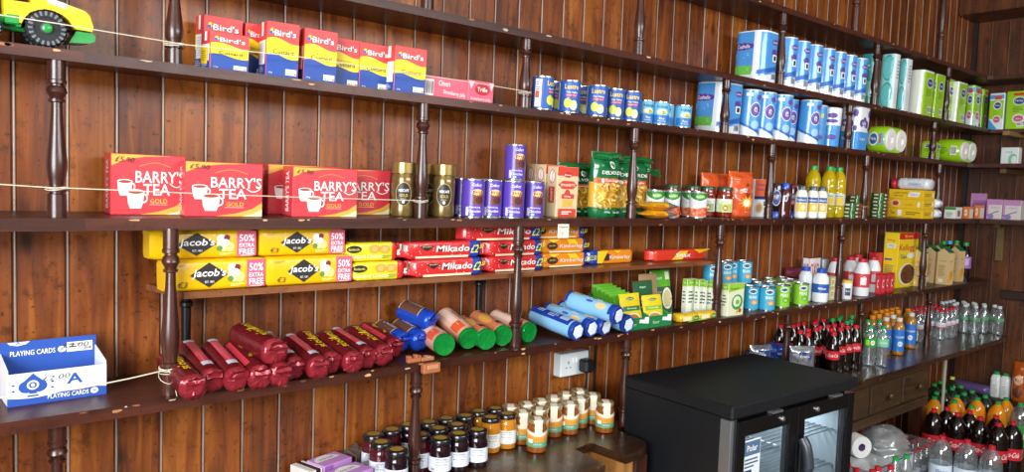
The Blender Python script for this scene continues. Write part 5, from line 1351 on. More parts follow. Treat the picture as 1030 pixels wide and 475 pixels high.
mar = [((195, 391), (180.5, 362), 0, 'at the left end behind the string-tied post'), ((217, 384), (187, 353), 1, 'second from left, pink strip uppermost'), ((240, 383), (207, 352), 1, 'third from left, silver band near the end'), ((261, 381), (229, 352), 2, 'fourth from left, under the raised roll'),
  ((281.5, 378.5), (253, 352), 2, 'fifth from left, under the front of the raised roll'), ((299, 371.5), (272, 343), 1, 'sixth from left, silver band showing'), ((322, 371.5), (289, 346), 1, 'seventh from left, long pink strip'), ((336, 366), (301, 341), 0, 'eighth from left, darker and set back'), ((353, 366), (318, 341.5), 0, 'ninth from left, yellow script on top'), ((371, 361), (336, 339), 1, 'tenth from left, pink strip and silver band'), ((387, 358.5), (351, 335.5), 0, 'eleventh from left'), ((398, 351), (366, 332), 2, 'last on the right, against the blue rolls')]
FP = [list(axis3(pf, pb, S6+RM+.004, .20, RM)) for pf, pb, k, l in mar]
settle(FP, .054)
for (pf, pb, k, l), (F, P) in zip(mar, FP):
    t = roll('biscuit_roll', RM, (P-F).length, MAR, MARL, mart(k), len(l)*3+k, .16, 'crimp', 2.3)
    rollset(t, F, P, RM, 'maroon foil biscuit roll '+l, gm)
F, P = axis3((278, 355), (240, 336), S6+.092, .20, .033)
t = roll('biscuit_roll', .034, (P-F).length, MAR, MARL, mart(0), 99, .16, 'crimp', 2.3)
rollset(t, F, P, .034, 'maroon biscuit roll raised on top of the others, big yellow script', gm)
# blue and brown chocolate rolls
BLF, BRF = FOIL('1f48b8', .22), FOIL('5d3b33', .3)
def bart(r, L): return Art().rect(-.40*L, -r*1.2, .16*L, r*1.2, M('5d3a30', .35), 8, 8).text('Chocolate', -.1*L, r*.1, r*.5, M('c8ccd6', .3), .42*L, .04).rect(.16*L, -r*1.2, .18*L, r*1.2, M('c9a85a', .3), 1, 8).rect(-.42*L, -r*1.2, -.40*L, r*1.2, M('c9a85a', .3), 1, 8)
gb2 = 'blue and brown chocolate biscuit rolls'
for pf, pb, z, r, l, sd in (((406, 345.5), (379, 331), S6, .033, 'blue and brown chocolate biscuit roll, lower left', 61), ((424, 344.5), (399, 329.5), S6, .033, 'blue and brown chocolate biscuit roll, lower right beside the green end', 62), ((435, 324.5), (403, 311), S6+.055, .033, 'blue and brown chocolate biscuit roll lying on top of two', 63)):
    F, P = axis3(pf, pb, z+r+.003, .18, r); t = roll('biscuit_roll', r, (P-F).length, BLF, BLF, bart, sd, .14, 'crimp', 2.1); rollset(t, F, P, r, l, gb2)
# green ended rolls
GE = FOIL('0c8a36', .25); GBW = M('d99a7c', .3, 0, .4, bump=.3, bscale=25)
def gart(k):
    def f(r, L):
        A = Art(); c = ('dcae9a', 'c87a52')[k]
        A.rect(-.47*L, -r*1.4, .38*L, r*1.4, M(c, .3, 0, .4), 8, 8)
        if k: A.text('Ginger Nuts', -.1*L, r*.3, r*.45, WH, .5*L, .03); A.ell(-.05*L, -r*.5, .2*L, r*.5, M('d89a4a', .4), 14, 2); A.rect(.18*L, -r*.2, .3*L, r*.9, M('3c2a22', .4), 3, 4); A.rect(-.42*L, -r*.1, -.3*L, r*.9, M('2c2a28', .4), 3, 4)
        else: A.rect(-.45*L, r*.55, .36*L, r*.95, M('ece6e2', .3), 6, 3); A.text('Digestive', -.15*L, r*.1, r*.4, M('7a4030', .4), .4*L, .03); A.lines(-.4*L, -r*.9, .3*L, -r*.3, 4, M('f0d8cc', .4)); A.rect(.1*L, -r*1.3, .36*L, -r*.2, M('d8582c', .4), 4, 4)
        return A
    return f
gg = 'green-ended biscuit rolls'
for pf, pb, z, k, l, sd in (((448, 347.5), (424, 332), S6, 0, 'first from the left', 71), ((472.5, 341.5), (447, 319), S6+.004, 0, 'second from the left, tilted higher', 72), ((490, 342), (465, 327), S6, 1, 'third from the left, set lower', 73), ((507, 338.5), (479, 321.5), S6, 1, 'fourth from the left, left of the post', 74), ((533, 335), (497, 321), S6, 0, 'last on the right, beyond the post', 75)):
    F, P = axis3(pf, pb, z+.0375, .18, .0345); t = roll('biscuit_roll', .0345, (P-F).length, GBW, GE, gart(k), sd, .10); rollset(t, F, P, .0345, 'green-ended biscuit roll, '+l, gg)
# pale blue rolls with white hexagonal ends
LBL, NVY = M('8cc4ea', .3, 0, .3, bump=.25, bscale=25), M('20409c', .24, 0, .5, bump=.3, bscale=30)
def dart(k):
    def f(r, L):
        A = Art()
        if k: A.rect(-.47*L, -r*1.0, .40*L, r*1.0, NVY, 8, 6); A.rect(-.36*L, -r*.5, -.22*L, r*.5, M('b9c9e6', .35), 3, 3); A.lines(-.1*L, -r*.7, .12*L, r*.6, 6, M('aebfe2', .4)); A.rect(.16*L, -r*.6, .34*L, r*.4, M('a9bbe0', .4), 3, 3)
        else:
            A.text("Rich Tea", -.02*L, r*.0, r*.6, WH, .42*L, .03, .15); A.ell(-.34*L, r*.3, .10*L, r*.6, M('e6c690', .4), 14, 2); A.ell(.22*L, -r*.9, .10*L, r*.4, M('e6c690', .4), 14, 2); A.rect(.38*L, -r*1.5, .46*L, r*1.5, NVY, 2, 8); A.rect(-.48*L, -r*1.5, -.43*L, r*1.5, NVY, 2, 8); A.ell(-.02*L, -r*.7, .07*L, r*.14, M('3a5aa8', .4), 10, 1)
        return A
    return f
def hexend(b, r, L):
    b.raw([(.78*r*math.cos(i*PI/3+.3), .78*r*math.sin(i*PI/3+.3), L+.0022+.001*(i % 2)) for i in range(6)]+[(0, 0, L+.0045)], [(i, (i+1) % 6, 6) for i in range(6)], M('dde6f0', .35, 0, .3, bump=.6, bscale=50))
gd = 'pale blue biscuit rolls with white ends'
for pf, pb, z, k, l, sd in (((581, 333.5), (537, 316), S6, 1, 'at the front left, navy printed side up', 81), ((595.5, 330.5), (551, 313), S6, 0, 'second in the bottom row', 82), ((609.5, 329), (563, 311), S6, 0, 'third in the bottom row', 83), ((632, 326.5), (588, 310), S6, 0, 'at the right, against the green sachet tray', 84), ((622, 317.5), (572.5, 301.5), S6+.052, 0, 'lying on top of the bottom row', 85)):
    F, P = axis3(pf, pb, z+.036, .225, .033); t = roll('biscuit_roll', .033, (P-F).length, LBL, NVY, dart(k), sd, .06, hexend); rollset(t, F, P, .033, 'pale blue biscuit roll '+l, gd)

# ---- soup sachets in card trays ----------------------------------------------------------
def sachet(w, h, m, art, sd, th=.010):
    b = MB(); r = random.Random(sd); nx, nz = 8, 12; v = []; f = []
    def q(u, t): return th/2*max(0, (1-abs(u)**4))*max(0, (1-abs(2*t-1)**6))
    for s in (-1, 1):
        for j in range(nz+1):
            for i in range(nx+1):
                u = -1+2*i/nx; t = j/nz; v.append((u*w/2, s*(q(u, t)+.0004)+.0015*math.sin(t*5+u*2+sd), t*h))
    k = (nx+1)*(nz+1)
    for s in (0, 1):
        for j in range(nz):
            for i in range(nx):
                a = s*k+j*(nx+1)+i; f.append((a, a+1, a+nx+2, a+nx+1) if s == 0 else (a, a+nx+1, a+nx+2, a+1))
    for j in range(nz): 
        for i in (0, nx):
            a = j*(nx+1)+i; f.append((a, a+nx+1, a+nx+1+k, a+k))
    for i in range(nx): f.append((i, i+1, i+1+k, i+k)); a = nz*(nx+1)+i; f.append((a, a+1, a+1+k, a+k))
    b.raw(v, f, m)
    if art: b.art(art(w, h), lambda u, t, o: (u, -(q(2*u/w, t/h)+.0004)+.0015*math.sin(t/h*5+2*u/w*2+sd)-.0012-o, t))
    return b.build('soup_sachet', ang=60)
def soupart(top, mid, food, word='Soup'):
    def f(w, h):
        A = Art(); A.band(-.48*w, .48*w, lambda u: .62*h, lambda u: .98*h, CARD(top), 8, 4); A.ell(-.02*w, .84*h, .2*w, .05*h, CARD('156a34'), 12, 1); A.text('Knorr', -.02*w, .84*h, .05*h, WH, .3*w, .03); A.rect(-.4*w, .48*h, .42*w, .62*h, CARD(mid), 6, 2); A.text(word, 0, .55*h, .06*h, WH, .5*w, .02)
        A.ell(.0, .24*h, .36*w, .17*h, CARD('e9e2c8'), 16, 2); A.ell(.0, .24*h, .29*w, .13*h, CARD(food), 16, 2)
        return A
    return f
GS, YS, BS = M('5fae2c', .26, 0, .5, bump=.3, bscale=30), M('e4cd2a', .26, 0, .5, bump=.3, bscale=30), M('6a2e28', .26, 0, .5, bump=.3, bscale=30)
# trays
def tray(pl, pr, Yf, dep, lab, hf=.045, hbk=.115, a=0.0):
    X0 = x_at(pl, Yf, S6+.03); w = edge_len(pr, X0, Yf, S6+.03, a); t_ = .002; b = MB(); G = CARD('1f7d46')
    b.box(0, w, 0, dep, 0, t_, G); b.box(0, w, 0, t_, t_, hf, G); b.box(0, w, dep-t_, dep, t_, hbk, G)
    for x in (0, w-t_): b.loft([[(x+q, y, z) for y, z in ((t_, t_), (dep-t_, t_), (dep-t_, hbk), (dep*.45, hf+.02), (t_, hf))] for q in (0, t_)], G)
    b.art(Art().text('Knorr', w*.3, hf*.45, .012, CARD('cfe0b0'), .04, .02), lambda u, v, o: (u, -o, v))
    b.raw([(w*.55, -.0008, hf*.55), (w*.98, -.0008, hf*.40), (w*.98, -.0008, hf*1.0), (w*.80, -.0008, hf), (w*.78, -.0008, hf*.8), (w*.58, -.0008, hf*.85)], [(0, 1, 2, 3, 4, 5)], CARD('eef0ee'))
    o = b.build('sachet_tray'); put(o, X0, Yf, S6, a); return tag(o, lab, 'display tray'), X0, w
_, xa, wa = tray(630, 653, -.245, .205, 'green card tray holding the green and yellow soup sachets')
_, xb2, wb2 = tray(653.5, 675.5, -.245, .13, 'green card tray holding the brown sachet, right of the other tray', .045, .10)
def setsach(o, X, Y, z, tilt, lab, rz=0): put(o, X, Y, z, rz); o.rotation_euler = (tilt, 0, rz); return tag(o, lab, 'sachet', 'soup sachets')
for k in range(6):
    yy = -.088-.021*k; l = ORD[5-k]
    o = sachet(wa*.90, .150-.006*k, GS, soupart('5fae2c', '2f7a3a', 'c8b23a'), k); setsach(o, xa+wa*.5, yy, S6+.006, -.24, 'green soup sachet leaning in the left tray, %s from the front' % l)
o = sachet(wa*.88, .13, YS, soupart('e0c81e', '2f7a3a', 'b9742c'), 9); setsach(o, xa+wa*.5, -.222, S6+.006, -.24, 'yellow topped soup sachet at the front of the left tray')
o = sachet(wb2*.9, .165, BS, soupart('1f5a34', '7a2428', '9a5a2a', 'Classic'), 10); setsach(o, xb2+wb2*.5, -.165, S6+.006, -.16, 'maroon soup sachet with dark green top in the right tray')
o = sachet(wb2*.86, .115, YS, soupart('e0c81e', '8ab82a', 'c8923a'), 12); setsach(o, xb2+wb2*.5, -.215, S6+.006, -.22, 'yellow soup sachet at the front of the right tray')
o = sachet(.115, .185, M('a98b62', .45, 0, .1, bump=.3, bscale=30), None, 13, .012); setsach(o, x_at(659, -.12, S6+.09), -.095, S6, -.12, 'plain brown sachet standing behind the right tray')
o = sachet(.115, .190, GS, lambda w, h: Art().band(-.48*w, .48*w, lambda u: .02*h, lambda u: .62*h, CARD('2f5a3a'), 8, 4).ell(.24*w, .35*h, .26*w, .25*h, CARD('ece6d2'), 16, 2).ell(.24*w, .35*h, .2*w, .19*h, CARD('cfc08a'), 16, 2).text('Knorr', -.15*w, .82*h, .07*h, WH, .4*w, .03).rect(.2*w, .78*h, .42*w, .96*h, CARD('dfe8c8'), 3, 3).text('Creamy', -.22*w, .5*h, .04*h, WH, .36*w, .01), 14)
setsach(o, x_at(675, -.10, S6+.1), -.06, S6, -.15, 'large green sachet picturing a white plate, leaning by the wall', -.15)
# upright soup boxes
def sbL(d, h): return Art().rect(-.5*d+.001, .80*h, .5*d-.001, h-.001, CARD('8cc02c')).text('Knorr', 0, .9*h, .06*h, WH, .5*d, .03).lines(-.3*d, .3*h, .3*d, .68*h, 4, CARD('5a625c'))
def sbF(w, h):
    A = sbL(w, h); return A
def sbG(w, h):
    A = Art(); A.band(-.49*w, .49*w, lambda u: .78*h+.1*u, lambda u: h-.001, CARD('9acb3a'), 8); A.text('Knorr', -.1*w, .85*h, .08*h, CARD('15602c'), .5*w, .04); A.ell(.08*w, .42*h, .34*w, .24*h, CARD('3c9a4a'), 18, 2); A.ell(.06*w, .44*h, .24*w, .17*h, CARD('e4ecc8'), 16, 2); A.ell(.10*w, .42*h, .12*w, .08*h, CARD('7ab04a'), 12, 1); A.ell(.28*w, .15*h, .1*w, .07*h, CARD('c8402a'), 10, 1); A.ell(.12*w, .12*h, .09*w, .06*h, CARD('d8b83a'), 10, 1); return A
SB = CARD('e6ead8')
for a, m_, c, pt, Yf, l in ((685, 690, 699, 281, -.12, 'first from the left, set back'), (697.5, 702, 708, 281.5, -.155, 'second from the left'), (706, 709.5, 714, 282.5, -.17, 'third from the left'), (712, 715.5, 720.5, 283, -.185, 'fourth, just left of the post')):
    lbox('soup_box', a, m_, c, pt, Yf, S6, 'slim white and green soup box, '+l, sbL, sbF, SB, 'soup box', 'slim white and green soup boxes')
lbox('soup_box', 724.6, 731.5, 747.5, 286, -.245, S6, 'wide soup box with green swirl, just right of the post', sbL, sbG, CARD('e3e6c4'), 'soup box')
# yellow sachets lying flat before the boxes
for k, (px, py, l) in enumerate(((690, 317, 'left'), (706, 313, 'right'))):
    X, Y = on_z(px, py, S6+.02); Y = max(-.225, min(-.20, Y))
    o = soft_pack('stock_pack', .115, .06, .036, M('e2b81c', .26, 0, .5, bump=.4, bscale=30), 20+k, art=lambda w, h: Art().rect(-.45*w, .25*h, .0, .75*h, CARD('e9dcae')).ell(.25*w, .5*h, .14*w, .3*h, CARD('4a8a34'), 12, 1).text('Knorr', .25*w, .5*h, .2*h, WH, .2*w, .02))
    put(o, x_at((690, 708)[k], -.225, S6+.02), -.222, S6, -.05); tag(o, 'yellow stock pack lying in front of the slim soup boxes, %s one' % l, 'stock pack')
o = sachet(.12, .09, GS, None, 31, .008); put(o, x_at(700, -.25, S6), -.262, S6+.006, 0); o.rotation_euler = (-PI/2+.02, 0, -.05); tag(o, 'green sachet lying flat at the shelf edge left of the post', 'sachet', 'soup sachets')
# ---- goods right of the pea tins -----------------------------------------------------------
lbox('box', 789, 800, 811.5, 270.5, -.075, S6+.1085, 'maroon box lying on the back pea tins', lambda d, h: Art().lines(-.3*d, .3*h, .3*d, .7*h, 2, CARD('9a5a68')), None, CARD('6b2035'))
def oxo(w, h): return Art().rect(-.5*w+.001, .001, .5*w-.001, h-.001, CARD('e8e6e6')).text('OXO', 0, .55*h, .5*h, CARD('c8202c'), .8*w, .05)
lbox('stock_cube_box', 806.5, 813, 824, 260, -.085, S6+.07, 'white box with large red letters behind the blue-capped bottle', oxo, oxo, CARD('c8202c'))
lbox('tea_carton', 806.5, 812, 824, 275, -.085, S6, 'plain carton under the white box with large red letters', None, None, CARD('a33040'))
b = MB(); b.lathe([(.026, 0), (.026, .15), (.028, .152), (.028, .19), (.024, .195), (0, .195)], M('9aa0a2', .3, .5), 20); o = b.build('grey_canister'); put(o, x_at(827, -.05, S6+.1), -.05, S6); tag(o, 'grey canister at the back beside the red-lettered box', 'canister')
def crb(w, h): return Art().rect(-.4*w, .15*h, .1*w, .85*h, CARD('e9e1bc')).rect(.15*w, .2*h, .4*w, .6*h, CARD('6f7a4a')).lines(-.3*w, .3*h, .0, .7*h, 3, CARD('7a6a3a'))
Xc = x_at(833, -.2, S6+.05)
for k in range(2):
    for q in range(2):
        w, d, h = .075, .085, .062
        b = MB(); b.box(-w/2, w/2, -d/2, d/2, 0, h-.0005, CARD(('d3c796', 'c9b57c')[(k+q) % 2]), .001); b.art(crb(w, h), F_front(w, d)); b.art(crb(d, h), F_left(w, d)); o = b.build('small_carton'); put(o, Xc+.03+.083*q*0+.0, -.17+.09*q, S6+h*k); tag(o, 'small cream carton by the post, %s' % (('lower front', 'upper front'), ('lower rear', 'upper rear'))[q][k], 'carton', 'small cream cartons')
# white tub with yellow lid
t = thing('spice_tub'); b = MB(); b.lathe([(.027, 0), (.029, .003), (.029, .085), (.027, .088)], CARD('e4e6ea'), 22); b.art(Art().rect(-.012, .02, .016, .06, CARD('3a4a5a'), 4).text('Stock', .002, .045, .01, WH, .022, .02), F_cyl(.029)); b.build('tub_body', t)
b = MB(); b.lathe([(.030, .086), (.030, .098), (.028, .10), (0, .10)], CARD('e0c23a'), 22); b.build('lid', t); X = x_at(853.5, -.235, S6+.05); put(t, X, -.222, S6, face_cam(X, -.222, .8)); tag(t, 'small white tub with yellow lid beside the post', 'tub')
# red small boxes and cereal
def rsm(w, h): return Art().rect(-.35*w, .1*h, .35*w, .9*h, CARD('d8404a')).text('C', 0, .5*h, .4*h, WH, .3*w, .04)
lbox('small_red_box', 880, 885, 890.5, 275.5, -.24, S6, 'small red box at the front, left of the pair before the cereal', rsm, rsm, CARD('c22432'), 'box', 'small red boxes')
lbox('small_red_box', 890, 894, 899, 275, -.23, S6, 'small red box at the front, right of the pair before the cereal', rsm, rsm, CARD('c22432'), 'box', 'small red boxes')
lbox('small_red_box', 872, 879, 886, 254.5, -.07, S6, 'tall red box standing behind the white bottles', rsm, rsm, CARD('c22432'))
def ceL(d, h): return Art().text('Kellogg', -.05*d, .86*h, .05*h, RED, .5*d, .02).rect(-.3*d, .72*h, .3*d, .80*h, CARD('e6e6d8')).text('COCO', 0, .76*h, .04*h, CARD('2a3a8a'), .4*d, .02).lines(-.35*d, .2*h, .35*d, .42*h, 7, CARD('7a8a6a')).rect(-.4*d, .5*h, .1*d, .53*h, CARD('3a4a9a'))
def ceF(w, h):
    A = Art(); A.rect(-.5*w+.001, .88*h, .5*w-.001, h-.001, RED); A.text('Extra', 0, .94*h, .05*h, CARD('f0d020'), .4*w, .02); A.text("Kellogg's", .0, .72*h, .15*h, RED, .92*w, .03, .2); A.text('Coco', -.22*w, .57*h, .08*h, CARD('27408f'), .3*w, .05); A.ell(.15*w, .58*h, .2*w, .05*h, WH, 14, 1)
    A.ell(.0, .24*h, .42*w, .20*h, CARD('efe6cf'), 22, 1); A.ell(.05*w, .24*h, .36*w, .18*h, CARD('6a3c20'), 22, 1)
    r = random.Random(4)
    for _ in range(40):
        a = r.random()*6.28; q = r.random()**.5; A.ell(.05*w+.32*w*q*math.cos(a), .24*h+.155*h*q*math.sin(a), .035*w, .018*h, CARD(r.choice(('8a5430', '4a2814', '7a4626'))), 7, 1)
    return A
lbox('cereal_box', 886.5, 901, 920.5, 234.5, -.155, S6, 'tall yellow cereal box with red script and bowl picture', ceL, ceF, CARD('efd024'), 'cereal box')
# ================================================================ bottles and cartons of drink
CLEAR = FILMCLEAR('eef4f6')
COLA = M('140806', .06, 0, .6)
def cap_mb(r, z0, z1, m, n=18):
    b = MB(); b.lathe([(r, z0), (r, z1-.002), (r-.002, z1), (0, z1)], m, n); return b
def bottle(name, prof, body, cap, label, scale=1.0, neckfill=None):
    """prof: (r, z) up to the neck; cap: (r, z0, z1, material); label: (z0, z1, material, art, k)"""
    def mk():
        t = thing(name)
        if neckfill is None:
            b = MB(); b.lathe(prof, body, 22); b.build('bottle_body', t)
        else:
            zf, clear = neckfill
            i = max(k for k, p in enumerate(prof) if p[1] <= zf)
            b = MB(); b.lathe(prof[:i+1], body, 22); b.build('bottle_body', t)
            b = MB(); b.lathe(prof[i:], clear, 22, caps=False); b.build('bottle_neck', t)
        cap_mb(*cap).build('cap', t)
        if label:
            z0, z1, m, art, r = label
            b = MB(); b.lathe([(r, z0), (r, z1)], m, 24, caps=False)
            if art: 
                A = Art(); art(A, r, z0, z1); b.art(A, F_cyl(r))
            b.build('label', t)
        return t
    return Proto(mk)
def slab(word, c=WH, sz=.35):
    def f(A, r, z0, z1): A.text(word, 0, (z0+z1)/2, (z1-z0)*sz, c, r*1.7, .02, .15); A.bars(r*1.3, z0+(z1-z0)*.2, r*1.9, z1-(z1-z0)*.2, BK, WH, 6)
    return f
CR = M('c21e2c', .35, 0, .3); CG = M('1c9a48', .35, 0, .3); CW = M('cfd8d8', .35, 0, .2); CO = M('e58a1c', .35, 0, .3)
COKE = [(.022, 0), (.029, .003), (.031, .012), (.030, .03), (.0285, .045), (.0290, .06), (.0318, .085), (.0322, .10), (.0322, .135), (.031, .150), (.027, .168), (.020, .188), (.0135, .203), (.0125, .212)]
COKE = [(r_, z_*1.055) for r_, z_ in COKE]
redl = M('cc2030', .3, 0, .3)
def kola(A, r, z0, z1):
    A.text('Coca-Cola', 0, (z0+z1)/2, .017, WH, .05, .02, .3); A.lines(-.05, z0+.006, -.034, z1-.006, 5, CARD('f0c0c0')); A.bars(.036, z0+.004, .054, z1-.004, BK, WH, 7)
PK = bottle('cola_bottle', COKE, COLA, (.0142, .218, .237, CR), (.099, .143, redl, kola, .0326))
PKG = bottle('cola_bottle', COKE, COLA, (.0142, .218, .237, CG), (.099, .143, redl, kola, .0326))
SPR = [(.020, 0), (.027, .003), (.030, .012), (.029, .022), (.031, .035), (.029, .05), (.031, .065), (.029, .08), (.0305, .095), (.0318, .11), (.0318, .155), (.030, .165), (.024, .18), (.016, .198), (.0125, .212)]
PS = bottle('lemonade_bottle', SPR, CLEAR, (.0142, .204, .222, CG), (.108, .156, M('2e9a3c', .3, 0, .3), lambda A, r, z0, z1: A.ell(.006, (z0+z1)/2, .012, .014, CARD('e9f0d8'), 14, 2).text('UP', .006, (z0+z1)/2, .012, CARD('c82a2a'), .014, .03).rect(-.03, z0+.01, -.012, z1-.01, CARD('a6d83a'), 4), .0322))
PS2 = bottle('lemonade_bottle', SPR, CLEAR, (.0142, .204, .222, CG), (.112, .156, M('7fc49a', .3, 0, .3), lambda A, r, z0, z1: A.text('Sprite', .0, (z0+z1)/2, .014, CARD('e6f4ea'), .04, .03, .2), .0322))
LUC = [(.024, 0), (.030, .003), (.032, .012), (.032, .03), (.029, .06), (.0285, .085), (.031, .12), (.0325, .145), (.031, .165), (.024, .185), (.017, .196), (.016, .203)]
lucl = M('2e78c8', .3, 0, .3)
def luc(A, r, z0, z1): A.text('Lucozade', 0, z0+(z1-z0)*.68, .013, WH, .05, .03, rot=PI/2*0); A.ell(.0, z0+(z1-z0)*.35, .014, .016, CARD('d8e8f4'), 14, 2); A.text('Sport', 0, z0+(z1-z0)*.35, .009, CARD('24459a'), .02, .02)
ISO = M('a8742a', .06, 0, .6)
PL = bottle('sports_drink_bottle', LUC, ISO, (.0175, .198, .220, CO), (.025, .15, lucl, luc, .0332))
PLW = bottle('sports_drink_bottle', LUC, ISO, (.0175, .198, .220, M('dccfc6', .25, 0, .4)), (.025, .15, lucl, luc, .0332))
WAT = [(.018, 0), (.027, .003), (.030, .010), (.0285, .02), (.031, .03), (.0285, .042), (.031, .054), (.029, .066), (.0315, .078), (.0315, .12), (.030, .135), (.024, .158), (.016, .178), (.0125, .19)]
def wl(c, word): return lambda A, r, z0, z1: A.text(word, 0, (z0+z1)/2, .012, CARD(c), .04, .02).rect(-.045, z0, .05, z0+.006, CARD(c), 8)
PW1 = bottle('water_bottle', WAT, CLEAR, (.0142, .184, .202, CR), (.085, .118, M('dfe6f0', .3, 0, .3), wl('c8323a', 'Water'), .0320))
PW2 = bottle('water_bottle', WAT, CLEAR, (.0142, .184, .202, CW), (.090, .120, M('9cc8a8', .3, 0, .3, .5), wl('2f7f4c', 'Spring'), .0320))

def rows(pts, P, zc, rad, z0, lab, cat, g, lim=None, ring=.0, turn=.8, others=()):
    q = spread([(a, c) for a, c in pts], zc, rad, 400, lim)
    return q
ALL = []   # every bottle on the counter, settled together
def add(pts, P, hcap, kind, cat, g):
    for i, (a, c) in enumerate(pts): ALL.append([*on_z(a, c, S7+hcap), P, kind, cat, g, a, c])
def c5(l): return [(740+u/4.75, 300+v/4.75) for u, v in l]
coke_r = c5([(222, 125), (270, 125), (298, 118), (328, 112), (315, 150), (348, 145), (372, 110), (380, 140), (392, 102), (405, 132), (422, 98), (435, 128), (465, 143), (475, 122), (497, 140), (508, 117), (538, 130), (568, 128), (470, 160), (345, 165)])
coke_g = c5([(462, 95), (495, 92), (500, 85), (540, 107), (555, 80), (565, 105)])
add(coke_r, PK, .237, 'cola bottle with red cap', 'cola bottle', 'small cola bottles')
add(coke_g, PKG, .237, 'cola bottle with green cap', 'cola bottle', 'small cola bottles')
add([(875.7, 327.2), (873, 321.5)], PS, .222, 'clear lemonade bottle with bright green label', 'lemonade bottle', 'green-capped lemonade bottles')
add([(886.8, 328), (884.7, 322)], PS2, .222, 'clear lemonade bottle with pale green label', 'lemonade bottle', 'green-capped lemonade bottles')
add([(874.5, 311.6), (880, 310.5), (885, 309.5), (890.4, 308.8), (895.5, 308.2), (878, 317), (884, 315.8), (890, 313.8), (895.4, 313), (905, 311.6), (910, 312.4), (913.6, 310.5)], PL, .220, 'sports drink bottle with orange cap', 'sports drink', 'orange-capped sports drinks')
add([(891.5, 319), (898.5, 316.5), (905, 319.5), (916, 314)], PLW, .220, 'sports drink bottle with pale cap and blue label', 'sports drink', 'pale-capped sports drinks')
add([(917.5, 310), (922, 309.3), (926.5, 308.4), (931, 307.6), (924.5, 313), (930, 312), (936.7, 306), (941, 305.4), (937.6, 310), (942.3, 309.8), (947, 308.4), (947.2, 311.4), (951.4, 310), (955.6, 309.2), (960, 308.2)], PW1, .202, 'clear water bottle with red cap', 'water bottle', 'red-capped water bottles')
def c6(l): return [(930+u/5.94, 290+v/5.94) for u, v in l]
add(c6([(105, 78), (140, 66), (172, 60), (203, 56), (185, 90), (212, 75), (240, 95), (258, 64), (273, 85), (297, 74), (323, 69), (308, 104), (335, 94), (355, 84), (376, 77), (402, 97), (432, 89)]), PW2, .202, 'clear water bottle with white cap', 'water bottle', 'white-capped water bottles')
for it in range(500):
    for i in range(len(ALL)):
        for j in range(i):
            a, c = ALL[i], ALL[j]
            dx, dy = a[0]-c[0], a[1]-c[1]
            if abs(dx) > .07 or abs(dy) > .07: continue
            l = math.hypot(dx, dy) or 1e-6
            if l < .0662:
                s = (.0662-l)/2/l; a[0] += dx*s; a[1] += dy*s; c[0] -= dx*s; c[1] -= dy*s
    for p in ALL:
        p[1] = min(-.036, max(-.375, p[1]))
        for X in (PX[791], PX[865], PX[933.6]):
            dx, dy = p[0]-X, p[1]+.225; l = math.hypot(dx, dy) or 1e-6
            if l < .058: p[0] += dx/l*(.058-l); p[1] += dy/l*(.058-l)
        p[0] = max(2.79, min(5.62, p[0]))
cnt = {}
def rowname(y): return 'by the wall' if y > -.10 else ('in the middle' if y > -.20 else ('near the front' if y > -.27 else 'at the front edge'))
seq = {}
for p in sorted(ALL, key=lambda p: p[0]):
    X, Y, P, kind, cat, g = p[:6]
    k = (kind, rowname(Y)); seq[k] = seq.get(k, 0)+1
    n = seq[k]
    o = P.get(); put(o, X, Y, S7, face_cam(X, Y, .85)+.5*(rnd.random()-.5)); tag(o, '%s, %s from left %s' % (kind, ORD[n-1], rowname(Y)), cat, g)

# ---- white screw bottles with red caps, squash, juice cartons on the long shelf ---------
WB = [(.033, 0), (.040, .003), (.041, .012), (.041, .125), (.039, .145), (.031, .170), (.022, .185), (.021, .190)]
PWB = bottle('white_bottle', WB, M('e6e6ea', .3, 0, .4), (.024, .186, .206, CR), (.050, .125, M('d3434a', .35), lambda A, r, z0, z1: A.rect(-.014, z0+.014, .016, z1-.02, CARD('efe4e4'), 5).text('C', .004, z1-.02, .014, WH, .014, .03), .0414))
for pc, Y, l in ((839.5, -.12, 'left of the post'), (854.5, -.115, 'just right of the post'), (866.5, -.205, 'at the front, right of the tub'), (877.5, -.165, 'at the right behind the red boxes'), (861.5, -.05, 'at the back')):
    X = x_at(pc, Y, S6+.1); o = PWB.get(); put(o, X, Y, S6, face_cam(X, Y, .8)); tag(o, 'white bottle with red cap and red label, '+l, 'bottle', 'white bottles with red caps')
t = bottle('cleaner_bottle', [(.034, 0), (.038, .004), (.039, .02), (.039, .115), (.036, .13), (.026, .145), (.02, .15)], M('e6e9ee', .15, 0, .5), (.022, .148, .172, M('1f4fb8', .3, 0, .4)), (.05, .095, M('2a5ab0', .35), lambda A, r, z0, z1: A.text('Milton', 0, (z0+z1)/2, .012, WH, .04, .03), .0396)).get()
X = x_at(822.5, -.205, S6+.08); put(t, X, -.2, S6, face_cam(X, -.2, .8)); tag(t, 'white bottle with blue cap and blue band in front', 'bottle')
t = bottle('cleaner_bottle', [(.03, 0), (.033, .004), (.033, .125), (.028, .145), (.02, .155)], M('d6dbe4', .15, 0, .5), (.021, .153, .176, M('1f4fb8', .3, 0, .4)), None).get()
X = x_at(809, -.15, S6+.1); put(t, X, -.15, S6); tag(t, 'white bottle with blue cap behind the pea tins', 'bottle')
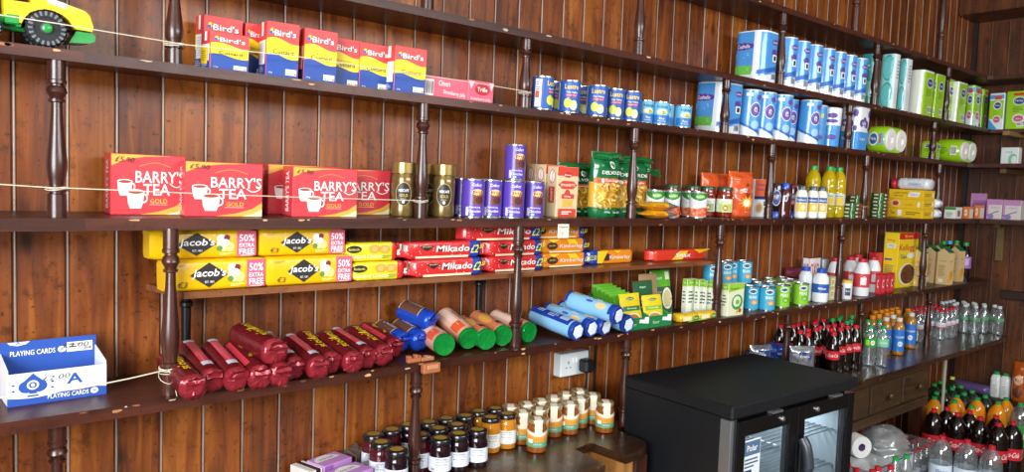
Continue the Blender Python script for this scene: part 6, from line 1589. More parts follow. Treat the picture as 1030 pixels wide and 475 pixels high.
# juice cartons with gable tops
def gable(w, d, h):
    b = MB(); C = CARD('d9bb86'); hb = h*.84; hr = h*.955
    b.loft([[(-w/2, -d/2, z), (w/2, -d/2, z), (w/2, d/2, z), (-w/2, d/2, z)] for z in (0, hb)], C)
    v = [(-w/2, -d/2, hb), (w/2, -d/2, hb), (w/2, d/2, hb), (-w/2, d/2, hb), (-w/2, 0, hr), (w/2, 0, hr), (-w/2, 0, h), (w/2, 0, h)]
    b.raw(v, [(0, 1, 5, 4), (2, 3, 4, 5)], CARD('2b6a3c')); b.raw(v, [(0, 4, 3), (1, 2, 5)], C)
    b.box(-w/2, w/2, -.0018, .0018, hr-.002, h, CARD('2b6a3c'))
    A = Art(); A.text('innocent', 0, .62*h, .035*h, CARD('c8502c'), .6*d, .02); A.lines(-.35*d, .2*h, .3*d, .52*h, 8, CARD('a88a54')); A.rect(-.3*d, .05*h, .1*d, .14*h, CARD('efe6cc')); b.art(A, F_left(w, d))
    A = Art(); A.ell(.1*w, .25*h, .3*w, .13*h, CARD('e0981c'), 12, 1); A.ell(-.2*w, .12*h, .2*w, .09*h, CARD('e8b02c'), 12, 1); A.text('JUICE', 0, .62*h, .04*h, CARD('c8502c'), .6*w, .02); b.art(A, F_front(w, d)); A = Art()
    return b.build('juice_carton', smooth=False)
GP = Proto(lambda: gable(.072, .072, .245))
for pc, Y, l in ((923.5, -.16, 'left of the post, beside the cereal'), (936, -.11, 'behind the post'), (950.5, -.205, 'at the front right of the post'), (961.5, -.165, 'rightmost, beside the squash'), (944, -.06, 'at the back behind the front one'), (930, -.06, 'at the back, second one')):
    X = x_at(pc, Y, S6+.1); o = GP.get(); put(o, X, Y, S6, -.12); tag(o, 'brown juice carton with green gable top, '+l, 'juice carton', 'brown juice cartons')
SQ = [(.032, 0), (.037, .004), (.038, .015), (.038, .16), (.034, .185), (.022, .215), (.015, .235), (.014, .245)]
def squash(cm, bm, lm):
    return bottle('squash_bottle', SQ, bm, (.018, .238, .262, cm), (.085, .165, lm, lambda A, r, z0, z1: A.ell(0, (z0+z1)/2, .016, .02, CARD('c8a8d8'), 14, 2).text('Ribena', 0, z1-.016, .012, CARD('efe6f4'), .04, .02), .0385))
DKS = M('170a16', .08, 0, .6)
for pc, Y, cm, bm, l in ((970.5, -.175, CG, DKS, 'with purple label standing in front, green cap'), (948, -.045, CG, DKS, 'at the back left, green cap'), (954, -.045, M('4aa0d8', .3), DKS, 'at the back, pale blue cap'), (961, -.05, CG, M('c88a1c', .1, 0, .5), 'amber coloured at the back, green cap')):
    X = x_at(pc, Y, S6+.12); o = squash(cm, bm, M('9a70b4', .35)).get(); put(o, X, Y, S6, face_cam(X, Y, .8)); tag(o, 'squash bottle '+l, 'squash bottle', 'squash bottles')

# ---- sauces, mayonnaise and oil on the tea shelf ---------------------------------------
def squeezy(name, body, cap, lab, capdown, h=.165, w=.03):
    t = thing(name); b = MB(); d = w*.72
    zs = [(0, .7), (.006, .95), (.05, 1), (.10, .97), (.125, .85), (.14, .6)] if not capdown else [(.03, .6), (.045, .85), (.07, .98), (.11, 1), (.15, .97), (.163, .8), (.165, .5)]
    b.loft([[(w*k*math.cos(a), d*k*math.sin(a), z) for a in [2*PI*i/22 for i in range(22)]] for z, k in zs], body); b.build('bottle_body', t)
    b = MB(); c0, c1, cw = (0, .030, .85) if capdown else (.139, h, .62)
    b.loft([[(w*cw*k*math.cos(a), d*cw*1.15*k*math.sin(a), z) for a in [2*PI*i/22 for i in range(22)]] for z, k in ((c0, 1), (c1-.004, .98), (c1, .85))], cap); b.build('cap', t)
    if lab:
        b = MB(); A = lab(w); b.art(A, lambda u, v, o: (u, -d*math.sqrt(max(0, 1-(u/w)**2))-.0012-o, v)); b.build('label', t)
    return t
BC2 = M('1c48b4', .3, 0, .4); SAU = M('4a1814', .15, 0, .5); BLKB = M('141214', .15, 0, .5)
sa = [(779.5, -.15, squeezy('sauce_bottle', BLKB, BC2, lambda w: Art().ell(0, .095, .021, .038, CARD('c9d4e2'), 18, 2).ell(0, .095, .018, .034, CARD('26448c'), 18, 2).text('HP', 0, .10, .022, WH, .024, .04), True), 'black squeezy sauce bottle standing on its blue cap by the post'),
      (789, -.185, squeezy('sauce_bottle', SAU, BC2, lambda w: Art().ell(0, .095, .009, .016, CARD('e6e0e4'), 12, 1).ell(0, .095, .006, .011, CARD('5a6a9a'), 12, 1).ell(-.004, .025, .005, .008, CARD('c8b0b8'), 10, 1), False, .168), 'dark red sauce bottle with blue cap uppermost'),
      (797.5, -.145, squeezy('sauce_bottle', M('5a1c20', .15, 0, .5), BC2, lambda w: Art().rect(-.02, .07, .02, .12, CARD('1f2c6a'), 6).text('HP', 0, .105, .02, CARD('e8e4da'), .022, .03).ell(0, .075, .018, .012, CARD('d8584a'), 14, 2).text('SAUCE', 0, .075, .008, WH, .024, .02), True), 'squeezy sauce bottle with navy and red label, on its blue cap')]
for pc, Y, t, l in sa:
    X = x_at(pc, Y, S4+.08); put(t, X, Y, S4, face_cam(X, Y, .8)); tag(t, l, 'sauce bottle')
def mayo():
    return squeezy('mayonnaise_bottle', M('e9e6d6', .25, 0, .4), M('41525e', .3, .1, .3), lambda w: Art().rect(-.022, .035, .022, .075, CARD('e8b828'), 8).rect(-.024, .078, .024, .105, CARD('2f5a9c'), 8).text("Hellmann's", 0, .091, .011, WH, .042, .03).ell(.006, .055, .010, .014, CARD('f2e6b8'), 12, 1).ell(0, .015, .012, .010, CARD('f4f1e6'), 12, 1), False, .160, .031)
PM = Proto(mayo)
for pc, Y, l in ((805.5, -.20, 'leftmost, beside the dark sauces'), (816.5, -.205, 'in the middle'), (825.5, -.21, 'rightmost, before the oil')):
    X = x_at(pc, Y, S4+.07); o = PM.get(); put(o, X, Y, S4, face_cam(X, Y, .85)); tag(o, 'white mayonnaise bottle with yellow label, '+l, 'mayonnaise', 'white mayonnaise bottles')
OIL = M('ecca10', .06, 0, .5, .45, 1.3)
OP = [(.030, 0), (.036, .004), (.038, .015), (.038, .05), (.0365, .055), (.038, .062), (.038, .13), (.0365, .135), (.038, .142), (.038, .17), (.0365, .175), (.038, .182), (.037, .20), (.030, .225), (.018, .245), (.014, .25)]
PO = bottle('oil_bottle', OP, OIL, (.0175, .246, .268, CG), (.068, .128, M('c9cfc4', .35), lambda A, r, z0, z1: A.rect(-.02, z0+.004, .024, z1-.02, CARD('d8bc2c'), 6).text('Sunflower', 0, z1-.012, .009, CARD('2f6a3a'), .044, .02).ell(.002, z0+.02, .012, .014, CARD('e8b81c'), 12, 2), .0386))
OQ = [[x_at(pc, Y, S4+.15), Y] for pc, Y in ((820, -.10), (829.5, -.135), (835.5, -.06), (842.5, -.14))]
for _ in range(80):
    for i in range(4):
        for j in range(i):
            dx, dy = OQ[i][0]-OQ[j][0], OQ[i][1]-OQ[j][1]; q_ = math.hypot(dx, dy)
            if q_ < .0785: k_ = (.0785-q_)/2/q_; OQ[i][0] += dx*k_; OQ[i][1] = min(-.042, OQ[i][1]+dy*k_); OQ[j][0] -= dx*k_; OQ[j][1] = min(-.042, OQ[j][1]-dy*k_)
for (X, Y), l in zip(OQ, ('leftmost, behind the mayonnaise', 'second from the left', 'third from the left, set back', 'rightmost, beside the green tins')):
    o = PO.get(); put(o, X, Y, S4, face_cam(X, Y, .85)); tag(o, 'yellow oil bottle with green cap, '+l, 'oil bottle', 'yellow oil bottles')

# ---- big bottles on a low bench in the corner -----------------------------------------
BZ = -1.545
BM = M('3c2a18', .6, bump=.3, bscale=12); b = MB(); b.box(3.82, XC-.27, -1.0, -.575, BZ-.05, BZ, BM, .004); b.box(4.22, XC-.27, -.575, -.32, BZ-.05, BZ, BM); b.box(xg+.06, XC-.27, -.32, -.02, BZ-.05, BZ, BM)
for x in (xg+.13, 5.4): b.box(x-.04, x+.04, -.95, -.10, FLOOR, BZ-.05, M('2e2014', .6))
o = b.build('low_bench'); tag(o, 'low brown wooden bench board under the big bottles in the corner', 'bench')
BIG = [(.042, 0), (.050, .004), (.054, .018), (.054, .10), (.052, .115), (.054, .13), (.054, .215), (.0525, .238), (.048, .262), (.039, .285), (.026, .303), (.016, .314), (.0135, .32)]
def c7(l): return [(940+u/4.52, 370+v/4.52) for u, v in l]
PB1 = bottle('large_cola_bottle', BIG, COLA, (.0155, .312, .334, CR), (.125, .19, redl, lambda A, r, z0, z1: A.text('Coca-Cola', 0, (z0+z1)/2, .03, WH, .085, .02, .3).bars(.06, z0+.008, .085, z1-.008, BK, WH, 7), .0548))
PB2 = bottle('large_orange_bottle', BIG, M('d9860f', .07, 0, .6), (.0155, .312, .334, CG), (.11, .18, M('c8741c', .35), lambda A, r, z0, z1: A.text('Orange', 0, (z0+z1)/2, .03, WH, .07, .03), .0548))
PB3 = bottle('large_dark_bottle', BIG, M('1d2a20', .08, 0, .6), (.0155, .312, .334, CG), (.12, .19, M('4a3a66', .4), None, .0548))
PB4 = bottle('large_water_bottle', BIG, CLEAR, (.0155, .312, .334, CR), (.11, .19, M('d3dce8', .35), lambda A, r, z0, z1: A.text('Water', 0, z1-.03, .02, CARD('3a6ab0'), .06, .03).rect(-.06, z0, .07, z0+.016, CARD('c83a40'), 10), .0548))
BB_ = []
def addb(pts, P, k, cat, g):
    for a, c in c7(pts): BB_.append([*on_z(a, c, BZ+.334), P, k, cat, g])
addb([(15, 187), (70, 188), (122, 203), (150, 193), (207, 225), (268, 240), (296, 222), (333, 240)], PB1, 'large cola bottle with red cap', 'large cola bottle', 'large cola bottles')
addb([(22, 140), (78, 148), (103, 122), (150, 165), (197, 133), (285, 152), (325, 137)], PB2, 'large orange drink bottle with green cap', 'large orange bottle', 'large orange drink bottles')
addb([(5, 72), (27, 60), (78, 88), (50, 100), (20, 108), (117, 80), (133, 113), (165, 103), (235, 125)], PB3, 'large dark bottle with green cap', 'large dark bottle', 'large dark bottles')
addb([(22, 300), (100, 318), (182, 336)], PB4, 'large clear water bottle with red-striped label', 'large water bottle', 'large water bottles')
BB_.append([*on_z(1026, 405, BZ+.334), bottle('large_lemonade_bottle', BIG, CLEAR, (.0155, .312, .334, CG), (.07, .20, M('2f9a3e', .35), lambda A, r, z0, z1: A.text('7UP', 0, (z0+z1)/2, .04, WH, .06, .03), .0548)), 'large clear bottle with broad green label at the right edge', 'large lemonade bottle', None])
BB_.append([*on_z(958, 379, BZ+.334), bottle('large_dark_bottle', BIG, M('20301c', .08, 0, .6), (.0155, .312, .334, M('d8d84a', .35)), None), 'large dark bottle with yellow cap by the pole', 'large dark bottle', None])
for it in range(500):
    for i in range(len(BB_)):
        for j in range(i):
            a, c = BB_[i], BB_[j]; dx, dy = a[0]-c[0], a[1]-c[1]; l = math.hypot(dx, dy) or 1e-6
            if l < .112: s = (.112-l)/2/l; a[0] += dx*s; a[1] += dy*s; c[0] -= dx*s; c[1] -= dy*s
    for p in BB_:
        if p[4] == 'large water bottle': p[1] = min(-.637, p[1])
        p[1] = min(-.08, max(-.94, p[1])); p[0] = min(XC-.33, max(3.885 if p[1] < -.635 else (4.28 if p[1] < -.375 else xg+.12), p[0]))
seq = {}
for p in sorted(BB_, key=lambda p: p[0]):
    X, Y, P, kind, cat, g = p
    seq[kind] = seq.get(kind, 0)+1
    o = P.get(); put(o, X, Y, BZ, face_cam(X, Y, .85)+.4*(rnd.random()-.5)); tag(o, kind+(', %s from left in the corner' % ORD[seq[kind]-1] if g else ''), cat, g)
# small white bottles with green caps and orange bag on a ledge by the right-hand wall
LZ = on_x(1005, 399, XC-.12).z
b = MB(); b.box(XC-.26, XC-.006, -1.6, -.02, LZ-.03, LZ, M('2e2014', .6)); 
for yy in (-.06, -1.5): b.box(XC-.22, XC-.18, yy-.02, yy+.02, FLOOR, LZ-.03, M('2e2014', .6))
o = b.build('wall_ledge'); tag(o, 'dark low ledge on the right-hand wall carrying the orange bag', 'ledge')
def milk():
    t = thing('white_drink_bottle'); b = MB(); b.loft([rrect(.062*k, .062*k, .018*k, z) for z, k in ((0, .94), (.004, 1), (.13, 1), (.15, .8), (.158, .5))], M('e2e6e2', .3, 0, .3)); b.art(Art().lines(-.02, .02, .02, .09, 5, CARD('a8b0a8')), F_left(.062, .062)); b.build('bottle_body', t)
    cap_mb(.019, .156, .176, CG).build('cap', t); return t
PMK = Proto(milk)
for px, l in ((1001, 'left'), (1010.5, 'right')):
    p = on_x(px, 398, XC-.14); o = PMK.get(); put(o, XC-.14, p.y, LZ); tag(o, 'small white bottle with green cap on the ledge, %s one' % l, 'bottle', 'small white bottles on the ledge')
p0, p1 = on_x(1017, 399, XC-.15), on_x(1033, 399, XC-.15)
w = abs(p0.y-p1.y); h = on_x(1020, 363, XC-.15).z-LZ
o = pillow('orange_snack_bag', w, .09, h, M('b5531c', .28, .05, .5, bump=.5, bscale=25), lambda w, h: Art().ell(0, .55*h, .3*w, .12*h, CARD('e2b08a'), 14, 2).text('Rice', 0, .56*h, .06*h, CARD('5a1c10'), .4*w, .03).ell(0, .25*h, .3*w, .14*h, CARD('6a3a20'), 14, 2), 31, .15); put(o, XC-.15, (p0.y+p1.y)/2, LZ, -PI/2); tag(o, 'orange snack bag on the ledge at the right edge', 'snack bag')
lb = MB(); 
o = soft_pack('purple_pack', .24, .10, .07, M('5f4a7c', .35, 0, .3, bump=.4, bscale=25), 41); put(o, XC-.16, -.20, LZ, PI/2); tag(o, 'dull purple pack lying on the ledge in the corner', 'pack')
# ================================================================ fridge
t = thing('bottle_fridge'); tag(t, 'black two-door glass drinks fridge under the shelves', 'fridge')
FX0, FX1, FY0, FY1, FZ = 1.796, 2.605, -.757, -.268, -.695
rot = math.radians(-2.4)
BKM = M('101216', .5, 0, 0, bump=.15, bscale=120); BKG = M('0d0e11', .25, 0, .4); GREYM = M('8d9296', .35, .7); INNER = M('b9c2c6', .5)
W_, D_ = FX1-FX0, FY1-FY0
H_ = FZ-FLOOR
def B(*a): 
    b = MB(); b.box(*a); return b
T_ = .02; dd = .03  # wall thickness, door thickness
b = MB(); x0, x1 = -W_/2+.012, W_/2-.012; y0, y1 = -D_/2+.045, D_/2
b.box(x0, x0+T_, y0, y1, .04, H_-.045, BKM, .003); b.box(x1-T_, x1, y0, y1, .04, H_-.045, BKM, .003); b.box(x0+T_, x1-T_, y1-T_, y1, .04, H_-.045, BKM); b.box(x0+T_, x1-T_, y0, y1-T_, .04, .14, BKM); b.box(x0+T_, x1-T_, y0, y1-T_, H_-.10, H_-.045, BKM)
b.box(x0+T_, x0+T_+.004, y0+.01, y1-T_, .14, H_-.10, INNER); b.box(x1-T_-.004, x1-T_, y0+.01, y1-T_, .14, H_-.10, INNER); b.box(x0+T_, x1-T_, y1-T_-.004, y1-T_, .14, H_-.10, INNER)
for k in range(4): b.box((x0, x1-.04, x0, x1-.04)[k], (x0+.04, x1, x0+.04, x1)[k], (y0, y0, y1-.04, y1-.04)[k], (y0+.04, y0+.04, y1, y1)[k], 0, .04, BKG)
b.build('cabinet', t)
b = MB(); b.box(-W_/2, W_/2, -D_/2, D_/2, H_-.045, H_, BKM, .006); b.build('top_panel', t)
b = MB(); b.box(-W_/2+.004, -W_/2+.022, -D_/2+.006, -D_/2+.05, .05, H_-.05, GREYM, .002); b.build('corner_trim', t)
b = MB(); b.box(-W_/2+.022, -W_/2+.045, -D_/2+.012, -D_/2+.05, .05, H_-.05, M('2a2d30', .4), .002)
b.build('door_pillar', t)
GLP = M('dfeaf0', .02, 0, 0, .97, 1.08)
for k, (a, c) in enumerate(((-W_/2+.045, -.003), (.003, W_/2-.006))):
    b = MB(); z0, z1 = .06, H_-.062; fw = .048; ya, yb = -D_/2+.008, -D_/2+.040
    b.box(a, a+fw, ya, yb, z0, z1, BKG, .003); b.box(c-fw, c, ya, yb, z0, z1, BKG, .003); b.box(a+fw-.002, c-fw+.002, ya, yb, z1-fw*1.15, z1, BKG, .003); b.box(a+fw-.002, c-fw+.002, ya, yb, z0, z0+fw, BKG, .003)
    dr = b.build('door', t)
    b = MB(); b.box(a+fw-.004, c-fw+.004, ya+.012, ya+.016, z0+fw-.004, z1-fw*1.15+.004, GLP); b.build('glass_pane', dr)
    b = MB(); hx = c-fw*.55 if k == 0 else a+fw*.5
    if k == 1:
        pts = [(hx+.004, ya-.004-.034*math.sin(PI*q/12)**.5, z1-.12-.30*q/12) for q in range(13)]
        b = MB(); b.tube(pts, .019, M('30353c', .4, 0, .2), 12); b.box(hx-.006, hx+.03, ya-.006, ya+.002, z1-.46, z1-.14, M('1c1e22', .4), .003); b.build('door_handle', dr)
    b = MB(); b.lathe([(.010, 0), (.010, .006), (.007, .010), (0, .011)], M('c9ccd0', .2, .9), 14); b.xf(Matrix.Translation((c-.10 if k == 0 else a+.12, ya, z1-.025)) @ Matrix.Rotation(PI/2, 4, 'X')); b.build('lock', dr)
    b = MB(); b.box(c-.16, c-.10, -D_/2+.004, -D_/2+.03, z1+.001, z1+.009, GREYM); b.build('hinge_plate', dr)
    if k == 0:
        b = MB(); sx = a+fw+.055; b.box(sx-.048, sx+.048, ya+.0100, ya+.0118, z1-.205, z1-.075, CARD('e3e9ee'))
        A = Art(); A.rect(sx-.045, z1-.13, sx+.045, z1-.08, CARD('54708f')); A.text('Polar', sx, z1-.105, .022, WH, .06, .03); A.lines(sx-.04, z1-.175, sx+.04, z1-.137, 3, CARD('4a5a70')); A.rect(sx-.045, z1-.203, sx+.0, z1-.18, CARD('2a3a5a'))
        b.art(A, lambda u, v, o: (u, ya+.0098-o, v)); b.build('sticker', dr)
for z in (H_-.22, H_-.36, H_-.50, H_-.64):   # wire racks
    b = MB(); wm = M('aab2b6', .3, .8)
    for i in range(15): yy = y0+.03+(y1-y0-.08)*i/14; b.tube([(x0+T_+.006, yy, z), (x1-T_-.006, yy, z)], .0022, wm, 5)
    for xx in (x0+T_+.01, -.01, x1-T_-.01): b.tube([(xx, y0+.02, z-.004), (xx, y1-T_-.02, z-.004)], .003, wm, 5)
    b.build('wire_rack', t)
b = MB(); b.box(-.012, .012, y0+.002, y0+.02, .14, H_-.10, INNER); b.build('centre_strip', t)
put(t, (FX0+FX1)/2, (FY0+FY1)/2, FLOOR, rot)
# inside lamp of the fridge
L = bpy.data.lights.new('fridge_lamp', 'AREA'); L.shape = 'RECTANGLE'; L.size = .7; L.size_y = .05; L.energy = 3.5; L.color = (.85, .93, 1)
o = bpy.data.objects.new('fridge_lamp', L); COL.objects.link(o); put(o, (FX0+FX1)/2, (FY0+FY1)/2-.05, FZ-.105)

# ---------------------------------------------------------------- wall socket with plug
t = thing('wall_socket'); p = on_y(564.5, 357, -.045); q = on_y(592.5, 351.5, -.045); z1 = p.z; z0 = on_y(564.5, 380, -.045).z; w = q.x-p.x
SW = M('d9dfe2', .35, 0, .2)
b = MB(); b.box(0, w, -.045, -.002, z0, z1, SW, .003)
for k in range(2):
    cx = w*(.27+.46*k)
    A = Art(); hh = z1-z0; zc = (z0+z1)/2
    A.rect(cx-.003, zc+.004, cx+.003, zc+.014, CARD('4a4e52')); A.rect(cx-.014, zc-.014, cx-.007, zc-.009, CARD('4a4e52')); A.rect(cx+.007, zc-.014, cx+.014, zc-.009, CARD('4a4e52'))
    b.art(A, lambda u, v, o: (u, -.045-o, v))
b.build('face_plate', t)
for k in range(2):
    b = MB(); cx = w*(.44+.12*k); b.box(cx-.005, cx+.005, -.048, -.044, (z0+z1)/2+.006, (z0+z1)/2+.026, M('eef1f2', .3), .001); b.build('rocker_switch', t)
t.location = (p.x, 0, 0); tag(t, 'white double wall socket under the long shelf', 'socket')
t2 = thing('power_plug'); cx = w*.75; zc = (z0+z1)/2-.006
b = MB(); b.box(cx-.024, cx+.024, -.095, -.046, zc-.026, zc+.026, M('17181b', .4), .008); b.build('plug_body', t2)
b = MB(); b.tube([(cx, -.075, zc-.024), (cx, -.075, zc-.06), (cx+.003, -.06, zc-.12), (cx+.01, -.03, zc-.2), (cx+.02, -.02, zc-.29), (cx+.03, -.012, S7+.01)], .0042, M('17181b', .5), 8); b.build('cable', t2)
t2.location = (p.x, 0, 0); tag(t2, 'black plug with cable in the white wall socket', 'plug')
b = MB(); xx = on_y(597.5, 370, 0).x; b.tube([(xx, -.006, S6-.03), (xx, -.006, S7+.0)], .005, M('121214', .4), 8); o = b.build('black_cable'); tag(o, 'thin black cable running down the wall right of the socket', 'cable')

# ---------------------------------------------------------------- strings along the shelves
STR = M('d6cbb2', .8)
def string(name, pts, label, r=.0012, wrap=None):
    b = MB(); b.tube(pts, r, STR, 6)
    for X, Y, z, R in (wrap or []):
        for k in range(2): b.tube([(X+R*math.sin(a), Y-R*math.cos(a), z+.004*k-.004+.002*math.sin(a*2)) for a in [i*2*PI/16 for i in range(17)]], r, STR, 5)
    return tag(b.build(name), label, 'string')
def onY(px, py, Y): p = on_y(px, py, Y); return (p.x, p.y, p.z)
zz1, zz2, zz3 = on_y(175, 43, -.22).z, on_y(529, 92, -.22).z, on_y(0, 15, -.24).z
string('shelf_string', [(-1.3, -.235, zz3+.01), onY(0, 15, -.245), onY(60, 24, -.25), onY(120, 34, -.24), (PX[175.5]-.012, -.2215, zz1), (PX[175.5]+.015, -.221, zz1-.001), onY(300, 57, -.245), onY(400, 72, -.24), onY(470, 82, -.235), (PX[528.5]-.01, -.2205, zz2)], 'cream string across the custard cartons, tied to two posts', wrap=[(PX[175.5], -.195, zz1, .0245), (PX[528.5], -.195, zz2, .0225)])
za, zb_ = on_y(57, 189, -.22).z, on_y(424, 202, -.22).z
string('shelf_string', [(-1.3, -.226, za+.02), onY(0, 185.5, -.226), (PX[57]-.015, -.2210, za), (PX[57]+.02, -.2210, za), onY(180, 194, -.235), onY(300, 198.5, -.235), (PX[424.5]-.015, -.2205, zb_)], 'cream string across the red tea boxes, tied to two posts', wrap=[(PX[57], -.195, za, .0225), (PX[424.5], -.195, zb_, .0225)])
zc_ = on_y(172, 372, -.25).z
string('shelf_string', [(-1.3, -.30, S6+.0), onY(0, 400.5, -.285), onY(40, 396, -.285), onY(80, 391, -.27), onY(130, 381, -.262), (PX[171.5]-.016, -.2475, zc_), ], 'cream string from the playing card box to the post', .0016, wrap=[(PX[171.5], -.222, zc_, .0245)])
b = MB()
for k in range(2): b.tube([(PX[171.5]+.0255*math.sin(a), -.222-.0255*math.cos(a), zc_-.012-.014*k*math.cos(a)-.01*k) for a in [i*2*PI/16 for i in range(17)]], .001, STR, 5)
b.tube([(PX[171.5]-.01, -.2485, zc_-.0), (PX[171.5]+.002, -.252, zc_-.04), (PX[171.5]+.012, -.2495, zc_-.085)], .0011, STR, 5)
tag(b.build('string_loop'), 'loose string loops hanging on the post by the maroon rolls', 'string')
b = MB(); zr = z_at(208, PX[870], -.22); b.tube([(PX[870]+.0245*math.sin(a), -.195-.0245*math.cos(a), zr) for a in [i*2*PI/16 for i in range(17)]], .002, M('b99a4a', .7), 6); tag(b.build('rubber_band'), 'tan band around the post between the flat tins', 'band')

# ---------------------------------------------------------------- broken wooden clip on the shelf edge
RW = M('a5603a', .6, bump=.3, bscale=40)
t = thing('wooden_clip')
X, Y = on_z(421, 366, S6); SK = .8
b = MB(); b.box(-.028, .028, -.010, .010, 0, .016, RW, .002); b.box(-.028, -.014, -.010, .010, .016, .026, RW, .001); b.box(.002, .014, -.010, .010, .016, .028, RW, .001); b.box(.020, .028, -.010, .010, .016, .024, RW, .001); b.build('notched_block', t)
b = MB(); b.box(.03, .085, -.012, .012, 0, .014, M('a56a48', .6, bump=.3, bscale=40), .002); b.box(.052, .070, -.013, .013, .012, .017, M('b9876a', .6), .001); b.build('side_block', t)
put(t, X-.002, -.25, S6, .0, False); t.scale = (.8, .8, .8); tag(t, 'broken raw wooden clip on the shelf edge above the jam jars', 'clip')
b = MB(); b.box(-.030, .030, -.010, .010, -.030, 0, RW, .003); b.box(-.018, .022, -.012, .012, -.018, -.004, M('b9805a', .6), .002); o = b.build('wooden_cleat'); put(o, PX[417.5]+.015, -.278, S6-.002, 0, False); tag(o, 'raw wooden cleat under the shelf edge at the post top', 'clip')

# ---------------------------------------------------------------- toy tractor
t = thing('toy_tractor'); TY = M('e8b800', .4, 0, .15); TG = M('1a8f3a', .3, 0, .4); TB = M('1b1c1f', .55); TD = M('3c3f44', .6)
xr_ = x_at(46, -.19, S3+.05); rw = .0385
tx = xr_
def wheel(R, wd, x, y):
    b = MB(); b.lathe([(R*.62, -wd/2), (R*.9, -wd/2), (R, -wd*.36), (R, wd*.36), (R*.9, wd/2), (R*.62, wd/2)], TB, 40, caps=False)
    b.lathe([(R*.62, -wd*.42), (R*.62, wd*.42)], TB, 30)
    n = 20
    for i in range(n):
        a = 2*PI*i/n; c, s = math.cos(a), math.sin(a); a2 = a+.14; c2, s2 = math.cos(a2), math.sin(a2)
        v = []
        for (cc, ss, z) in ((c, s, -wd/2), (c2, s2, wd/2)):
            for rr_, off in ((R*.985, -.0022), (R*1.05, -.0016), (R*1.05, .0016), (R*.985, .0022)): v.append((rr_*cc-off*ss, rr_*ss+off*cc, z))
        b.raw(v, [(0, 1, 5, 4), (1, 2, 6, 5), (2, 3, 7, 6), (0, 3, 2, 1), (4, 5, 6, 7)], TB)
        b.raw([(R*.70*c, R*.70*s, wd*.5+.0005), (R*.93*c, R*.93*s, wd*.5+.0005), (R*.93*c2, R*.93*s2, wd*.5+.0005), (R*.70*c2, R*.70*s2, wd*.5+.0005)], [(0, 1, 2, 3)], M('6b6f76', .6))
    b.xf(Matrix.Translation((x, y, R*1.05)) @ Matrix.Rotation(PI/2, 4, 'X')); o = b.build('wheel', t)
    h = MB(); h.lathe([(R*.58, wd*.40), (R*.5, wd*.30), (R*.34, wd*.32), (R*.33, wd*.50), (R*.26, wd*.56), (0, wd*.58)], TD, 26, caps=False); h.lathe([(R*.26, wd*.50), (R*.25, wd*.66), (R*.15, wd*.72), (0, wd*.72)], TG, 20)
    h.xf(Matrix.Translation((x, y, R*1.05)) @ Matrix.Rotation(PI/2, 4, 'X')); h.build('hub', o)
wheel(rw, .034, 0, -.022); wheel(rw, .034, 0, .062); fr = .028
wheel(fr, .028, -.108, -.020); wheel(fr, .028, -.108, .060)
Z0 = rw*1.05
# yellow body: side profile extruded across the tractor
prof = [(-.076, .055), (-.062, .050), (-.046, .044), (-.041, .056), (-.030, .070), (-.014, .078), (.0, .081), (.016, .079), (.030, .074), (.042, .065), (.050, .053), (.056, .048), (.088, .047), (.090, .058), (.082, .082), (.072, .090), (.034, .099), (.0, .107), (-.028, .108), (-.030, .089), (-.078, .089)]
b = MB()
def sideprism(b, prof, y0, y1, m): b.loft([[(x, y0, z) for x, z in prof], [(x, y1, z) for x, z in prof]], m)
sideprism(b, prof, -.034, .072, TY)
b.raw([(.0, -.0346, .1065), (.038, -.0346, .0985), (.036, -.0346, .088), (.002, -.0346, .095)], [(0, 1, 2, 3)], CARD('e9e6e0'))
b.build('body_shell', t)
b = MB(); b.box(-.03, -.018, -.033, -.022, .108, .20, TY, .002); b.box(-.03, -.018, .060, .071, .108, .20, TY, .002); b.box(-.076, -.064, -.033, -.022, .088, .20, TY, .002); b.box(-.076, -.064, .060, .071, .088, .20, TY, .002); b.box(-.098, -.010, -.036, .074, .198, .206, TY, .003); b.build('cab_frame', t)
b = MB(); b.box(-.15, .04, .0, .04, .03, .062, TG, .003); b.box(-.055, -.045, -.030, .068, .036, .06, TG, .002); b.box(-.075, -.048, -.035, .073, .040, .062, TG, .003); sideprism(b, [(.045, .018), (.085, .022), (.097, .028), (.097, .040), (.088, .046), (.060, .046)], -.020, .058, TG); b.build('chassis', t)
b = MB(); b.box(-.20, -.080, -.004, .044, .050, .115, TG, .006); b.box(-.105, -.095, -.012, .052, .085, .125, M('a9c4b4', .4), .003); b.box(-.06, -.035, -.02, .06, .09, .115, TB, .006); b.build('seat_and_hood', t)
put(t, tx, -.165, S3, 0.0); tag(t, 'yellow and green toy tractor at the top left corner', 'toy tractor')

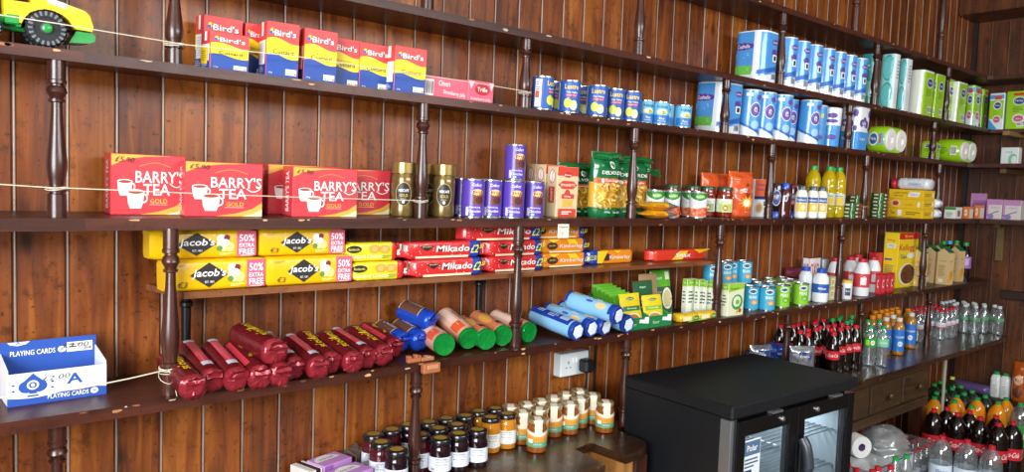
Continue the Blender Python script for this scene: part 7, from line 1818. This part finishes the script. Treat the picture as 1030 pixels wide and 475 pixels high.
# ---------------------------------------------------------------- goods on the jam counter, left
def soapart(w, d): return Art().ell(-.05*w, .02*d, .40*w, .42*d, CARD('ecebe8'), 18, 1, 0, PI).rect(-.45*w, -.04*d, .35*w, .03*d, CARD('ecebe8')).text('LODGE SOAPS', -.05*w, .12*d, .14*d, INK, .5*w, .02)
LIL = CARD('c08acb')
for px, py, l, sd in ((337, 460, 'lilac wrapped soap box behind, near the wall', 1), (358, 471, 'lilac wrapped soap box in front of the other', 2)):
    X, Y = on_z(px, py, S7+.055); b = MB(); b.box(-.055, .055, -.04, .04, 0, .055, LIL, .002); b.art(soapart(.11, .08), F_top(.055)); b.art(Art().rect(-.055+.002, .002, -.02, .053, CARD('9a5fae')).lines(-.01, .015, .045, .035, 2, CARD('8a4f9e')), F_front(.11, .08)); b.art(Art().rect(-.036, .004, .036, .05, CARD('3a2420')), F_left(.11, .08))
    o = b.build('soap_box'); put(o, X-.02, min(Y, -.05)-.004, S7+.0008, .25); tag(o, l, 'soap box', 'lilac soap boxes')
    q = MB(); rr = random.Random(sd)
    secs = []
    for i in range(6):
        secs.append([(.062+.010*i+.01*(rr.random()-.5), y*(1-.1*i), .03+.022*s_+.012*(rr.random()-.5)*i) for y, s_ in ((-.045, -1), (-.045, 1), (0, 1.4), (.045, 1), (.045, -1), (0, -1.3))])
    q.loft(secs, FILMCLEAR('f2f4f2', .08, .5, .12, .1, .5, 40), caps=False); q.build('cellophane_twist', o)
X, Y = on_z(312, 468, S7+.05); b = MB(); b.box(-.035, .035, -.045, .045, 0, .05, CARD('2c1a16'), .002); b.box(-.037, -.015, -.046, .046, 0, .051, CARD('e2ddd6'), .001); b.box(.002, .010, -.046, .046, 0, .051, CARD('d9d4cc'), .001); o = b.build('wrapped_soap_stack'); put(o, X, min(Y, -.06), S7, .25); tag(o, 'dark and white striped wrapped bars left of the lilac boxes', 'soap')
X, Y = on_z(95, 476, S7+.05); t = thing('tub'); b = MB(); b.lathe([(.030, 0), (.036, .045), (.037, .046)], CARD('e6d8c6'), 24); b.build('tub_body', t); b = MB(); b.lathe([(.0385, .043), (.0395, .046), (.0395, .052), (.036, .056), (0, .056)], M('e9e3de', .3), 26); b.lathe([(.0397, .0435), (.0397, .0475)], M('d97a4a', .4), 26, caps=False); b.build('lid', t); put(t, X, min(Y, -.1), S7); tag(t, 'small tub with white lid at the bottom edge below the cards', 'tub')
X, Y = on_z(125, 475, S7+.05); b = MB(); rr = random.Random(8); secs = []
for i in range(8):
    k = math.sin(PI*(i+.6)/8.2); secs.append([(.055*k*math.cos(a)*(1+.3*(rr.random()-.5)), .045*k*math.sin(a)*(1+.3*(rr.random()-.5)), .005+.012*i*(1+.0*rr.random())) for a in [2*PI*q/12 for q in range(12)]])
b.loft(secs, FILMCLEAR('f2f4f2', .08, .5, .15, .12, .6, 40)); o = b.build('cellophane_bag', smooth=False); put(o, X, min(Y, -.1), S7); tag(o, 'crinkled clear cellophane bag at the bottom edge beside the tub', 'bag')

# ---------------------------------------------------------------- foil bags behind the fridge
SBL, SSI = M('2a4a9a', .22, .5, .4, bump=1, bscale=40), M('b4bac4', .2, .75, .3, bump=1, bscale=40)
for i, (px, py, Y, m, rz, w, l) in enumerate(((757, 351, -.06, SBL, .1, .11, 'blue foil bag farthest left beside the wall'), (765, 347, -.13, SSI, -.4, .12, 'silver foil bag second from left'), (775, 344, -.075, SBL, .2, .11, 'blue foil bag third, upright by the wall'), (784, 346, -.17, SBL, -.5, .12, 'blue foil bag in the middle, turned'), (793, 345, -.07, SSI, .3, .12, 'silver foil bag at the back beside the post'), (807, 348, -.30, SSI, -.5, .13, 'large silver foil bag at the right, nearest the cola'))):
    X = max(2.735, x_at(px, Y, S7+.17)); h = z_at(py, X, Y)-S7
    o = pillow('foil_snack_bag', w, .055, h, m, lambda w, h: Art().poly([(-.3*w, .60*h), (.25*w, .66*h), (.3*w, .85*h), (-.2*w, .88*h)], CARD('24428e')).text('Crisps', 0, .75*h, .08*h, WH, .4*w, .03), 60+i, .14); put(o, X, Y, S7, rz); tag(o, 'shiny '+l+', behind the fridge', 'snack bag', 'foil snack bags')

# ---------------------------------------------------------------- below the drawers: plastic wrapped goods
FL = BZ
PLA = FILMCLEAR('f0f3f4', .12, .5, .42, .18, 1.0, 22)
t = thing('toilet_roll'); b = MB(); R = .055
b.lathe([(R*.35, .0), (R*.97, 0), (R, .004), (R, .096), (R*.97, .10), (R*.36, .10), (R*.34, .04), (0, .04)], M('e4e3e2', .8, bump=.4, bscale=60), 26); b.xf(Matrix.Translation((0, .05, R)) @ Matrix.Rotation(PI/2, 4, 'X')); b.build('paper_roll', t)
b = MB(); b.lathe([(R*.34, .045), (R*.34, .0985)], M('7a5a9a', .6), 20, caps=False); b.xf(Matrix.Translation((0, .05, R)) @ Matrix.Rotation(PI/2, 4, 'X')); b.build('core', t)
def crate(name, x0, x1, y0, y1, z1, lab, m, cat='crate'):
    b = MB(); tk = .015
    b.box(x0, x1, y0, y1, FLOOR, FLOOR+tk, m); b.box(x0, x0+tk, y0, y1, FLOOR+tk, z1, m, .003); b.box(x1-tk, x1, y0, y1, FLOOR+tk, z1, m, .003); b.box(x0+tk, x1-tk, y0, y0+tk, FLOOR+tk, z1, m); b.box(x0+tk, x1-tk, y1-tk, y1, FLOOR+tk, z1, m); b.box(x0+tk, x1-tk, y0+tk, y1-tk, z1-.05, z1-.03, m)
    return tag(b.build(name), lab, cat)
CZ = -1.36
Yc = -.42
p = on_y(860.5, 447, Yc)
put(t, p.x, Yc, p.z-R, -.5)
tz = p.z-R
crate('carton_box', p.x-.17, p.x+.30, -.58, -.30, tz, 'pale film-wrapped carton under the toilet roll and the plastic bag', M('b4b9bc', .3, 0, .4, bump=.8, bscale=22), 'carton'); 
# flatten that carton's lid so that goods can rest on it
b = MB(); b.box(p.x-.17, p.x+.30, -.58, -.30, tz-.006, tz-.0005, M('c3c8ca', .3, 0, .4, bump=.8, bscale=22)); o = b.build('carton_lid'); o.parent = bpy.data.objects['carton_box']; o.matrix_parent_inverse.identity()
tag(t, 'white toilet roll on its side beside the fridge door', 'toilet roll')
# crumpled plastic bag
b = MB(); rr = random.Random(3); n = 20; secs = []
for i in range(11):
    tt = i/10; k = (1-.92*tt**2.4)**.5
    secs.append([(.150*k*math.cos(a)*(1+.5*(rr.random()-.5)), .11*k*math.sin(a)*(1+.3*(rr.random()-.5)), .115*tt+.012*(rr.random()-.5)*(0 if i == 0 else 1)) for a in [2*PI*q/n for q in range(n)]])
b.loft(secs, PLA); o = b.build('plastic_bag', ang=75); pb_ = on_y(886, 440, -.34); put(o, on_y(887, 447, -.46).x+.03, -.462, tz, .3); tag(o, 'crumpled pale plastic bag in front of the drawer unit leg', 'plastic bag')
# wrapped water pack on the floor level
PWP = bottle('water_bottle', [(r*1.02, z*1.1) for r, z in WAT], CLEAR, (.0145, .202, .222, CR), (.095, .13, M('dfe6f0', .3, 0, .3), wl('3a62b0', 'Water'), .0328))
wz = on_y(928, 470, -.45).z
W0 = on_y(903, 455, -.46).x
k_ = 0
zt_ = on_y(915, 441, -.42).z-.224
crate('carton_box', W0-.03, W0+.385, -.565, -.30, zt_, 'brown carton under the shrink-wrapped water bottles', M('54422f', .8), 'carton')
b = MB(); b.box(W0-.03, W0+.385, -.565, -.30, zt_-.006, zt_-.0005, M('6a543c', .8)); o = b.build('carton_lid'); o.parent = [x for x in bpy.data.objects if x.name.startswith('carton_box')][-1]
names_ = []
for j in range(3):
    for i in range(5):
        o = PWP.get(); put(o, W0+.02+.0725*i, -.515+.0725*j, zt_, rnd.random()); tag(o, 'shrink-wrapped water bottle, %s from left in the %s row' % (ORD[i], ('front', 'middle', 'rear')[j]), 'water bottle', 'shrink-wrapped water bottles')
b = MB(); x0, x1, y0, y1 = W0-.022, W0+.352, -.557, -.328; rr = random.Random(9)
secs = []
for z, k in ((.002, 0), (.06, .001), (.12, .0), (.185, .004), (.215, .02), (.232, .06), (.234, .11)):
    secs.append([(q[0]+(x0+x1)/2+.004*(rr.random()-.5), q[1]+(y0+y1)/2+.004*(rr.random()-.5), zt_+z) for q in rrect(x1-x0-2*k, y1-y0-2*k if y1-y0-2*k > .02 else .02, .01, 0)])
b.loft(secs, FILMCLEAR('f4f6f7', .10, .45, .20, .14, 1.0, 18), caps=False); o = b.build('shrink_wrap', ang=25); tag(o, 'clear shrink wrap around the pack of water bottles', 'shrink wrap')
# low row: red and green capped bottles at the bottom edge
lowb = [(853, 466, 0), (861, 469.5, 0), (873, 471, 0), (882, 469, 0), (891, 468, 0), (899, 459, 1), (909.5, 457, 1)]
PLR = bottle('water_bottle', WAT, CLEAR, (.0142, .184, .202, CR), (.085, .118, M('d8606a', .3, 0, .3), None, .0320))
PLG = bottle('water_bottle', WAT, CLEAR, (.0142, .184, .202, CG), (.085, .118, M('b9d0c0', .3, 0, .3), None, .0320))
bz = -1.385
LB = []
for a, c, k in lowb:
    X, Y = on_z(a, c, bz+.202); LB.append([X, Y-.01, k])
for it in range(200):
    for i in range(len(LB)):
        for j in range(i):
            dx, dy = LB[i][0]-LB[j][0], LB[i][1]-LB[j][1]; l = math.hypot(dx, dy) or 1e-6
            if l < .066: s = (.066-l)/2/l; LB[i][0] += dx*s; LB[i][1] += dy*s; LB[j][0] -= dx*s; LB[j][1] -= dy*s
n0 = n1 = 0
xs = [q[0] for q in LB]; ys = [q[1] for q in LB]
b = MB(); b.box(min(xs)-.05, max(xs)+.05, min(ys)-.05, max(ys)+.05, FLOOR, bz, M('a9aeb2', .3, 0, .4, bump=.8, bscale=22), .003); o = b.build('wrapped_case'); tag(o, 'pale film-wrapped case under the loose bottles at the bottom edge', 'case')
for X, Y, k in LB:
    o = (PLR, PLG)[k].get(); put(o, X, Y, bz, rnd.random())
    if k: n1 += 1; tag(o, 'green-capped clear bottle at the bottom, %s of two' % ORD[n1-1], 'water bottle', 'loose bottles at the bottom')
    else: n0 += 1; tag(o, 'red-capped clear bottle at the bottom edge, %s from left' % ORD[n0-1], 'water bottle', 'loose bottles at the bottom')

# ================================================================ settle: ease round goods apart so none sinks into another
ROUND = ('tin', 'jar', 'bottle', 'roll', 'tub', 'canister', 'carton')
def radius(o):
    r = 0
    for c in [o]+list(o.children):
        if c.type == 'MESH':
            for q in c.bound_box: r = max(r, abs(q[0]), abs(q[1]))
    return r+.0003
LV = {}
for o in list(bpy.data.objects):
    if o.parent or 'category' not in o: continue
    n = o.name.split('.')[0]
    if n in ('fruit_tin', 'pudding_tin', 'chocolate_tin', 'bean_tin', 'pea_tin', 'jam_jar', 'marmalade_jar', 'honey_jar', 'coffee_jar', 'sauce_jar', 'kitchen_roll', 'cola_bottle', 'lemonade_bottle', 'sports_drink_bottle', 'water_bottle', 'large_cola_bottle', 'large_orange_bottle', 'large_dark_bottle', 'large_water_bottle', 'large_lemonade_bottle', 'oil_bottle', 'white_bottle', 'cleaner_bottle', 'squash_bottle', 'spice_tub', 'grey_canister', 'turned_post', 'juice_carton', 'pole'):
        z = o.location.z
        key = next((k for k in (BZ, zt_, bz, S7) if abs(k-z) < 1e-4), None) or min((S1, S2, S3, S4, S6, S7, S4+.1242, S6+.1085), key=lambda k: abs(k-z+.004))
        LV.setdefault(key, []).append([o, radius(o), n in ('turned_post', 'pole')])
for key, L_ in LV.items():
    for it in range(150):
        moved = False
        for i in range(len(L_)):
            a, ra, fa = L_[i]
            for j in range(i):
                c, rc, fc = L_[j]
                if fa and fc: continue
                dx, dy = a.location.x-c.location.x, a.location.y-c.location.y; g_ = ra+rc
                if abs(dx) > g_ or abs(dy) > g_: continue
                l = math.hypot(dx, dy) or 1e-6
                if l < g_-.0002:
                    k_ = (g_-l)/l; wa_, wc_ = (0, 1) if fa else ((1, 0) if fc else (.5, .5)); moved = True
                    a.location.x += dx*k_*wa_; a.location.y += dy*k_*wa_*.8; c.location.x -= dx*k_*wc_; c.location.y -= dy*k_*wc_*.8
        for o, r, f in L_:
            if not f and o.location.y > -r-.002: o.location.y = -r-.002
        if not moved: break
# ================================================================ light, camera, view
def area(name, loc, aim, sx, sy, e, col):
    L = bpy.data.lights.new(name, 'AREA'); L.shape = 'RECTANGLE'; L.size = sx; L.size_y = sy; L.energy = e; L.color = col
    o = bpy.data.objects.new(name, L); COL.objects.link(o); o.location = loc
    o.rotation_euler = (Vector(aim)-Vector(loc)).to_track_quat('-Z', 'Y').to_euler(); return o
area('window_and_fill_daylight', (-2.15, -2.6, .35), (2.0, -.6, -.1), 2.2, 1.9, 270, (.93, .97, 1))
area('window_and_fill_daylight', (2.4, -4.55, 1.0), (2.4, 0, .0), 3.6, .8, 130, (.95, .98, 1))  # added fill from the front strip window, brightens the right end
w = bpy.data.worlds.new('world'); sc.world = w; w.use_nodes = True
w.node_tree.nodes['Background'].inputs[0].default_value = (.75, .85, 1, 1); w.node_tree.nodes['Background'].inputs[1].default_value = .6
cd = bpy.data.cameras.new('camera'); cd.sensor_width = 36; cd.sensor_fit = 'HORIZONTAL'; cd.lens = FPX/1030*36; cd.clip_start = .02
co = bpy.data.objects.new('camera', cd); COL.objects.link(co)
R3 = Matrix((_r, _u, -_f)).transposed()
co.matrix_world = Matrix.Translation(CAM) @ R3.to_4x4()
sc.camera = co
vs = sc.view_settings; vs.view_transform = 'Standard'; vs.look = 'None'; vs.gamma = 1; vs.exposure = 0.1; vs.use_curve_mapping = False
sc.cycles.use_denoising = True; sc.cycles.max_bounces = 10; sc.cycles.transmission_bounces = 10; sc.cycles.transparent_max_bounces = 12; sc.cycles.caustics_reflective = False; sc.cycles.caustics_refractive = False; sc.cycles.sample_clamp_indirect = 6
